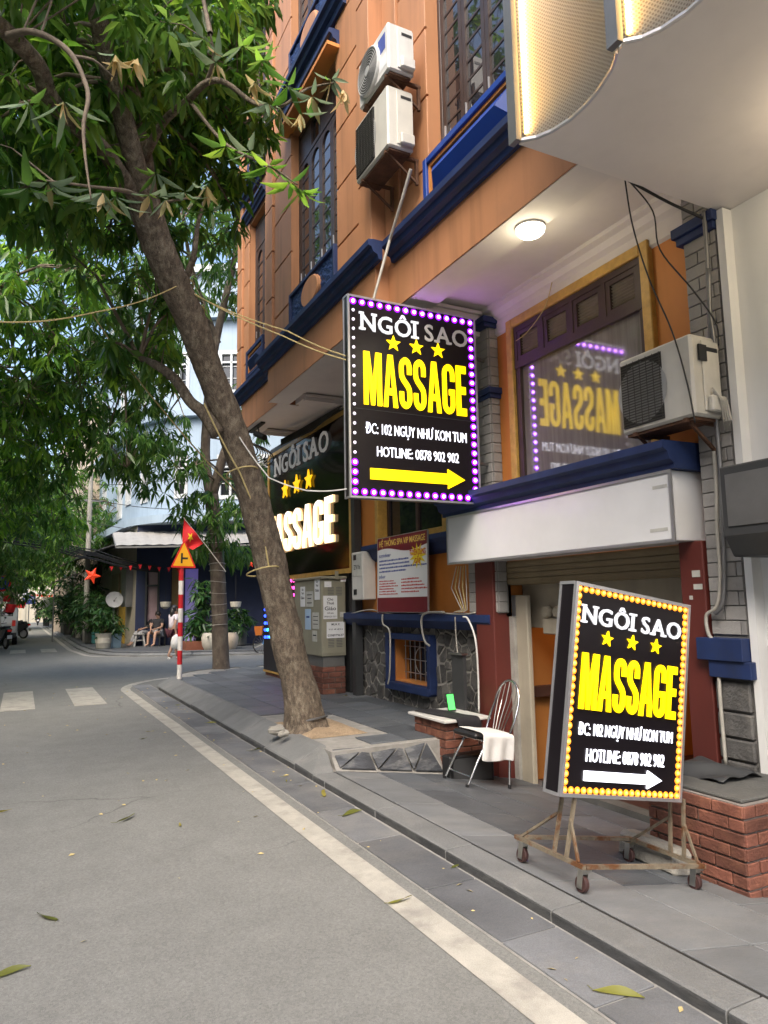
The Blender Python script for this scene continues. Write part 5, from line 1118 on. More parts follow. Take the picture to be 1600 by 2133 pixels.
# ------------------------------------------------------------------ trees
def unit(a): return a/np.maximum(1e-9, np.linalg.norm(a, axis=-1, keepdims=True))
def leafarrays(P, D, L, W, detail, rs_, curl=.25):
    """P base points, D directions, L lengths, W widths -> verts, faces (lanceolate leaves, folded and drooping)"""
    n = len(P); up = np.array([0, 0, 1.])+rs_.normal(0, .35, (n, 3)); S = unit(np.cross(D, up)); N = unit(np.cross(S, D)); L = L[:, None]; W = W[:, None]
    g = np.array([0, 0, -1.])
    def at(t, s, h): return P+D*(L*t)+S*(W*s)+N*(W*h)+g*(L*curl*t*t)
    if detail:
        V = np.stack([at(0, 0, 0), at(.38, 0, 0), at(.72, 0, 0), at(1, 0, 0), at(.36, -.5, .22), at(.72, -.36, .16), at(.36, .5, .22), at(.72, .36, .16)], 1)
        F = [(0, 4, 1), (0, 1, 6), (1, 4, 5), (1, 5, 2), (1, 2, 7), (1, 7, 6), (2, 5, 3), (2, 3, 7)]
    else:
        V = np.stack([at(0, 0, 0), at(.42, -.5, .1), at(1, 0, 0), at(.42, .5, .1)], 1); F = [(0, 1, 2), (0, 2, 3)]
    k = V.shape[1]; F = np.array(F); Fa = (F[None]+np.arange(n)[:, None, None]*k).reshape(-1, 3); return V.reshape(-1, 3), Fa, len(F)
def foliage(name, parent, m, P, D, L, W, detail, rs_, kind='stuff', **kw):
    V, Fa, nf = leafarrays(P, D, L, W, detail, rs_, kw.pop('curl', .25)); off = np.array(WM[parent].translation); V = V-off
    me = bpy.data.meshes.new(name); me.vertices.add(len(V)); me.vertices.foreach_set('co', V.astype(np.float32).ravel())
    me.loops.add(Fa.size); me.loops.foreach_set('vertex_index', Fa.astype(np.int32).ravel()); me.polygons.add(len(Fa))
    me.polygons.foreach_set('loop_start', np.arange(0, Fa.size, 3, dtype=np.int32)); me.polygons.foreach_set('loop_total', np.full(len(Fa), 3, np.int32))
    me.update(); at = me.attributes.new('rnd', 'FLOAT', 'FACE'); at.data.foreach_set('value', np.repeat(rs_.rand(len(P)), nf).astype(np.float32))
    me.materials.append(M[m]); o = bpy.data.objects.new(name, me); COL.objects.link(o); attach(o, parent); return props(o, kind=kind, **kw)
def whorls(C, n, Lm, rs_, spread=(.1, 1.1), wr=.24):
    """leaf rosettes at twig tips"""
    m = len(C); A = rs_.rand(m, n)*.7+np.arange(n)[None]*2*np.pi/n+rs_.rand(m, 1)*6; E = rs_.uniform(spread[0], spread[1], (m, n))
    D = np.stack([np.cos(A)*np.cos(E), np.sin(A)*np.cos(E), -np.sin(E)], -1).reshape(-1, 3); P = np.repeat(C, n, 0)+D*.02+rs_.normal(0, .035, (m*n, 3))
    L = Lm*rs_.uniform(.65, 1.25, m*n); return P, unit(D), L, L*wr*rs_.uniform(.8, 1.2, m*n)
def blob(c, r, n, rs_, shell=.45):
    d = unit(rs_.normal(0, 1, (n, 3))); q = (shell+(1-shell)*rs_.rand(n, 1)**.6); return np.array(c)+d*q*np.array(r)
def limb(nodes, radii, name, m, parent, n=10, wob=.06, sub=4):
    P = [Vector(p) for p in nodes]; Q = []; R = []
    for i in range(len(P)-1):
        a, b, c, d = P[max(i-1, 0)], P[i], P[i+1], P[min(i+2, len(P)-1)]
        for k in range(sub): t = k/sub; Q.append(.5*((2*b)+(c-a)*t+(2*a-5*b+4*c-d)*t*t+(3*b-a-3*c+d)*t**3)); R.append(radii[i]*(1-t)+radii[i+1]*t)
    Q.append(P[-1]); R.append(radii[-1])
    if n < 30: return MB().tube(Q, R, n, wob=wob).build(name, m, parent, smooth=True), Q
    mb = MB().tube(Q, R, n); ring = n                     # old bark: ridges, knots and a flared foot
    for i, q in enumerate(Q):
        for k in range(ring):
            v = mb.v[i*ring+k]; d = (v-q); a_ = 2*math.pi*k/ring
            f = 1+.10*mnoise.noise(Vector((d.x*5, d.y*5, v.z*2.2)))+.055*mnoise.noise(Vector((d.x*22, d.y*22, v.z*6)))+.035*mnoise.noise(Vector((d.x*60, d.y*60, v.z*22)))
            if v.z < HP+.5: f += .22*((HP+.5-v.z)/.5)**2*(.5+.5*math.sin(a_*5+1))
            for kx, kz, kr in ((1.2, 1.95, .1), (3.6, 3.35, .12), (4.4, 1.35, .09), (2.6, 4.3, .1)):
                da = (a_-kx+math.pi) % (2*math.pi)-math.pi; w2 = (da*.17/.09)**2+((v.z-kz)/.09)**2; f += kr*1.2*math.exp(-w2)-kr*1.3*math.exp(-w2*5)
            mb.v[i*ring+k] = q+d*f
    return mb.build(name, m, parent, smooth=True), Q
def twigs(parent, limbs_, C, rs_, r=.012, name='twigs', m='twig'):
    """thin branches linking every tip to the nearest limb through a few gathering points"""
    S = np.array([tuple(p) for q in limbs_ for p in q]); hubs = C[rs_.choice(len(C), min(len(C), max(4, len(C)//14)), False)]
    mb = MB()
    for h in hubs:
        s = S[np.argmin(((S-h)**2).sum(1))]; mid = s*.45+h*.55+np.array([0, 0, .12*np.linalg.norm(h-s)]); mb.tube([s, mid, h], [r*2.2, r*1.5, r*.8], 5, cap=False)
    A = np.concatenate([hubs, S[::3]])
    for c in C[::2]:
        s = A[np.argmin(((A-c)**2).sum(1))]
        if 1e-3 < np.linalg.norm(s-c) < 1.6: mb.tube([s, s*.4+c*.6+np.array([0, 0, .06]), c], [r*.7, r*.5, r*.3], 4, cap=False)
    mb.build(name, m, parent, smooth=True, kind='stuff')
def pp(px, py, Y): return onY(px, py, Y)
rs1 = np.random.RandomState(11)
# --- the leaning tree in front of the facade
ta = thing('leaning_tree', 'big leaning mango tree rising from the sandy pit and arching over the road', 'tree', (3.05, 7.75, HP))
tn = [(641, 1535, 7.72), (637, 1500, 7.75), (622, 1430, 7.76), (600, 1340, 7.75), (560, 1160, 7.7), (520, 1010, 7.6), (478, 880, 7.5), (440, 780, 7.4), (395, 660, 7.2), (350, 560, 7.0), (318, 480, 6.9), (300, 420, 6.8)]
_, qa = limb([pp(*t) for t in tn], [.26, .215, .195, .18, .172, .165, .155, .148, .152, .158, .158, .15], 'trunk', 'bark', ta, 44, .05, 16)
LA = [qa[-30::3]]
def tl(nodes, radii, m='bark', n=9): o, q = limb([pp(*t) for t in nodes], radii, 'limb', m, ta, n, .06, 4); LA.append(q)
tl([(312, 460, 6.9), (290, 370, 6.6), (265, 280, 6.4), (235, 170, 6.2), (210, 60, 6.0), (185, -70, 5.8), (160, -230, 5.5)], [.11, .1, .095, .09, .085, .075, .05])
tl([(310, 440, 6.9), (300, 340, 7.0), (282, 230, 7.1), (262, 120, 7.25), (243, 0, 7.4), (235, -160, 7.6)], [.1, .095, .09, .085, .08, .055])
tl([(298, 430, 6.8), (262, 380, 6.6), (210, 306, 6.3), (153, 258, 6.1), (105, 205, 5.9), (83, 144, 5.7), (44, 96, 5.5), (-20, 40, 5.2), (-160, -40, 4.8)], [.09, .08, .075, .072, .075, .07, .065, .06, .04])
tl([(300, 330, 6.9), (340, 255, 6.6), (390, 210, 6.2), (430, 172, 5.9), (470, 172, 5.7), (530, 215, 5.5), (585, 222, 5.35), (640, 185, 5.2), (700, 172, 5.1)], [.05, .04, .035, .03, .024, .018, .014, .01, .006])
tl([(378, 600, 7.15), (402, 540, 6.9), (412, 470, 6.8), (425, 420, 6.7)], [.045, .03, .022, .012]); tl([(455, 905, 7.45), (425, 862, 7.5), (395, 835, 7.6), (365, 790, 7.8), (325, 760, 8.0), (290, 745, 8.3)], [.09, .07, .06, .055, .05, .03])
tl([(18, 75, 5.0), (60, 65, 4.8), (110, 82, 4.7), (150, 115, 4.6), (175, 165, 4.55), (184, 205, 4.5), (174, 260, 4.5), (178, 330, 4.5), (190, 415, 4.5)], [.03, .022, .02, .018, .016, .014, .012, .009, .005], 'twig', 6)
tl([(150, 117, 4.6), (195, 125, 4.6), (235, 160, 4.65)], [.012, .009, .005], 'twig', 6); tl([(430, 172, 5.9), (445, 120, 5.7), (438, 70, 5.6)], [.02, .014, .007], 'twig', 6)
tl([(395, 210, 6.2), (470, 300, 5.7), (560, 345, 5.4), (620, 385, 5.3)], [.02, .014, .01, .005], 'twig', 6); tl([(300, 420, 6.8), (270, 400, 5.9), (200, 390, 5.4), (90, 375, 5.2)], [.03, .02, .012, .006], 'twig', 6); tl([(320, 440, 6.8), (350, 420, 6.0), (420, 410, 5.7)], [.02, .012, .006], 'twig', 6)
tl([(610, 1330, 7.72), (640, 1335, 7.5)], [.03, .02], 'bark', 6) if False else None
crown_px = [(120, 120, 6.6, (1.3, 1.3, .7), 200), (330, 80, 8.0, (1.2, 1.4, .7), 190), (40, 330, 6.8, (.9, 1.2, .45), 130), (420, 250, 8.6, (1.0, 1.2, .8), 190), (230, -200, 6.2, (1.6, 1.8, .8), 180), (-120, -80, 5.6, (1.6, 1.6, .8), 190),
            (440, -60, 8.4, (1.0, 1.3, .7), 130), (-420, 150, 6.0, (1.5, 1.6, .8), 150), (170, 260, 8.2, (1.3, 1.2, .7), 190), (380, 420, 9.0, (.8, 1.0, .5), 90), (270, 620, 8.8, (.7, .8, .4), 50), (-250, -500, 5, (1.6, 1.8, .8), 130), (120, 430, 8.5, (1.1, .9, .35), 110), (300, 740, 8.4, (.6, .6, .3), 40), (240, 130, 9.5, (1.6, 1.2, .9), 170), (60, 40, 9, (1.6, 1.2, .8), 170), (180, 60, 7.2, (1.2, 1.2, .7), 170), (300, 200, 7.8, (1.0, 1.0, .6), 130), (60, 200, 7.5, (1.1, 1.2, .6), 150), (460, 130, 9, (.9, 1.2, .8), 130), (350, 300, 8.4, (.9, 1, .6), 120)]
C = np.concatenate([blob(pp(px, py, Y), r, int(n*.6), rs1) for px, py, Y, r, n in crown_px])
sel = rs1.rand(len(C)) < .8
P, D, L, W = whorls(C[sel], 11, .21, rs1, (.1, 1.4), .32); foliage('crown', ta, 'leaf_near', P, D, L, W, True, rs1)
P, D, L, W = whorls(C[~sel], 10, .2, rs1, (.0, 1.2), .32); foliage('crown_bright_leaves', ta, 'leaf_bright', P, D, L, W, True, rs1)  # brighter green share of the rosettes
twigs(ta, LA, C, rs1)
# nearest sprays: every leaf its own piece
def leafmesh(m, seed, curl, wr=.27):
    r = np.random.RandomState(seed); V, Fa, nf = leafarrays(np.zeros((1, 3)), np.array([[1., 0, 0]]), np.array([1.]), np.array([wr]), True, r, curl)
    # finer outline: subdivide once
    me = bpy.data.meshes.new('leaf'); me.from_pydata([tuple(v) for v in V], [], [tuple(f) for f in Fa]); me.materials.append(M[m])
    a = me.attributes.new('rnd', 'FLOAT', 'FACE'); a.data.foreach_set('value', np.full(len(Fa), r.rand(), np.float32))
    for p in me.polygons: p.use_smooth = True
    return me
LM = {m: [leafmesh(m, 50+i, c, (.2, .26, .3)[i % 3]) for i, c in enumerate((.1, .35, .7, -.15))] for m in ('leaf_near', 'leaf_dry', 'leaf_bright', 'leaf_grey')}
def spray(px, py, Y, mix, n=7, Ln=.22, droop=(.1, .9)):
    c = pp(px, py, Y)
    for i in range(n):
        m = rnd.choice(mix); a = i*2*math.pi/n+rnd.uniform(-.4, .4); e_ = rnd.uniform(*droop)
        if m == 'leaf_dry': e_ = rnd.uniform(.9, 1.45)
        d = Vector((math.cos(a)*math.cos(e_), math.sin(a)*math.cos(e_), -math.sin(e_))); L_ = Ln*rnd.uniform(.6, 1.2)*(.8 if m == 'leaf_dry' else 1)
        y_ = d.cross(Vector((rnd.uniform(-.4, .4), rnd.uniform(-.4, .4), 1))).normalized(); z_ = d.cross(y_)
        Rm = Matrix((d, y_, z_)).transposed().to_4x4()
        piece(rnd.choice(LM[m]), 'leaf', ta, Matrix.Translation(c+d*.01) @ Rm @ Matrix.Scale(L_, 4))
dry, dg, br, gn = ['leaf_dry', 'leaf_dry', 'leaf_grey'], ['leaf_dry', 'leaf_grey', 'leaf_grey', 'leaf_near'], ['leaf_bright', 'leaf_bright', 'leaf_near'], ['leaf_near', 'leaf_grey']
for s in [(240, 112, 4.65, dry, 8), (282, 122, 4.7, dry, 7), (132, 210, 4.6, dry, 7), (60, 215, 4.8, gn, 7), (425, 80, 5.5, dg, 8), (450, 130, 5.6, dry, 6), (505, 95, 5.4, br, 8), (545, 125, 5.3, br, 8), (530, 170, 5.3, dry, 8), (560, 215, 5.3, dg, 9), (585, 225, 5.3, dry, 8), (625, 235, 5.2, dry, 8), (650, 200, 5.15, dg, 8), (690, 165, 5.1, dg, 8), (715, 185, 5.05, dry, 7),
          (600, 178, 5.2, br, 7), (560, 345, 5.4, br, 8), (605, 378, 5.3, br, 9), (630, 395, 5.3, br, 7), (520, 315, 5.5, gn, 7), (470, 305, 5.6, br, 7), (100, 380, 5.15, dg, 9), (60, 390, 5.2, gn, 7), (215, 400, 5.35, dry, 8), (240, 410, 5.4, dg, 8), (310, 405, 5.9, dg, 8), (345, 415, 5.9, dry, 8), (385, 400, 5.7, dg, 8), (430, 385, 5.7, dry, 7), (325, 360, 6.0, gn, 8), (440, 440, 5.8, gn, 6)]:
    spray(s[0], s[1], s[2], s[3], s[4], .23)
# --- upright tree at the corner
tb = thing('corner_tree', 'straight wire-wrapped tree at the pavement corner with forked trunk', 'tree', (4.05, 16.15, HP))
rs2 = np.random.RandomState(5)
_, q1 = limb([pp(*t) for t in ((462, 1402, 16.15), (460, 1380, 16.15), (456, 1250, 16.1), (449, 1120, 16.1), (440, 1030, 16.1))], [.22, .19, .175, .165, .16], 'trunk', 'bark_dark', tb, 14, .05)
LB = [q1]
def tl2(nodes, radii): o, q = limb([pp(*t) for t in nodes], radii, 'limb', 'bark_dark', tb, 8, .06, 4); LB.append(q)
tl2([(441, 1040, 16.1), (428, 960, 16.2), (432, 860, 16.2), (438, 780, 16.3), (452, 700, 16.4), (470, 620, 16.5), (488, 540, 16.6), (500, 420, 16.8)], [.14, .12, .11, .1, .1, .09, .07, .04]); tl2([(441, 1035, 16.1), (462, 960, 15.9), (480, 900, 15.8), (500, 800, 15.8)], [.12, .1, .09, .05]); tl2([(455, 715, 16.4), (430, 650, 16.3), (400, 560, 16.2), (380, 450, 16)], [.07, .06, .05, .03]); tl2([(434, 880, 16.2), (380, 820, 15.6), (320, 790, 15.2), (260, 800, 15)], [.06, .05, .04, .02])
CB = np.concatenate([blob(pp(px, py, Y), r, int(n*.62), rs2) for px, py, Y, r, n in [(440, 560, 16.5, (1.6, 1.6, 1.1), 230), (300, 640, 15.5, (1.5, 1.6, 1.1), 230), (230, 800, 15.2, (1.3, 1.4, .8), 190), (330, 960, 15.6, (1.0, 1.2, .7), 130), (430, 1060, 15.8, (.8, .9, .6), 80), (250, 930, 15, (1.0, 1.2, .5), 110), (430, 1130, 16.5, (.7, .9, .3), 50), (520, 1010, 17.5, (.8, 1.0, .9), 80), (400, 330, 16.5, (2.2, 2.2, 1.6), 250), (520, 850, 18, (.6, .8, 1), 60), (480, 1150, 17.2, (.7, .8, .25), 45)]])
CB = np.concatenate([CB, np.concatenate([blob(pp(px, py, Y), r, int(n*.35), rs2, .3) for px, py, Y, r, n in [(400, 480, 15.5, (1.6, 1.5, 1.0), 180), (250, 720, 15, (1.2, 1.3, .7), 130), (470, 430, 17, (1.2, 1.3, 1.0), 130), (330, 870, 15.4, (.8, 1, .5), 80), (230, 560, 15.5, (1.3, 1.4, .9), 150)]])]); P, D, L, W = whorls(CB, 9, .27, rs2, (.3, 1.4), .23); foliage('crown', tb, 'leaf_mid', P, D, L, W, False, rs2); twigs(tb, LB, CB, rs2, .011)
for i, py in enumerate((1112, 1130, 1152, 1175, 1190, 1212, 1235, 1258, 1280, 1302)):
    c = pp(459-(1395-py)*.03, py, 16.1); MB().tube([c+Vector((.185*math.cos(a), .185*math.sin(a), .02*math.sin(a+i))) for a in [2*math.pi*k/16 for k in range(17)]], .008, 4, cap=False).build('wire_ring', 'conduit', tb)
for i, (px, py, w_) in enumerate(((640, 1500, .225), (548, 1190, .178), (505, 985, .17), (395, 652, .158), (372, 598, .155))):
    c = pp(px, py, 7.75-.3*(i/3)); MB().tube([c+Vector((w_*math.cos(a), w_*math.sin(a), .05*math.cos(a+1))) for a in [2*math.pi*k/20 for k in range(21)]], .009 if i else .012, 5, cap=False).build('tie_rope', 'rope' if i else 'grey_metal', ta)
# --- street trees further down
def street_tree(label, x, y, h, r, nblob, seed, m, Lf=.26, hang=0., group='trees down the street'):
    rs_ = np.random.RandomState(seed); t = thing('street_tree', label, 'tree', (x, y, .0), group=group)
    top = Vector((x+rs_.uniform(-.5, .9), y, h*.55)); _, q = limb([(x, y, -.05), (x+.08, y, h*.2), (top.x*.6+x*.4, y, h*.4), tuple(top)], [.2, .17, .15, .12], 'trunk', 'bark_dark', t, 10)
    Q = [q]; pts = []
    for i in range(nblob):
        a = i*2.4; c = Vector((top.x+r*.62*math.cos(a)*(.4+.6*((i*37) % 10)/10), y+r*.62*math.sin(a), h*(.52+.42*((i*53) % 10)/10)-hang*((i*29) % 5)/5))
        _, qq = limb([tuple(top), tuple((top+c)/2+Vector((0, 0, .3))), tuple(c)], [.08, .05, .02], 'limb', 'bark_dark', t, 6, .05, 3); Q.append(qq); pts.append(blob(c, (r*.5, r*.5, r*.33), 75, rs_, .3))
    Cc = np.concatenate(pts); P, D, L, W = whorls(Cc, 8, Lf, rs_, (.1, 1.2), .3); foliage('crown', t, m, P, D, L, W, False, rs_); twigs(t, Q, Cc, rs_, .014)
nl = thing('roadside_tree', 'roadside tree on the left whose dense crown fills the left edge', 'tree', (-3.9, 12.5, .14), group='trees down the street'); rs3 = np.random.RandomState(31)
_, q3 = limb([(-3.9, 12.5, .1), (-3.8, 12.5, 2), (-3.4, 12.7, 4), (-2.6, 13, 5.5)], [.24, .2, .18, .15], 'trunk', 'bark_dark', nl, 12)
LN = [q3]
for e_ in ((-.6, 13.4, 7.2), (-1.2, 15.5, 6.6), (.6, 15, 8.2), (-2.6, 14.5, 8.5), (-3.6, 11, 7.5), (0, 17, 6.4)): _, qq = limb([(-2.6, 13, 5.5), tuple((Vector((-2.6, 13, 5.5))+Vector(e_))/2+Vector((0, 0, .35))), e_], [.11, .07, .03], 'limb', 'bark_dark', nl, 7, .05, 3); LN.append(qq)
CN = np.concatenate([blob(pp(px, py, Y), r, int(n*(.42 if px > 100 and py > 450 else .72)), rs3, .25) for px, py, Y, r, n in [(60, 600, 14, (1.4, 1.6, .8), 220), (150, 500, 15, (1.3, 1.5, .9), 200), (30, 760, 14.5, (1.4, 1.6, .8), 240), (150, 690, 16, (1.2, 1.4, .9), 190), (60, 880, 15.5, (1.3, 1.5, .8), 220), (170, 860, 17, (1.0, 1.3, .8), 150), (-200, 600, 13, (1.8, 1.8, 1.3), 200), (-300, 850, 13, (1.6, 1.8, 1.1), 160), (40, 1000, 17, (1.3, 1.6, .7), 200), (120, 380, 15.5, (1.8, 1.6, 1.2), 200), (-60, 1080, 17.5, (1.2, 1.4, .5), 120), (90, 1090, 19, (1.1, 1.6, .5), 120)]])
s3 = rs3.rand(len(CN)) < .5
P, D, L, W = whorls(CN[s3], 9, .27, rs3, (.1, 1.3), .27); foliage('crown', nl, 'leaf_mid', P, D, L, W, False, rs3); P, D, L, W = whorls(CN[~s3], 9, .26, rs3, (.1, 1.2), .27); foliage('crown_bright_leaves', nl, 'leaf_bright', P, D, L, W, False, rs3); twigs(nl, LN, CN, rs3, .013)  # brighter half: the strong light on this crown is put into leaf colour
street_tree('nearest roadside tree on the left, its crown hanging over the road', -2.9, 17.5, 9.5, 3.8, 12, 21, 'leaf_far', .24, 1.4); street_tree('second roadside tree on the left with bright hanging foliage', -2.6, 25, 10, 4.2, 13, 22, 'leaf_far', .27, 2.5)
street_tree('third roadside tree on the left above the parked vehicles', -2.4, 34, 10, 4.4, 13, 23, 'leaf_far', .32, 3.0); street_tree('tree rising beside the awning of the cafe', 2.95, 37, 10, 4.0, 12, 24, 'leaf_mid', .32, 2.6); street_tree('tall far tree before the end wall on the right', 3.6, 52, 12, 5, 12, 25, 'leaf_far', .45, 3.5); street_tree('tall far tree before the end wall on the left', -.5, 62, 13, 5.5, 12, 26, 'leaf_far', .5, 4.5)
street_tree('shady tree over the motorbikes', -1.8, 29.5, 8, 3.6, 14, 42, 'leaf_mid', .3, 3.2); street_tree('dark tree over the middle of the far street', -.6, 42, 9.5, 4.4, 14, 43, 'leaf_mid', .36, 4.0)
street_tree('slim trunk tree in front of the pale end wall', 3.1, 82, 12, 5, 9, 27, 'leaf_far', .6, 3)
# ropes and wires tied to the trees
def wire(name, label, cat, pts, r, m, **kw):
    P = [pp(*t) for t in pts]; Q = []
    for a, b in zip(P, P[1:]):
        for k in range(8): t = k/8; Q.append(a.lerp(b, t)-Vector((0, 0, (b-a).length*.03*math.sin(math.pi*t)))) 
    Q.append(P[-1]); return MB().tube(Q, r, 5).build(name, m, label=label, cat=cat, **kw)
wire('rope', 'yellow rope stretched from the leaning trunk up to the left foliage', 'rope', [(560, 1085, 7.5), (340, 855, 8.5), (190, 650, 9.0)], .009, 'rope'); wire('rope', 'yellow strap running from the leaning trunk to the hanging sign', 'rope', [(372, 598, 7.1), (600, 690, 6.6), (722, 742, 6.36)], .007, 'rope'); wire('rope', 'lower yellow strap from the leaning trunk to the hanging sign', 'rope', [(368, 590, 7.1), (590, 700, 6.6), (722, 750, 6.36)], .007, 'rope')
wire('rope', 'pale rope from the leaning trunk to the left edge', 'rope', [(380, 590, 7.0), (200, 650, 6.2), (-60, 668, 5.2)], .006, 'rope'); wire('cable', 'white wire looping from the leaning trunk to the hanging sign', 'cable', [(480, 880, 7.5), (560, 995, 7.0), (640, 1022, 6.7), (726, 1018, 6.36)], .007, 'ac_white'); wire('rope', 'knotted yellow rope running down the leaning trunk', 'rope', [(425, 840, 7.25), (500, 985, 7.42), (545, 1085, 7.52), (560, 1180, 7.55)], .01, 'rope')
# fallen leaves, one by one
for (px, py, z_, L_, a, lb_) in [(262, 1708, 0, .2, .6, 'twisted green leaf lying alone in the middle of the road'), (376, 1720, 0, .09, 1.2, 'small dark curled leaf on the asphalt right of the twisted leaf'), (100, 1912, 0, .17, 2., 'curled green leaf near the left bottom of the road'), (12, 2035, 0, .2, 0., 'dark leaf cut by the left edge near the bottom'), (4, 1693, 0, .15, .2, 'yellow leaf at the left edge of the road'),
        (832, 1877, .004, .16, .3, 'brown leaf lying on the edge line'), (950, 1808, .01, .08, .5, 'small yellow leaf on the gutter slabs nearest the wheeled sign'), (735, 1697, .01, .2, .2, 'long green and yellow leaf against the kerb'), (678, 1655, .01, .2, 1., 'bunch-like yellow green leaf in the gutter below the slate triangles'), (595, 1618, .01, .1, .3, 'upper of two small dark leaves in the gutter'), (598, 1629, .01, .1, 1.4, 'lower of two small yellow leaves in the gutter'),
        (531, 1563, .01, .18, .5, 'yellow leaf in the gutter beside the tree pit'), (440, 1507, .01, .14, -.4, 'dark yellow leaf in the gutter halfway to the corner'), (445, 1545, 0, .09, .8, 'small brown leaf beside the gutter halfway to the corner'), (313, 1525, 0, .1, -.6, 'small yellow leaf left of the edge line'), (300, 1540, 0, .1, .4, 'reddish leaf left of the edge line'), (1288, 2078, .01, .2, -.9, 'long curved yellow green leaf on the gutter slabs at the bottom right'), (372, 1470, .01, .1, .2, 'tiny leaf in the gutter near the corner'), (720, 1450, .2, .09, .3, 'small dark leaf on the pavement by the cabinet')]:
    p = onZ(px, py, z_); r = np.random.RandomState(int(px)); mb = MB(); n = 8
    vs = []
    for i in range(n+1):
        t = i/n; wv = .1*math.sin(math.pi*min(1, t*1.05))**.8+.004; zc = .012+.05*math.sin(t*3.1+px)**2*.6+.02*t; tw = .9*math.sin(t*2+px)
        for s in (-1, 0, 1): vs.append(((t-.5)+.0, .12*math.sin(t*2.6+px)+s*wv*math.cos(tw), zc+s*wv*math.sin(tw)*.8+(.02 if s else 0)))
    mn = min(v[2] for v in vs); vs = [(v[0]*L_, v[1]*L_, (v[2]-mn)*L_+.004) for v in vs]
    mb.add(vs, [(i*3+j, i*3+j+3, i*3+j+4, i*3+j+1) for i in range(n) for j in range(2)]); mb.tube([(-.5*L_, .12*math.sin(px)*L_, .01), (-.62*L_, .1*L_, .012)], .0015, 4)
    o = mb.build('fallen_leaf', 'leaf_fallen', smooth=True, label=lb_, cat='leaf', group='fallen leaves on the road'); o.matrix_world = TR(p.x, p.y, z_+.002) @ Matrix.Rotation(a, 4, 'Z')

# bits of leaf and grit strewn on the road and gutter
lt = MB(); rl = random.Random(4)
for i in range(150):
    y_ = rl.uniform(2, 16); x_ = rl.uniform(-1.2, 2.0) if i % 3 else rl.uniform(2.05, 2.4); s_ = rl.uniform(.008, .028); a_ = rl.uniform(0, 6.3); z_ = .006 if x_ < 2.05 else .014
    lt.add([(x_+s_*math.cos(a_), y_+s_*math.sin(a_), z_), (x_+s_*.4*math.cos(a_+1.6), y_+s_*.4*math.sin(a_+1.6), z_+s_*.3), (x_-s_*math.cos(a_), y_-s_*math.sin(a_), z_+.001), (x_-s_*.4*math.cos(a_+1.6), y_-s_*.4*math.sin(a_+1.6), z_)], [(0, 1, 2, 3)])
lt.build('litter', 'rope', label='scattered bits of dry leaf and grit on the road', cat='litter', kind='stuff')
# ------------------------------------------------------------------ across the side street
mat('pale_blue_wall', (.3, .385, .47), .7, .08, 1., .05, 20, streak=.22); mat('white_trim', (.5, .52, .52), .6, .06, 2); mat('beige_wall', (.46, .38, .29), .8, .12, 1., streak=.3); mat('cream_wall', (.62, .56, .44), .8, .08, .6, streak=.15)
mat('navy_wall', (.01, .018, .06), .6, .15, 2); mat('tan_door', (.3, .19, .08), .6, .1, 2); mat('yellow_door', (.5, .33, .06), .5, .1, 3); mat('pink_glass', (.4, .28, .3), .2, .1, 2); mat('violet_lit', (.4, .36, .6), .6, .1, 2, emis=(.35, .25, 1), es=.05)  # the violet light of the room is put into the doorway's colour and glow
mat('corrugated', (.3, .29, .27), .5, .1, 3, streak=.3); mat('dark_sheet', (.06, .06, .065), .6, .2, 2); mat('skin', (.45, .27, .19), .55, .05, 8); mat('hair', (.012, .01, .009), .5, .1, 20)
mat('shirt_white', (.68, .62, .66), .85, .08, 9); mat('shorts_maroon', (.06, .012, .02), .85, .1, 9); mat('cloth_dark', (.03, .03, .035), .9, .15, 9); mat('cloth_grey', (.3, .3, .31), .9, .1, 9)
mat('terracotta', (.26, .09, .05), .8, .15, 6); mat('pot_white', (.5, .47, .4), .7, .12, 8, .2, 40); mat('pot_blue', (.32, .45, .55), .5, .08, 6); mat('pot_teal', (.05, .2, .2), .5, .1, 6); mat('stool_grey', (.36, .36, .35), .5, .06, 5)
mat('car_white', (.7, .7, .7), .2, .03, 2, coat=.6); mat('tyre', (.015, .015, .015), .8, .1, 9); mat('red_lens', (.5, .01, .01), .2, 0, emis=(1, .02, .01), es=.03); mat('moto_black', (.02, .02, .022), .25, .1, 6, coat=.5); mat('wood_light', (.36, .2, .08), .6, .2, 8); mat('bike_blue', (.12, .3, .6), .35, .05, 6); mat('basket_orange', (.7, .2, .03), .6, .1, 8)
bulbmat('lantern_red', (.8, .06, .02), .16); mat('dish', (.36, .37, .38), .7, .1, 4)
SA, SB = onZ(221, 1116, 5.0), onZ(310, 1073, 5.0); fd = Vector((CR.x, CR.y, 0)).normalized(); sd_ = (SA-SB).normalized()
pb = thing('pale_blue_building', 'pale blue corner house with rounded front and white framed windows', 'building', (SB.x, SB.y, 0))
def seg_wall(parent, p, q, z0, z1, holes_, m, th=.22, name='wall'):
    d = (q-p); L_ = d.length; d.normalize(); T = frame((p.x, p.y, 0), d, (0, 0, 1), (d.y, -d.x, 0))
    mb = MB(); wallbox(mb, -th, 0, 0, L_, z0, z1, holes_, 'X'); mb.v = [T @ Vector((v.y, v.z, v.x)) for v in mb.v]
    return weld(mb.build(name, m, parent)), T
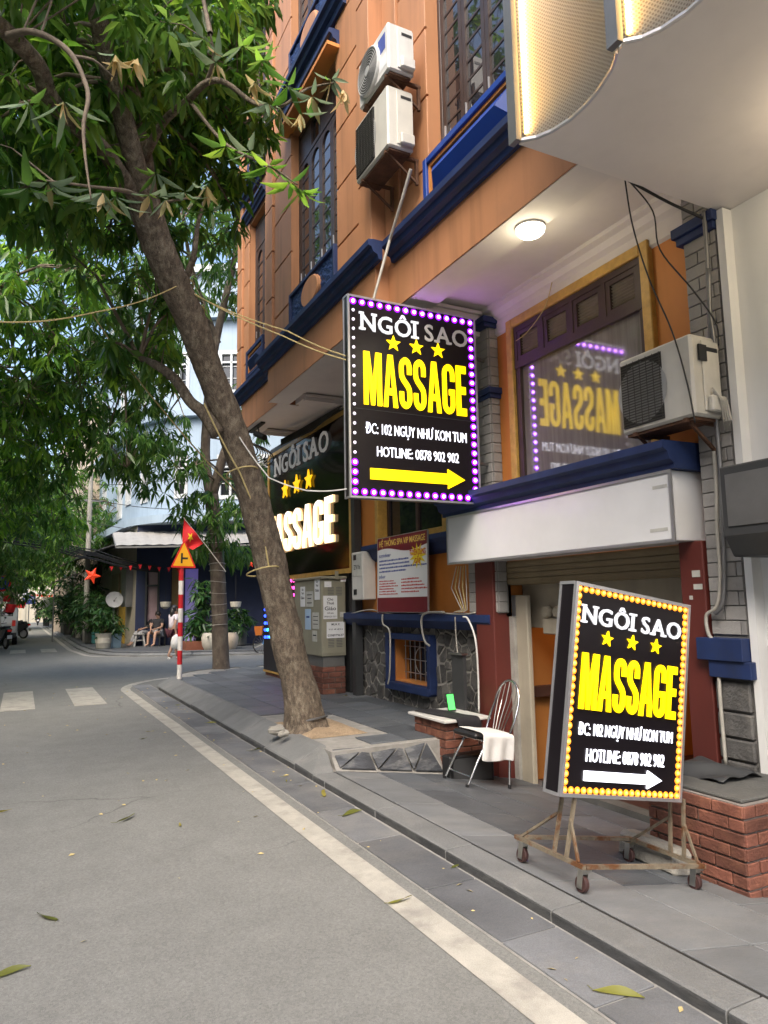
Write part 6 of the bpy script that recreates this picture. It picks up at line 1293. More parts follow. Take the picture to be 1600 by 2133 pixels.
def far_window(parent, T, a0, a1, b0, b1, fm='white_trim', gm='dark_glass', bars=4, mull=1):
    w_ = .09; f = MB(T).box(a0-.06, a0+w_, b0-.06, b1+.06, -.12, .04).box(a1-w_, a1+.06, b0-.06, b1+.06, -.12, .04).box(a0+w_, a1-w_, b0-.06, b0+w_, -.12, .04).box(a0+w_, a1-w_, b1-w_, b1+.06, -.12, .04)
    for i in range(mull): x = a0+(a1-a0)*(i+1)/(mull+1); f.box(x-.04, x+.04, b0+w_, b1-w_, -.1, .03)
    if b1-b0 > 1.2: f.box(a0+w_, a1-w_, b0+(b1-b0)*.72, b0+(b1-b0)*.72+.07, -.1, .03)
    o = f.build('window', fm, parent); MB(T).box(a0, a1, b0, b1, -.12, -.1).build('pane', gm, o)
    g = MB(T)
    for i in range(bars): zz = b0+.1+(b1-b0-.2)*i/max(1, bars-1); g.box(a0+.1, a1-.1, zz-.012, zz+.012, -.06, -.045)
    g.build('bars', 'white_trim', o); return o
def arcs(p0, c, p1, n):                                    # rounded corner (quadratic)
    return [p0*((1-t)**2)+c*(2*t*(1-t))+p1*(t*t) for t in [i/n for i in range(n+1)]]
G0 = Vector((SB.x, SB.y, 0)); sdv = Vector((sd_.x, sd_.y, 0)).normalized()
r0, r1 = G0+sdv*2.6, G0+fd*2.2; rp = arcs(r0, G0, r1, 6); far_end = G0+sdv*11; right_end = G0+fd*14
TOP = 14.5
holes_s = [(1.2, 2.0, 5.6, 7.4), (5.0, 5.9, 5.5, 7.8), (6.8, 7.7, 5.9, 7.4), (1.2, 2.2, 9.6, 11.4), (5.2, 6.2, 9.6, 11.4)]
_, Ts = seg_wall(pb, far_end, r0, 5.0, TOP, holes_s, 'pale_blue_wall')
for i, h in enumerate(holes_s): far_window(pb, Ts, *h, bars=5 if i != 1 else 9)
holes_f = [(x, x+w_, z0, z1) for z0, z1 in ((5.6, 7.2), (9.7, 11.3)) for x, w_ in ((.4, .9), (2.0, .75), (3.4, .9), (5.0, .75), (6.5, 1.1), (8.6, 1.1), (10.4, .9))]
_, Tf = seg_wall(pb, r1, right_end, 5.0, TOP, holes_f, 'pale_blue_wall')
for h in holes_f: far_window(pb, Tf, *h)
for i, (a, b) in enumerate(zip(rp, rp[1:])):
    L_ = (b-a).length; hs_ = [(.12, L_-.12, 5.7, 7.2), (.12, L_-.12, 9.7, 11.3)] if i in (1, 4) else []
    _, Tq = seg_wall(pb, a, b, 5.0, TOP, hs_, 'pale_blue_wall')
    for h in hs_: far_window(pb, Tq, *h, mull=0)
def band(z0, z1, out, name, m):
    line = [far_end, *rp, right_end]
    o = MB(); n = len(line); nn = []
    for i, p in enumerate(line):
        d = (line[min(i+1, n-1)]-line[max(i-1, 0)]).normalized(); nn.append(Vector((d.y, -d.x, 0)))
    sgn = 1
    vs = [p+q*(out*sgn)+Vector((0, 0, z0)) for p, q in zip(line, nn)]+[p+q*(out*sgn)+Vector((0, 0, z1)) for p, q in zip(line, nn)]+[p-q*.2+Vector((0, 0, z1)) for p, q in zip(line, nn)]+[p-q*.2+Vector((0, 0, z0)) for p, q in zip(line, nn)]
    f = [(k*n+i, k*n+i+1, ((k+1) % 4)*n+i+1, ((k+1) % 4)*n+i) for k in range(4) for i in range(n-1)]+[(0, n, 2*n, 3*n), (n-1, 4*n-1, 3*n-1, 2*n-1)]
    o.add(vs, f).build(name, m, pb)
band(4.7, 5.0, .5, 'slab_edge', 'pale_blue_wall'); band(8.75, 9.0, .3, 'slab_edge', 'pale_blue_wall'); band(12.6, 12.85, .3, 'slab_edge', 'pale_blue_wall'); band(TOP, TOP+.3, .25, 'parapet', 'white_trim')
MB().prism([(p.x, p.y) for p in [far_end, *rp, right_end]]+[(right_end.x+4, right_end.y+8), (far_end.x+10, far_end.y)], TOP-.05, TOP, 'XY').build('roof', 'concrete', pb)
# cafe on its ground floor: navy front with door, windows
gp, gq = G0+fd*-.3+Vector((0, .8, 0)), right_end+Vector((0, .8, 0))
def along(px, p0=None):
    d = ray(px, 1250); p0 = p0 or gp; a = np.linalg.solve(np.array([[d.x, -fd.x], [d.y, -fd.y]]), np.array([p0.x, p0.y])); return float(a[1])
c1, c2, c3 = (along(306), along(328)), (along(355), along(374)), (along(382), along(412))
cf = [(*c1, .9, 2.9), (*c2, .15, 3.1), (*c3, .15, 3.0)]
wl, Tc = seg_wall(pb, gp, gq, 0.1, 4.7, cf, 'navy_wall', name='cafe_front')
MB(Tc).box(c1[0]-.1, c1[1]+.1, .8, 3.0, -.16, -.12).build('pane', 'pink_glass', wl); MB(Tc).box(c1[0]-.07, c1[0], .85, 2.95, -.1, .03).box(c1[1], c1[1]+.07, .85, 2.95, -.1, .03).box(c1[0], c1[1], 2.35, 2.42, -.1, .03).box(c1[0], c1[1], .83, .9, -.1, .05).build('window_frame', 'charcoal', wl)
MB(Tc).box(c2[0], c2[1], .12, 3.1, -.2, -.14).build('door', 'tan_door', wl); MB(Tc).box(c3[0], c3[1], .12, 3.0, -.3, -.22).build('doorway', 'violet_lit', wl)
seg_wall(pb, far_end, gp+Vector((-.0, .0, 0)), .1, 4.7, [], 'beige_panel', name='side_front')
Tsf = frame((far_end.x, far_end.y, 0), (gp-far_end).normalized(), (0, 0, 1), Vector(((gp-far_end).normalized().y, -(gp-far_end).normalized().x, 0))); SLn = (gp-far_end).length
yd = MB(Tsf).box(SLn-3.0, SLn-2.0, .14, 2.3, .0, .06).build('yellow_door', 'yellow_door', pb)
for i in range(5): MB(Tsf).box(SLn-2.98+i*.2, SLn-2.82+i*.2, .2, 2.25, .06, .08).build('plank', 'yellow_door', yd)
MB(Tsf).box(SLn-5.0, SLn-3.3, .14, 3.0, 0, .08).build('shutter_door', 'shutter', pb); MB(Tsf).box(SLn-1.6, SLn-.6, 1.6, 3.2, 0, .25).build('notice_cabinet', 'grey_metal', pb)
# awnings
aw = thing('white_awning', 'broad white corrugated awning over the cafe front', 'awning', (G0.x, G0.y, 3.7)); a0 = G0+fd*-1.2+Vector((-.2, -1.9, 0)); n_ = 44
vs = []
for i in range(n_+1):
    p = a0+fd*(9.5*i/n_); zc = .025*(i % 2)
    vs += [(p.x, p.y, 3.72+zc), (p.x+.15, p.y+2.6, 4.42+zc)]
MB().add(vs, [(2*i, 2*i+2, 2*i+3, 2*i+1) for i in range(n_)]).build('sheet', 'corrugated', aw)
e0, e1 = a0+Vector((0, .02, 3.66)), a0+fd*9.5+Vector((0, .02, 3.66)); MB().bar(e0, e1, .06).build('edge_beam', 'grey_metal', aw)
for k in range(5): p = a0+fd*(9.5*k/4); MB().bar((p.x, p.y+.05, 3.68), (p.x+.15, p.y+2.55, 4.36), .05).build('rafter', 'grey_metal', aw)
da = thing('dark_awning', 'dark sheet awning along the street side of the pale blue house', 'awning', (SA.x, SA.y, 3.7)); b0 = G0+Vector((-1.6, .3, 0)); b1 = far_end+Vector((-1.9, 0, 0))
MB().add([(b0.x, b0.y, 3.75), (b1.x, b1.y, 3.6), (b1.x+1.9, b1.y, 4.3), (b0.x+1.9, b0.y, 4.4), (b0.x, b0.y, 3.71), (b1.x, b1.y, 3.56), (b1.x+1.9, b1.y, 4.26), (b0.x+1.9, b0.y, 4.36)], [(0, 1, 2, 3), (7, 6, 5, 4), (0, 4, 5, 1), (1, 5, 6, 2), (2, 6, 7, 3), (3, 7, 4, 0)]).build('sheet', 'dark_sheet', da)
ta_ = thing('tile_canopy', 'small yellowish tiled canopy over the planted entrance', 'canopy', (2.9, 36, 2.7))
cp = onY(150, 1200, 37); MB().add([(cp.x-.9, 35.5, 2.75), (cp.x-.9, 38.5, 2.75), (cp.x+.6, 38.5, 3.35), (cp.x+.6, 35.5, 3.35), (cp.x-.9, 35.5, 2.6), (cp.x-.9, 38.5, 2.6)], [(0, 1, 2, 3), (0, 4, 5, 1)]).build('sheet', 'beige_wall', ta_); MB().bar((cp.x-.7, 38.2, 0), (cp.x-.7, 38.2, 2.7), .06).build('post', 'grey_metal', ta_)
# beige house behind
bh = thing('beige_house', 'narrow beige house behind the pale blue corner house', 'building', (far_end.x, far_end.y+.5, 0)); fe = Vector((far_end.x-.35, far_end.y+.2, 0)); q = fe+sdv*14
hb = [(1.2, 2.2, 5.4, 7.6), (4, 5, 5.4, 7.6), (7, 8, 5.4, 7.4), (10.5, 11.6, 5.5, 7.2), (1.4, 2.6, 9, 11), (4.6, 5.8, 9, 11), (8, 9.2, 9, 11)]
_, Tb_ = seg_wall(bh, q, fe, 0, 12.5, [(14-h[1], 14-h[0], h[2], h[3]) for h in hb], 'beige_wall')
for h in hb: far_window(bh, Tb_, 14-h[1], 14-h[0], h[2], h[3], 'cream_wall')
_, T_ = seg_wall(bh, fe, fe+Vector((8, 0, 0)), 0, 12.5, [(.4, 1.2, 9.4, 10.6)], 'beige_wall'); far_window(bh, T_, .4, 1.2, 9.4, 10.6, 'cream_wall'); MB().box(fe.x, fe.x+9, fe.y, q.y, 12.5, 12.7).build('roof', 'concrete', bh)
# end of the street
ew = thing('end_wall', 'long low cream wall closing the far end of the street', 'wall', (3, 92, 0)); MB().box(-25, 40, 92, 92.3, 0, 2.6).build('wall', 'cream_wall', ew); MB().box(-25, 40, 91.9, 92.4, 2.6, 2.75).build('coping', 'beige_wall', ew)
for x_ in range(-24, 40, 4): MB().box(x_, x_+.4, 91.85, 92.0, 0, 2.6).build('pier', 'cream_wall', ew)
eb = thing('end_building', 'pale cream block behind the wall at the end of the street', 'building', (4, 100, 0)); he = [(x, x+1.6, z, z+1.8) for x in range(1, 44, 5) for z in (3.4, 7.2, 11)]
_, Te = seg_wall(eb, Vector((-22, 100, 0)), Vector((26, 100, 0)), 0, 15, he, 'cream_wall')
for h in he: far_window(eb, Te, *h)
MB().box(-22, 26, 100, 112, 15, 15.3).build('roof', 'concrete', eb)
fh = thing('far_house', 'white house beyond the trees on the right of the street', 'building', (4, 56, 0)); hh_ = [(2, 3.4, 5, 7), (6, 7.4, 5, 7), (10, 11.4, 5, 7), (2, 3.4, 9, 11), (6, 7.4, 9, 11), (10, 11.4, 9, 11)]
_, Tz = seg_wall(fh, Vector((3.9, 74, 0)), Vector((4.4, 55, 0)), 0, 13, hh_, 'neighbour_white')
for h in hh_: far_window(fh, Tz, *h)
_, Tz2 = seg_wall(fh, Vector((4.4, 55, 0)), Vector((13, 55, 0)), 0, 13, [(1, 2.2, 9, 10.6)], 'neighbour_white'); far_window(fh, Tz2, 1, 2.2, 9, 10.6); MB().box(4, 13, 55, 74, 13, 13.2).build('roof', 'concrete', fh)
hsn = thing('hotel_sign', 'small navy hotel sign on a post at the far end', 'sign', (2.2, 86, 0)); c = onY(61, 1249, 86); MB().box(c.x-.6, c.x+.6, 85.95, 86.05, c.z-.5, c.z+.5).build('panel', 'ink_blue', hsn); MB().box(c.x-.05, c.x+.05, 86.05, 86.12, 0, c.z).build('post', 'grey_metal', hsn); text(hsn, 'lettering', 'paper', frame((c.x, 85.94, c.z-.05), (1, 0, 0), (0, 0, 1), (0, -1, 0)), 'HOTEL', .28, .01, .02, 1, 1.0)
# ------------------------------------------------------------------ plants and pots
def pot(label, px, py, prof, m, plant=None, square=False, scale=1., nl=26, Lf=.35, hgt=.8, spread=.4, z=.14, lm='leaf_plant', seed=1, cat='potted plant', style='bush'):
    p = onZ(px, py, z); t = thing('potted_plant', label, cat, (p.x, p.y, z)); prof = [(r*scale, h*scale) for r, h in prof]
    if square: b = prof[-1]; MB().add([(p.x+s*r, p.y+u*r, z+h) for r, h in (prof[0], prof[-1]) for s, u in ((-1, -1), (1, -1), (1, 1), (-1, 1))], [(0, 1, 2, 3), (4, 5, 6, 7), (0, 1, 5, 4), (1, 2, 6, 5), (2, 3, 7, 6), (3, 0, 4, 7)]).build('pot', m, t)
    else: MB().lathe(prof, 16, (p.x, p.y, z)).build('pot', m, t, smooth=.6)
    if plant:
        rs_ = np.random.RandomState(seed); zt = z+prof[-1][1]*.9
        if style == 'bush':
            Cc = np.array((p.x, p.y, zt+hgt*.5))+np.clip(rs_.normal(0, .5, (nl, 3)), -1, 1)*np.array((spread, spread, hgt*.5)); P, D, L, W = whorls(Cc, 8, Lf, rs_, (-.4, .9), .28); foliage('leaves', t, lm, P, D, L, W, False, rs_)
            mb = MB(); [mb.tube([(p.x, p.y, zt-.1), (p.x*.5+c[0]*.5, p.y*.5+c[1]*.5, (zt+c[2])/2), tuple(c)], [.014, .01, .004], 4) for c in Cc[::3]]; mb.build('stems', 'twig', t, kind='stuff')
        else:                                              # palm fronds
            Ps, Ds, Ls = [], [], []; mb = MB()
            for i in range(nl):
                a = i*2.4; e0_ = rs_.uniform(.7, 1.4); Rr = hgt*rs_.uniform(.8, 1.2); pr_ = None; line = []
                for k in range(9):
                    u = k/8; q_ = Vector((p.x+math.cos(a)*Rr*u*math.cos(e0_)*1.2*(.4+u), p.y+math.sin(a)*Rr*u*math.cos(e0_)*1.2*(.4+u), zt+Rr*(u*math.sin(e0_)*1.5-.75*u*u))); line.append(q_)
                    if k > 1:
                        d = (q_-line[-2]).normalized()
                        for s in (-1, 1): sv = Vector((-d.y, d.x, 0)).normalized(); Ps.append(tuple(q_)); Ds.append(tuple((d*.6+sv*s*.8+Vector((0, 0, -.25))).normalized())); Ls.append(Lf*(1.1-.5*u))
                mb.tube(line, [.012*(1.1-k/9) for k in range(9)], 4)
            mb.build('stems', 'leaf_plant', t, kind='stuff'); Ls = np.array(Ls); foliage('leaves', t, lm, np.array(Ps), np.array(Ds), Ls, Ls*.16, False, rs_)
    return t
PR = [(.2, 0), (.24, .05), (.25, .5), (.27, .55), (.27, .6)]
pot('round ribbed off-white pot with bush at the cafe corner', 215, 1351, [(.22, 0), (.25, .04), (.255, .18), (.27, .2), (.27, .34), (.255, .36), (.28, .5), (.3, .54)], 'pot_white', True, nl=30, Lf=.3, hgt=1.1, spread=.5, seed=2)
pot('pale blue square pot beside the ribbed pot', 238, 1349, [(.2, 0), (.22, .5)], 'pot_blue', True, True, nl=14, Lf=.3, hgt=.5, spread=.3, seed=3); pot('small teal pot left of the ribbed pot', 201, 1341, PR, 'pot_teal', True, nl=12, Lf=.3, hgt=.6, spread=.3, seed=4, scale=.8); pot('dark round pot with dense bush at the kerb', 189, 1340, PR, 'concrete_dark', True, nl=46, Lf=.32, hgt=1.5, spread=.6, seed=5)
pot('leafy bush in a grey pot near the kerb', 168, 1330, PR, 'concrete', True, nl=50, Lf=.32, hgt=1.6, spread=.7, seed=6); pot('tall dark plant in a square grey pot', 150, 1320, [(.25, 0), (.28, .7)], 'concrete', True, True, nl=60, Lf=.4, hgt=2.8, spread=.6, seed=7); pot('feathery palm in a low box beside the street', 122, 1310, [(.4, 0), (.42, .5)], 'concrete', True, True, nl=22, Lf=.5, hgt=1.6, seed=8, style='palm', lm='leaf_mid')
pot('palm with drooping fronds behind the ribbed pot', 222, 1338, PR, 'terracotta', True, nl=16, Lf=.5, hgt=1.9, seed=9, style='palm'); pot('low plant in a terracotta trough by the walking woman', 405, 1353, [(.35, 0), (.38, .28)], 'terracotta', True, True, nl=22, Lf=.35, hgt=1.0, spread=.35, seed=10); pot('tall leafy plant beside the corner tree trunk', 425, 1350, PR, 'concrete_dark', True, nl=40, Lf=.35, hgt=1.9, spread=.4, seed=11)
pot('round beige jar left of the trunk', 438, 1353, [(.2, 0), (.28, .15), (.3, .4), (.24, .55)], 'pot_white', True, nl=6, Lf=.3, hgt=.3, spread=.2, seed=12); pot('brown glazed jar right of the corner tree', 478, 1352, [(.2, 0), (.28, .15), (.3, .4), (.24, .55)], 'beige_wall', True, nl=8, Lf=.3, hgt=.4, spread=.2, seed=13); pot('dark bushy plant before the navy wall', 500, 1345, PR, 'concrete_dark', True, nl=26, Lf=.3, hgt=.8, spread=.5, seed=14); pot('tall bush by the far kerb under the tiled canopy', 135, 1318, PR, 'concrete', True, nl=60, Lf=.4, hgt=2.6, spread=.8, seed=15)
pot('flowering bush further down the right kerb', 108, 1300, PR, 'concrete', True, nl=50, Lf=.5, hgt=2.0, spread=1.0, seed=16)
for i, (px, py, hg, sp_r, lb_) in enumerate(((96, 1304, 2.4, 1.0, 'dark bush at the far right kerb beyond the palm'), (116, 1312, 2.2, .9, 'dense shrub beside the feathery palm'), (142, 1322, 2.4, .8, 'thick dark shrub under the tiled canopy'), (160, 1328, 2.6, .8, 'tall shrub left of the utility pole'), (180, 1334, 2.2, .7, 'glossy shrub at the foot of the utility pole'), (232, 1336, 1.6, .6, 'leafy shrub behind the pale blue square pot'), (255, 1336, 1.3, .5, 'low shrub beside the lounging man'))): pot(lb_, px, py, PR, 'concrete_dark', True, nl=60, Lf=.36, hgt=hg, spread=sp_r, seed=60+i)
for px, py, lb_ in ((345, 1258, 'white hanging bowl left of the cafe door'), (491, 1258, 'white hanging bowl on the navy wall')):
    c = onY(px, py, 27.2 if px < 400 else 24.8); t = thing('hanging_bowl', lb_, 'hanging planter', tuple(c)); MB().lathe([(.06, -.18), (.17, -.1), (.2, .05), (.2, .08)], 14, tuple(c)).build('bowl', 'pot_white', t); MB().tube([tuple(c+Vector((0, 0, .08))), tuple(c+Vector((0, 0, 1.0)))], .008, 4).build('cord', 'cable', t)
# utility pole, dish, lantern, flags, cables
p = onZ(178, 1338, .14); up_ = thing('utility_pole', 'slender concrete utility pole rising through the plants at the corner', 'pole', tuple(p)); MB().tube([tuple(p), (p.x-.02, p.y, 4), (p.x, p.y, 8.2)], [.13, .11, .09], 10).build('pole', 'concrete', up_); MB().bar((p.x-.5, p.y, 6.2), (p.x+.5, p.y, 6.2), .08).build('crossarm', 'grey_metal', up_)
c = onY(238, 1250, 29.5); dsh = thing('satellite_dish', 'grey round dish leaning by the yellow door', 'dish', tuple(c)); Td = Matrix.Translation(c) @ Matrix.Rotation(math.radians(75), 4, 'X'); MB(Td).lathe([(.005, 0), (.16, .02), (.27, .06), (.32, .09)], 20, cap=False).build('reflector', 'dish', dsh, smooth=True); MB(Td).tube([(0, 0, 0), (.05, 0, .35)], .015, 5).build('arm', 'grey_metal', dsh); MB().tube([tuple(c), (c.x, c.y+.1, .14)], .04, 8).build('mast', 'grey_metal', dsh)
c = onY(192, 1199, 28.5); ln = thing('star_lantern', 'red star lantern hanging from the awning', 'lantern', tuple(c)); Tl = frame(tuple(c), (1, 0, 0), (0, 0, 1), (0, -1, 0)); P_ = starpoly(0, 0, .32, .4)
MB(Tl).add([(x, z, 0) for x, z in P_]+[(0, 0, .12), (0, 0, -.12)], [(i, (i+1) % 10, 10) for i in range(10)]+[((i+1) % 10, i, 11) for i in range(10)]).build('star', 'lantern_red', ln); MB().tube([tuple(c+Vector((.05, 0, .3))), tuple(c+Vector((.05, 0, .9)))], .006, 4).build('cord', 'cable', ln)
c = onY(522, 1174, 22); fl_ = thing('small_lantern', 'small pink lantern glowing right of the corner tree', 'lantern', tuple(c)); MB(frame(tuple(c), (1, 0, 0), (0, 0, 1), (0, -1, 0))).add([(x, z, 0) for x, z in starpoly(0, 0, .14)]+[(0, 0, .06), (0, 0, -.06)], [(i, (i+1) % 10, 10) for i in range(10)]+[((i+1) % 10, i, 11) for i in range(10)]).build('star', 'lantern_red', fl_)
c0 = onY(384, 1082, 14.8); fg = thing('national_flag', 'red flag with yellow star hanging behind the traffic sign', 'flag', tuple(c0)); Wd, Hg = 1.05, .75
def fpt(u, v): a, b, d, e_ = onY(384, 1080, 14.8), onY(424, 1132, 14.8), onY(400, 1146, 14.8), onY(380, 1128, 14.8); q_ = (a*(1-u)+b*u)*(1-v)+(e_*(1-u)+d*u)*v; return q_+Vector((0, .05*math.sin(u*8+v*3), 0))
mb = MB(); mb.add([fpt(i/14, j/8) for i in range(15) for j in range(9)], [(i*9+j, (i+1)*9+j, (i+1)*9+j+1, i*9+j+1) for i in range(14) for j in range(8)]); mb.build('cloth', 'flag_red', fg, smooth=True)
sp_ = [(.45+.2*x, .5-.28*z) for x, z in starpoly(0, 0, 1)]; MB().add([fpt(x, z)+Vector((0, -.012, 0)) for x, z in sp_]+[fpt(.45, .5)+Vector((0, -.014, 0))], [(i, (i+1) % 10, 10) for i in range(10)]).build('star', 'flag_yellow', fg); MB().tube([tuple(onY(382, 1078, 14.82)), tuple(onY(432, 1140, 14.82)), tuple(onY(470, 1190, 14.82))], .009, 6).build('staff', 'conduit', fg)
for i in range(8):
    c = onY(228+i*20, 1180-4*math.sin(i*.6)+(i % 3), 26.5); MB().add([tuple(c), tuple(c+Vector((.13, 0, 0))), tuple(c+Vector((.065, 0, -.17))), tuple(c+Vector((.065, .03, -.05)))], [(0, 1, 2), (0, 3, 1), (1, 3, 2), (2, 3, 0)]).build('bunting_flag', 'flag_red', label='small red triangular pennant on the string across the cafe front', cat='pennant', group='bunting across the cafe')
for i in range(12):
    c = onY(66+i*5, 1240-abs(i-6)*.5, 62); MB().add([tuple(c), tuple(c+Vector((.14, 0, 0))), tuple(c+Vector((.14, .02, -.16))), tuple(c+Vector((0, .02, -.16)))], [(0, 1, 2, 3)]).build('far_pennant', 'lantern_red', label='tiny red pennant in the far string across the street', cat='pennant', group='far bunting across the street')
for k in range(7):
    wire('cable', 'black cable in the sagging bundle crossing the street corner', 'cable', [(-80, 1076+k*5+(k*5) % 3, 24+.2*k), (110, 1125+k*3.5-(k*7) % 4, 25), (200, 1146+k*3+(k*3) % 4, 26), (330, 1180+k*2, 27)], .021, 'cable', group='black cable bundle over the street')
for k, (a, b) in enumerate((((200, 1010), (420, 985)), ((190, 1040), (440, 1060)), ((180, 1085), (400, 1110)))): wire('cable', ('upper', 'middle', 'lower')[k]+' thin overhead wire in front of the pale blue house', 'cable', [(a[0], a[1], 27), (b[0], b[1], 24)], .012, 'cable')
# ------------------------------------------------------------------ people
def skinmesh(name, V, E, Rr, m, parent, root=0):
    inv = WM[parent].inverted(); me = bpy.data.meshes.new(name); me.from_pydata([tuple(inv @ Vector(v)) for v in V], E, []); me.materials.append(M[m])
    o = bpy.data.objects.new(name, me); COL.objects.link(o); attach(o, parent); md = o.modifiers.new('skin', 'SKIN'); md.use_smooth_shade = True
    if not me.skin_vertices: 
        bm = bmesh.new(); bm.from_mesh(me); bm.verts.layers.skin.verify(); bm.to_mesh(me); bm.free()
    for i, r in enumerate(Rr): me.skin_vertices[0].data[i].radius = (r, r) if not isinstance(r, tuple) else r; me.skin_vertices[0].data[i].use_root = (i == root)
    s = o.modifiers.new('sub', 'SUBSURF'); s.levels = 1; s.render_levels = 2; return o
def person(label, J, top, topm, bottom_m, shorts=True, hairlong=False, cap=None):
    """J: joints in world space; the body is one skinned surface, clothes and hair are children"""
    t = thing('person', label, 'person', tuple(J['base'])); V = []; E = []; Rr = []
    def v(p, r): V.append(Vector(p)); Rr.append(r); return len(V)-1
    pel = v(J['pelvis'], .13); ch_ = v((Vector(J['pelvis'])+Vector(J['neck']))/2, .125); nk0 = v(Vector(J['neck'])-Vector((0, 0, .06)), .11); nk = v(J['neck'], .055); hd_ = v(J['head'], .088); tp = v(Vector(J['head'])+(Vector(J['head'])-Vector(J['neck'])).normalized()*.09, .075)
    E += [(pel, ch_), (ch_, nk0), (nk0, nk), (nk, hd_), (hd_, tp)]
    for s in 'lr':
        sh_ = v(J['sh'+s], .058); el_ = v(J['el'+s], .042); wr = v(J['wr'+s], .029); hn = v(Vector(J['wr'+s])+(Vector(J['wr'+s])-Vector(J['el'+s])).normalized()*.08, .032); E += [(nk0, sh_), (sh_, el_), (el_, wr), (wr, hn)]
        hp = v(J['hp'+s], .085); kn = v(J['kn'+s], .058); an = v(J['an'+s], .038); to = v(Vector(J['an'+s])+Vector(J['fwd'])*.17+Vector((0, 0, -.04)), .032); E += [(pel, hp), (hp, kn), (kn, an), (an, to)]
    skinmesh('body', V, E, Rr, 'skin', t)
    for s in 'lr':                                          # five fingers on each hand
        d = (Vector(J['wr'+s])-Vector(J['el'+s])).normalized(); b = Vector(J['wr'+s])+d*.1; sd2 = d.cross(Vector(J['fwd'])).normalized() if d.cross(Vector(J['fwd'])).length > .2 else Vector((0, 0, 1)); mb = MB()
        for k in range(4): p0 = b+sd2*((k-1.5)*.018); mb.tube([tuple(p0-d*.02), tuple(p0+d*(.045-.006*abs(k-1.2))), tuple(p0+d*.075+Vector(J['fwd'])*.015)], [.009, .008, .006], 5)
        mb.tube([tuple(b-d*.06+sd2*.03), tuple(b-d*.02+sd2*.05)], [.01, .008], 5); mb.build('fingers', 'skin', t)
    lr = 'lr'
    sv = [Vector(J['pelvis'])+Vector((0, 0, .0)), (Vector(J['pelvis'])+Vector(J['neck']))/2, Vector(J['neck'])-Vector((0, 0, .07))]; se = [(0, 1), (1, 2)]; srr = [.15, .148, .125]
    for s in lr: k = len(sv); sv += [Vector(J['sh'+s]), (Vector(J['sh'+s])*.45+Vector(J['el'+s])*.55)]; srr += [.078, .064]; se += [(2, k), (k, k+1)]
    skinmesh('shirt', sv, se, srr, topm, t)
    bv = [Vector(J['pelvis'])-Vector((0, 0, .01))]; be = []; brr = [.152]
    for s in lr:
        k = len(bv); en = Vector(J['hp'+s])*.4+Vector(J['kn'+s])*.6 if shorts else Vector(J['an'+s])*.9+Vector(J['kn'+s])*.1; bv += [Vector(J['hp'+s]), Vector(J['kn'+s]) if not shorts else (Vector(J['hp'+s])+en)/2, en]; brr += [.108, .085, .08 if shorts else .055]; be += [(0, k), (k, k+1), (k+1, k+2)]
    skinmesh('shorts' if shorts else 'trousers', bv, be, brr, bottom_m, t)
    hc = Vector(J['head']); bk = -Vector(J['fwd'])*.022; hm = MB().sphere(tuple(hc+bk+Vector((0, 0, .035))), .112, 12, 8, (.95, 1, 1.02))
    if hairlong: hm.tube([tuple(hc+bk*3+Vector((0, 0, .05))), tuple(hc+bk*4.2-Vector((0, 0, .12))), tuple(hc+bk*4-Vector((0, 0, .3)))], [.07, .075, .04], 8)
    hm.build('hair', 'hair', t, smooth=True)
    f = Vector(J['fwd']); r_ = f.cross(Vector((0, 0, 1))).normalized(); fm = MB()
    fm.sphere(tuple(hc+f*.098-Vector((0, 0, .005))), .016, 6, 5); fm.build('nose', 'skin', t)
    for s in (-1, 1): MB().sphere(tuple(hc+f*.088+r_*(.034*s)+Vector((0, 0, .025))), .011, 6, 5).build('eye', 'hair', t); MB().sphere(tuple(hc+r_*(.095*s)), .022, 6, 5, (.6, .6, 1.2)).build('ear', 'skin', t)
    MB().box(-.022, .022, -.004, .004, -.005, .005, T=frame(tuple(hc+f*.09-Vector((0, 0, .045))), tuple(r_), tuple(f), (0, 0, 1))).build('mouth', 'shorts_maroon', t)
    return t
w0 = onZ(359, 1372, 0); fw_ = Vector((.75, .35, 0)).normalized(); rt = fw_.cross(Vector((0, 0, 1)))
def J_walk(o):
    b = Vector(o); P = lambda f, r, z: tuple(b+fw_*f+rt*r+Vector((0, 0, z)))
    return dict(base=b, fwd=fw_, pelvis=P(0, 0, .86), neck=P(.03, 0, 1.33), head=P(.06, 0, 1.49), shl=P(.02, -.17, 1.29), shr=P(.02, .17, 1.29), ell=P(.1, -.2, 1.05), elr=P(-.08, .21, 1.03), wrl=P(.22, -.14, 1.28), wrr=P(-.05, .22, .8), hpl=P(0, -.09, .8), hpr=P(0, .09, .8), knl=P(.16, -.09, .45), knr=P(-.04, .09, .44), anl=P(.22, -.09, .08), anr=P(-.22, .09, .1))
pw = person('woman in pale shirt and dark shorts walking along the road with a white bag', J_walk((w0.x, w0.y, 0)), None, 'shirt_white', 'shorts_maroon', hairlong=True)
b = Vector((w0.x, w0.y, 0))-fw_*.05+rt*.24; bag = MB().lathe([(.09, 0), (.15, .04), (.16, .2), (.12, .36), (.03, .44)], 12, (b.x, b.y, .3)); bag.build('shopping_bag', 'cloth_white', smooth=True, label='white plastic bag hanging from the walking woman\'s hand', cat='bag')
for i in (-1, 1): MB().lathe([(.01, 0), (.045, .0), (.05, .03), (.02, .05)], 8, tuple(Vector((w0.x, w0.y, 0))+fw_*(.26 if i < 0 else -.18)+rt*(.09*i)+Vector((0, 0, .005)))).build('shoe', 'cloth_white', pw)
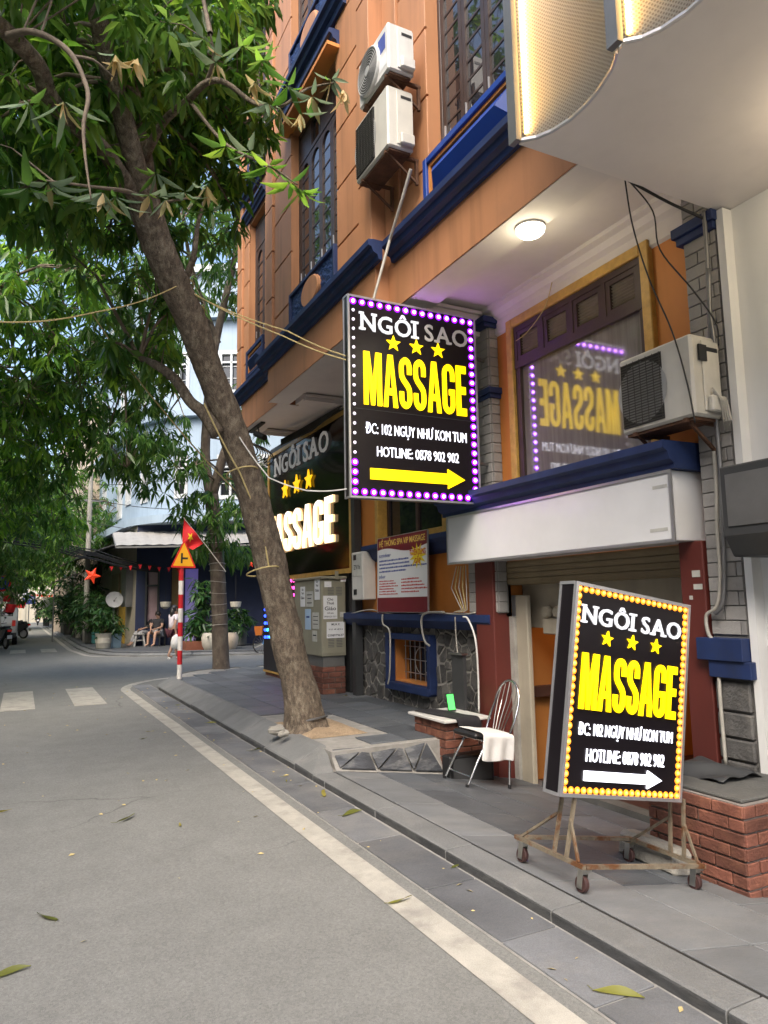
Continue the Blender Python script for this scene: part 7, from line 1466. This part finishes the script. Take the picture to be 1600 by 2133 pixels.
def J_sit(o, f, hand=.25, legs=.5):
    b = Vector(o); r_ = f.cross(Vector((0, 0, 1))); P = lambda a, c, z: tuple(b+f*a+r_*c+Vector((0, 0, z)))
    return dict(base=b, fwd=f, pelvis=P(0, 0, .48), neck=P(-.06, 0, .98), head=P(-.02, 0, 1.14), shl=P(-.05, -.18, .94), shr=P(-.05, .18, .94), ell=P(.08, -.22, .7), elr=P(.08, .22, .7), wrl=P(.3, -.12, .64), wrr=P(.3, .1, .62), hpl=P(.02, -.1, .48), hpr=P(.02, .1, .48), knl=P(.42, -.14, .5), knr=P(.42, .12, .5), anl=P(.42+legs*.3, -.14, .09), anr=P(.42+legs*.2, .12, .09))
fl2 = Vector((-.85, -.5, 0)).normalized()
s1, s2 = onZ(297, 1345, .14), onZ(328, 1346, .14)
person('man in dark clothes lounging on a chair with legs stretched out', J_sit((s1.x+.2, s1.y+.2, .14), fl2, legs=1.4), None, 'cloth_dark', 'cloth_grey', shorts=False); person('man in open dark shirt sitting on a low chair before the cafe', J_sit((s2.x, s2.y+.1, .14), Vector((-.6, -.8, 0)).normalized(), legs=.3), None, 'cloth_dark', 'cloth_grey')
def low_chair(label, p, f, m='wood_light', h=.44, back=True):
    r_ = f.cross(Vector((0, 0, 1))); T = frame((p.x, p.y, .14), r_, f, (0, 0, 1)); t = thing('wooden_chair', label, 'chair', (p.x, p.y, .14))
    MB(T).box(-.22, .22, -.22, .22, h-.04, h).build('seat', m, t)
    for sx in (-1, 1):
        MB(T).box(sx*.2-.02, sx*.2+.02, .18, .22, 0, h-.04).build('leg', m, t); MB(T).box(sx*.2-.02, sx*.2+.02, -.22, -.18, 0, h+(.45 if back else -.04)).build('leg', m, t)
    if back: MB(T).box(-.18, .18, -.21, -.19, h+.3, h+.42).box(-.18, .18, -.21, -.19, h+.12, h+.2).build('backrest', m, t)
low_chair('dark chair under the lounging man', Vector((s1.x+.2, s1.y+.2, 0)), fl2, 'charcoal', .36); low_chair('dark chair under the man in the open shirt', Vector((s2.x, s2.y+.1, 0)), Vector((-.6, -.8, 0)).normalized(), 'charcoal', .36)
for px, lb_ in ((385, 'light wooden chair left of the trough plant'), (402, 'light wooden chair nearest the corner tree'), (352, 'wooden chair behind the walking woman')): low_chair(lb_, onZ(px, 1340, .14), Vector((-.7, -.7, 0)).normalized())
p = onZ(289, 1346, .14); sto = thing('plastic_stool', 'grey plastic stool on the cafe pavement', 'stool', tuple(p)); MB().box(p.x-.19, p.x+.19, p.y-.19, p.y+.19, .56, .6).build('seat', 'stool_grey', sto, bevel=.01)
for sx in (-1, 1):
    for sy_ in (-1, 1): MB().add([(p.x+sx*a+e_*sx, p.y+sy_*a+k*sy_, z_) for a, z_ in ((.22, .14), (.16, .56)) for e_, k in ((-.06, 0), (0, 0), (0, -.06), (-.06, -.06))], [(0, 1, 2, 3), (4, 5, 6, 7), (0, 1, 5, 4), (1, 2, 6, 5), (2, 3, 7, 6), (3, 0, 4, 7)]).build('leg', 'stool_grey', sto)
MB().box(p.x-.18, p.x+.18, p.y-.18, p.y+.18, .34, .37).build('brace', 'stool_grey', sto)
# ------------------------------------------------------------------ vehicles
def torus(mb, c, R, r, ax, n=22, T=None):
    c = Vector(c); a_, b_ = (Vector(ax).cross(Vector((0, 0, 1)))).normalized(), Vector((0, 0, 1)); return mb.tube([tuple(c+a_*(R*math.cos(2*math.pi*k/n))+b_*(R*math.sin(2*math.pi*k/n))) for k in range(n+1)], r, 6, cap=False, T=T)
bc0 = onZ(541, 1364, .0); by = thing('bicycle', 'blue city bicycle with orange basket parked behind the message board', 'bicycle', tuple(bc0)); ax_ = Vector((.9, -.43, 0)).normalized(); sdx = Vector((-ax_.y, ax_.x, 0)); bo = Vector((bc0.x+.1, bc0.y, 0))
Bp = lambda a, z_, s=0: tuple(bo+ax_*a+sdx*s+Vector((0, 0, z_)))
for a in (0, 1.05):
    wmesh = torus(MB(), Bp(a, .33), .31, .02, sdx).build('wheel', 'tyre', by); sm = MB(); [sm.tube([Bp(a, .33), Bp(a+.3*math.cos(k*math.pi/8), .33+.3*math.sin(k*math.pi/8))], .003, 3) for k in range(16)]; sm.build('spokes', 'steel', wmesh)
MB().tube([Bp(0, .33), Bp(.15, .85)], .018, 6).tube([Bp(.12, .75), Bp(.5, .3)], .02, 6).tube([Bp(.5, .3), Bp(.68, .85)], .018, 6).tube([Bp(.5, .3), Bp(1.05, .33)], .014, 6).tube([Bp(.62, .7), Bp(1.05, .33)], .012, 6).tube([Bp(.14, .8), Bp(.6, .55)], .016, 6).build('frame', 'bike_blue', by)
MB().tube([Bp(.15, .85), Bp(.1, 1.0), Bp(.14, 1.04, .1), Bp(.3, 1.03, .26)], .012, 6).tube([Bp(.1, 1.0), Bp(.14, 1.04, -.1), Bp(.3, 1.03, -.26)], .012, 6).build('handlebar', 'chrome', by); MB().sphere(Bp(.7, .9), .13, 8, 5, (1, .8, .35)).build('saddle', 'black_plastic', by); MB().add([Bp(a, z_, s) for z_, k in ((.62, .75), (.9, 1)) for a, s in ((-.12-.13*k, -.16*k), (-.12+.13*k, -.16*k), (-.12+.13*k, .16*k), (-.12-.13*k, .16*k))], [(0, 1, 2, 3), (0, 1, 5, 4), (1, 2, 6, 5), (2, 3, 7, 6), (3, 0, 4, 7)]).build('basket', 'basket_orange', by)
cr = thing('parked_car', 'white parked car seen from behind at the left edge', 'car', (-1.0, 38, 0)); prof_ = [(35.9, .35), (35.8, .75), (35.85, 1.0), (36.15, 1.55), (36.5, 1.66), (38.2, 1.66), (39.1, 1.05), (40.1, .9), (40.25, .6), (40.2, .35)]
MB().prism(prof_, -1.9, -.13, 'YZ').build('body', 'car_white', cr, bevel=.06, smooth=.5); MB().prism([(35.88, 1.05), (36.12, 1.5), (36.16, 1.5), (35.93, 1.05)], -1.7, -.33, 'YZ').build('rear_window', 'dark_glass', cr)
MB().prism([(36.3, 1.08), (36.45, 1.52), (38.15, 1.54), (38.85, 1.08)], -.135, -.125, 'YZ').build('side_window', 'dark_glass', cr)
for x_ in (-1.8, -.35): MB().box(x_, x_+.14, 35.76, 35.86, .85, 1.1).build('tail_light', 'red_lens', cr)
MB().box(-1.25, -.75, 35.76, 35.8, .62, .75).build('number_plate', 'paper', cr); MB().box(-1.85, -.17, 35.72, 35.9, .36, .55).build('bumper', 'charcoal', cr)
for x_ in (-1.85, -.33):
    for y_ in (36.6, 39.4): wq = MB().lathe([(.2, 0), (.32, 0), (.33, .03), (.33, .17), (.32, .2), (.2, .2)], 18, (x_, y_, .33), 'X').build('wheel', 'tyre', cr); MB().lathe([(.19, -.01), (.19, .21)], 14, (x_, y_, .33), 'X').build('rim', 'alu', wq)
def moto(label, x, y, f, name='parked_motorbike', sc=1.):
    t = thing(name, label, 'motorbike', (x, y, 0)); r_ = f.cross(Vector((0, 0, 1))); T = frame((x, y, 0), r_, f, (0, 0, 1))
    for a in (-.62, .62): wq = torus(MB(), (0, a, .28), .23, .05, (1, 0, 0), T=T).build('wheel', 'tyre', t); MB(T).lathe([(.1, -.04), (.18, -.03), (.18, .03), (.1, .04)], 14, (0, a, .28), 'X').build('rim', 'alu', wq)
    MB(T).prism([(-.75, .55), (-.95, .78), (-.8, .86), (-.1, .78), (0, .5), (.25, .36), (.2, .25), (-.3, .25), (-.55, .4)], -.13, .13, 'YZ').build('body', 'moto_black', t, bevel=.04); MB(T).prism([(-.75, .86), (-.7, .93), (0, .86), (-.02, .79)], -.14, .14, 'YZ').build('seat', 'black_plastic', t, bevel=.03)
    MB(T).prism([(.25, .34), (.38, .95), (.46, .95), (.42, .5), (.36, .3)], -.16, .16, 'YZ').build('leg_shield', 'moto_black', t, bevel=.03); MB(T).tube([(0, .62, .28), (0, .45, .85), (0, .4, 1.0)], .03, 8).build('fork', 'steel', t); MB(T).tube([(-.32, .3, 1.03), (-.1, .4, 1.0), (.1, .4, 1.0), (.32, .3, 1.03)], .016, 6).build('handlebar', 'black_plastic', t)
    MB(T).sphere((0, .48, .93), .1, 10, 6).build('headlight', 'steel', t); MB(T).box(-.07, .07, -.97, -.92, .7, .78).build('tail_light', 'red_lens', t); MB(T).box(-.09, .09, -.99, -.97, .42, .56).build('number_plate', 'paper', t)
    for s in (-1, 1): MB(T).tube([(s*.2, .4, 1.02), (s*.3, .42, 1.22)], .006, 4).sphere((s*.3, .42, 1.24), .05, 8, 5, (1, .4, .7)).build('mirror', 'black_plastic', t)
    return t
moto('black motorbike parked at the left edge behind the crossing', -.72, 33.2, Vector((-.35, .94, 0)).normalized()); moto('second motorbike parked beside the white car', -.35, 43.5, Vector((-.8, .6, 0)).normalized()); moto('dark motorbike parked further up the left kerb', -.6, 48, Vector((-.9, .4, 0)).normalized())
sx, sy_ = 1.42, 76; moto('distant scooter riding away up the street', sx, sy_, Vector((0, 1, 0)), 'ridden_scooter')
Jr = J_sit((sx, sy_-.25, .42), Vector((0, 1, 0))); Jr.update(wrl=(sx-.3, sy_+.3, 1.08), wrr=(sx+.3, sy_+.3, 1.08), anl=(sx-.16, sy_+.18, .4), anr=(sx+.16, sy_+.18, .4), knl=(sx-.2, sy_+.15, .85), knr=(sx+.2, sy_+.15, .85)); person('distant rider in dark clothes on the scooter', Jr, None, 'cloth_dark', 'cloth_dark', shorts=False)
c = onY(4, 1215, 33); nps = thing('round_sign', 'round pinkish road sign at the left edge', 'traffic sign', (c.x, c.y, 0)); MB().lathe([(.33, -.02), (.33, .02)], 24, tuple(c), 'Y').build('disc', 'sign_red', nps); MB().lathe([(.26, -.03), (.26, -.02)], 24, tuple(c), 'Y').build('face', 'ink_blue', nps); MB().tube([(c.x, c.y+.06, 0), (c.x, c.y+.06, c.z+.2)], .035, 8).build('pole', 'pole_white', nps)
for px, py, Y_, s, lb_ in ((13, 1258, 36, .7, 'red flag hanging above the parked car'), (37, 1252, 60, 1.0, 'red flag by the far trunk'), (8, 1240, 34, .5, 'red flag tip at the left edge')):
    c = onY(px, py, Y_); t = thing('street_flag', lb_, 'flag', tuple(c)); MB().add([tuple(c+Vector((s*.6*i/6-.15*s*(j/4), .05*math.sin(i*1.3), -s*.5*j/4-.05*s*i/6))) for i in range(7) for j in range(5)], [(i*5+j, i*5+j+5, i*5+j+6, i*5+j+1) for i in range(6) for j in range(4)]).build('cloth', 'flag_red', t, smooth=True); MB().tube([tuple(c+Vector((0, 0, .2))), tuple(c+Vector((-.1, 0, -s*1.6)))], .015, 5).build('staff', 'conduit', t)
c = onY(94, 1257, 45); rsn = thing('lamp_sign', 'small round white sign on a bracket over the right kerb', 'sign', tuple(c)); MB().lathe([(.22, -.05), (.24, 0), (.22, .05)], 18, tuple(c), 'Y').build('disc', 'paper', rsn); MB().tube([tuple(c+Vector((.2, 0, 0))), tuple(c+Vector((1.0, .3, -.2)))], .02, 5).build('arm', 'grey_metal', rsn)
# unseen row of houses, added to keep the low sky off the forecourt
ot = thing('unseen_houses', None, None, (-8, 20, 0), kind='structure'); oh = [(y_, y_+1.2, z_, z_+1.6) for y_ in range(-26, 88, 4) for z_ in (1.0, 4.6, 8.0)]
weld(wallbox(MB(), -8.3, -8.0, -30, 90, 0, 11, oh).build('wall', 'beige_wall', ot)); MB().box(-8.6, -8.45, -30, 90, 0, 11).build('panes', 'dark_glass', ot); MB().box(-16, -7.8, -30, 90, 11, 11.3).build('roof', 'concrete', ot)
# left-hand pavement
lp = thing('left_pavement', None, None, (-4, 20, 0), kind='structure'); MB().box(-7.5, -3.6, -30, 90, -.1, .14).build('paving', 'slate', lp); MB().box(-3.6, -3.4, -30, 90, -.1, .142).build('kerb_line', 'kerb_stone', lp)
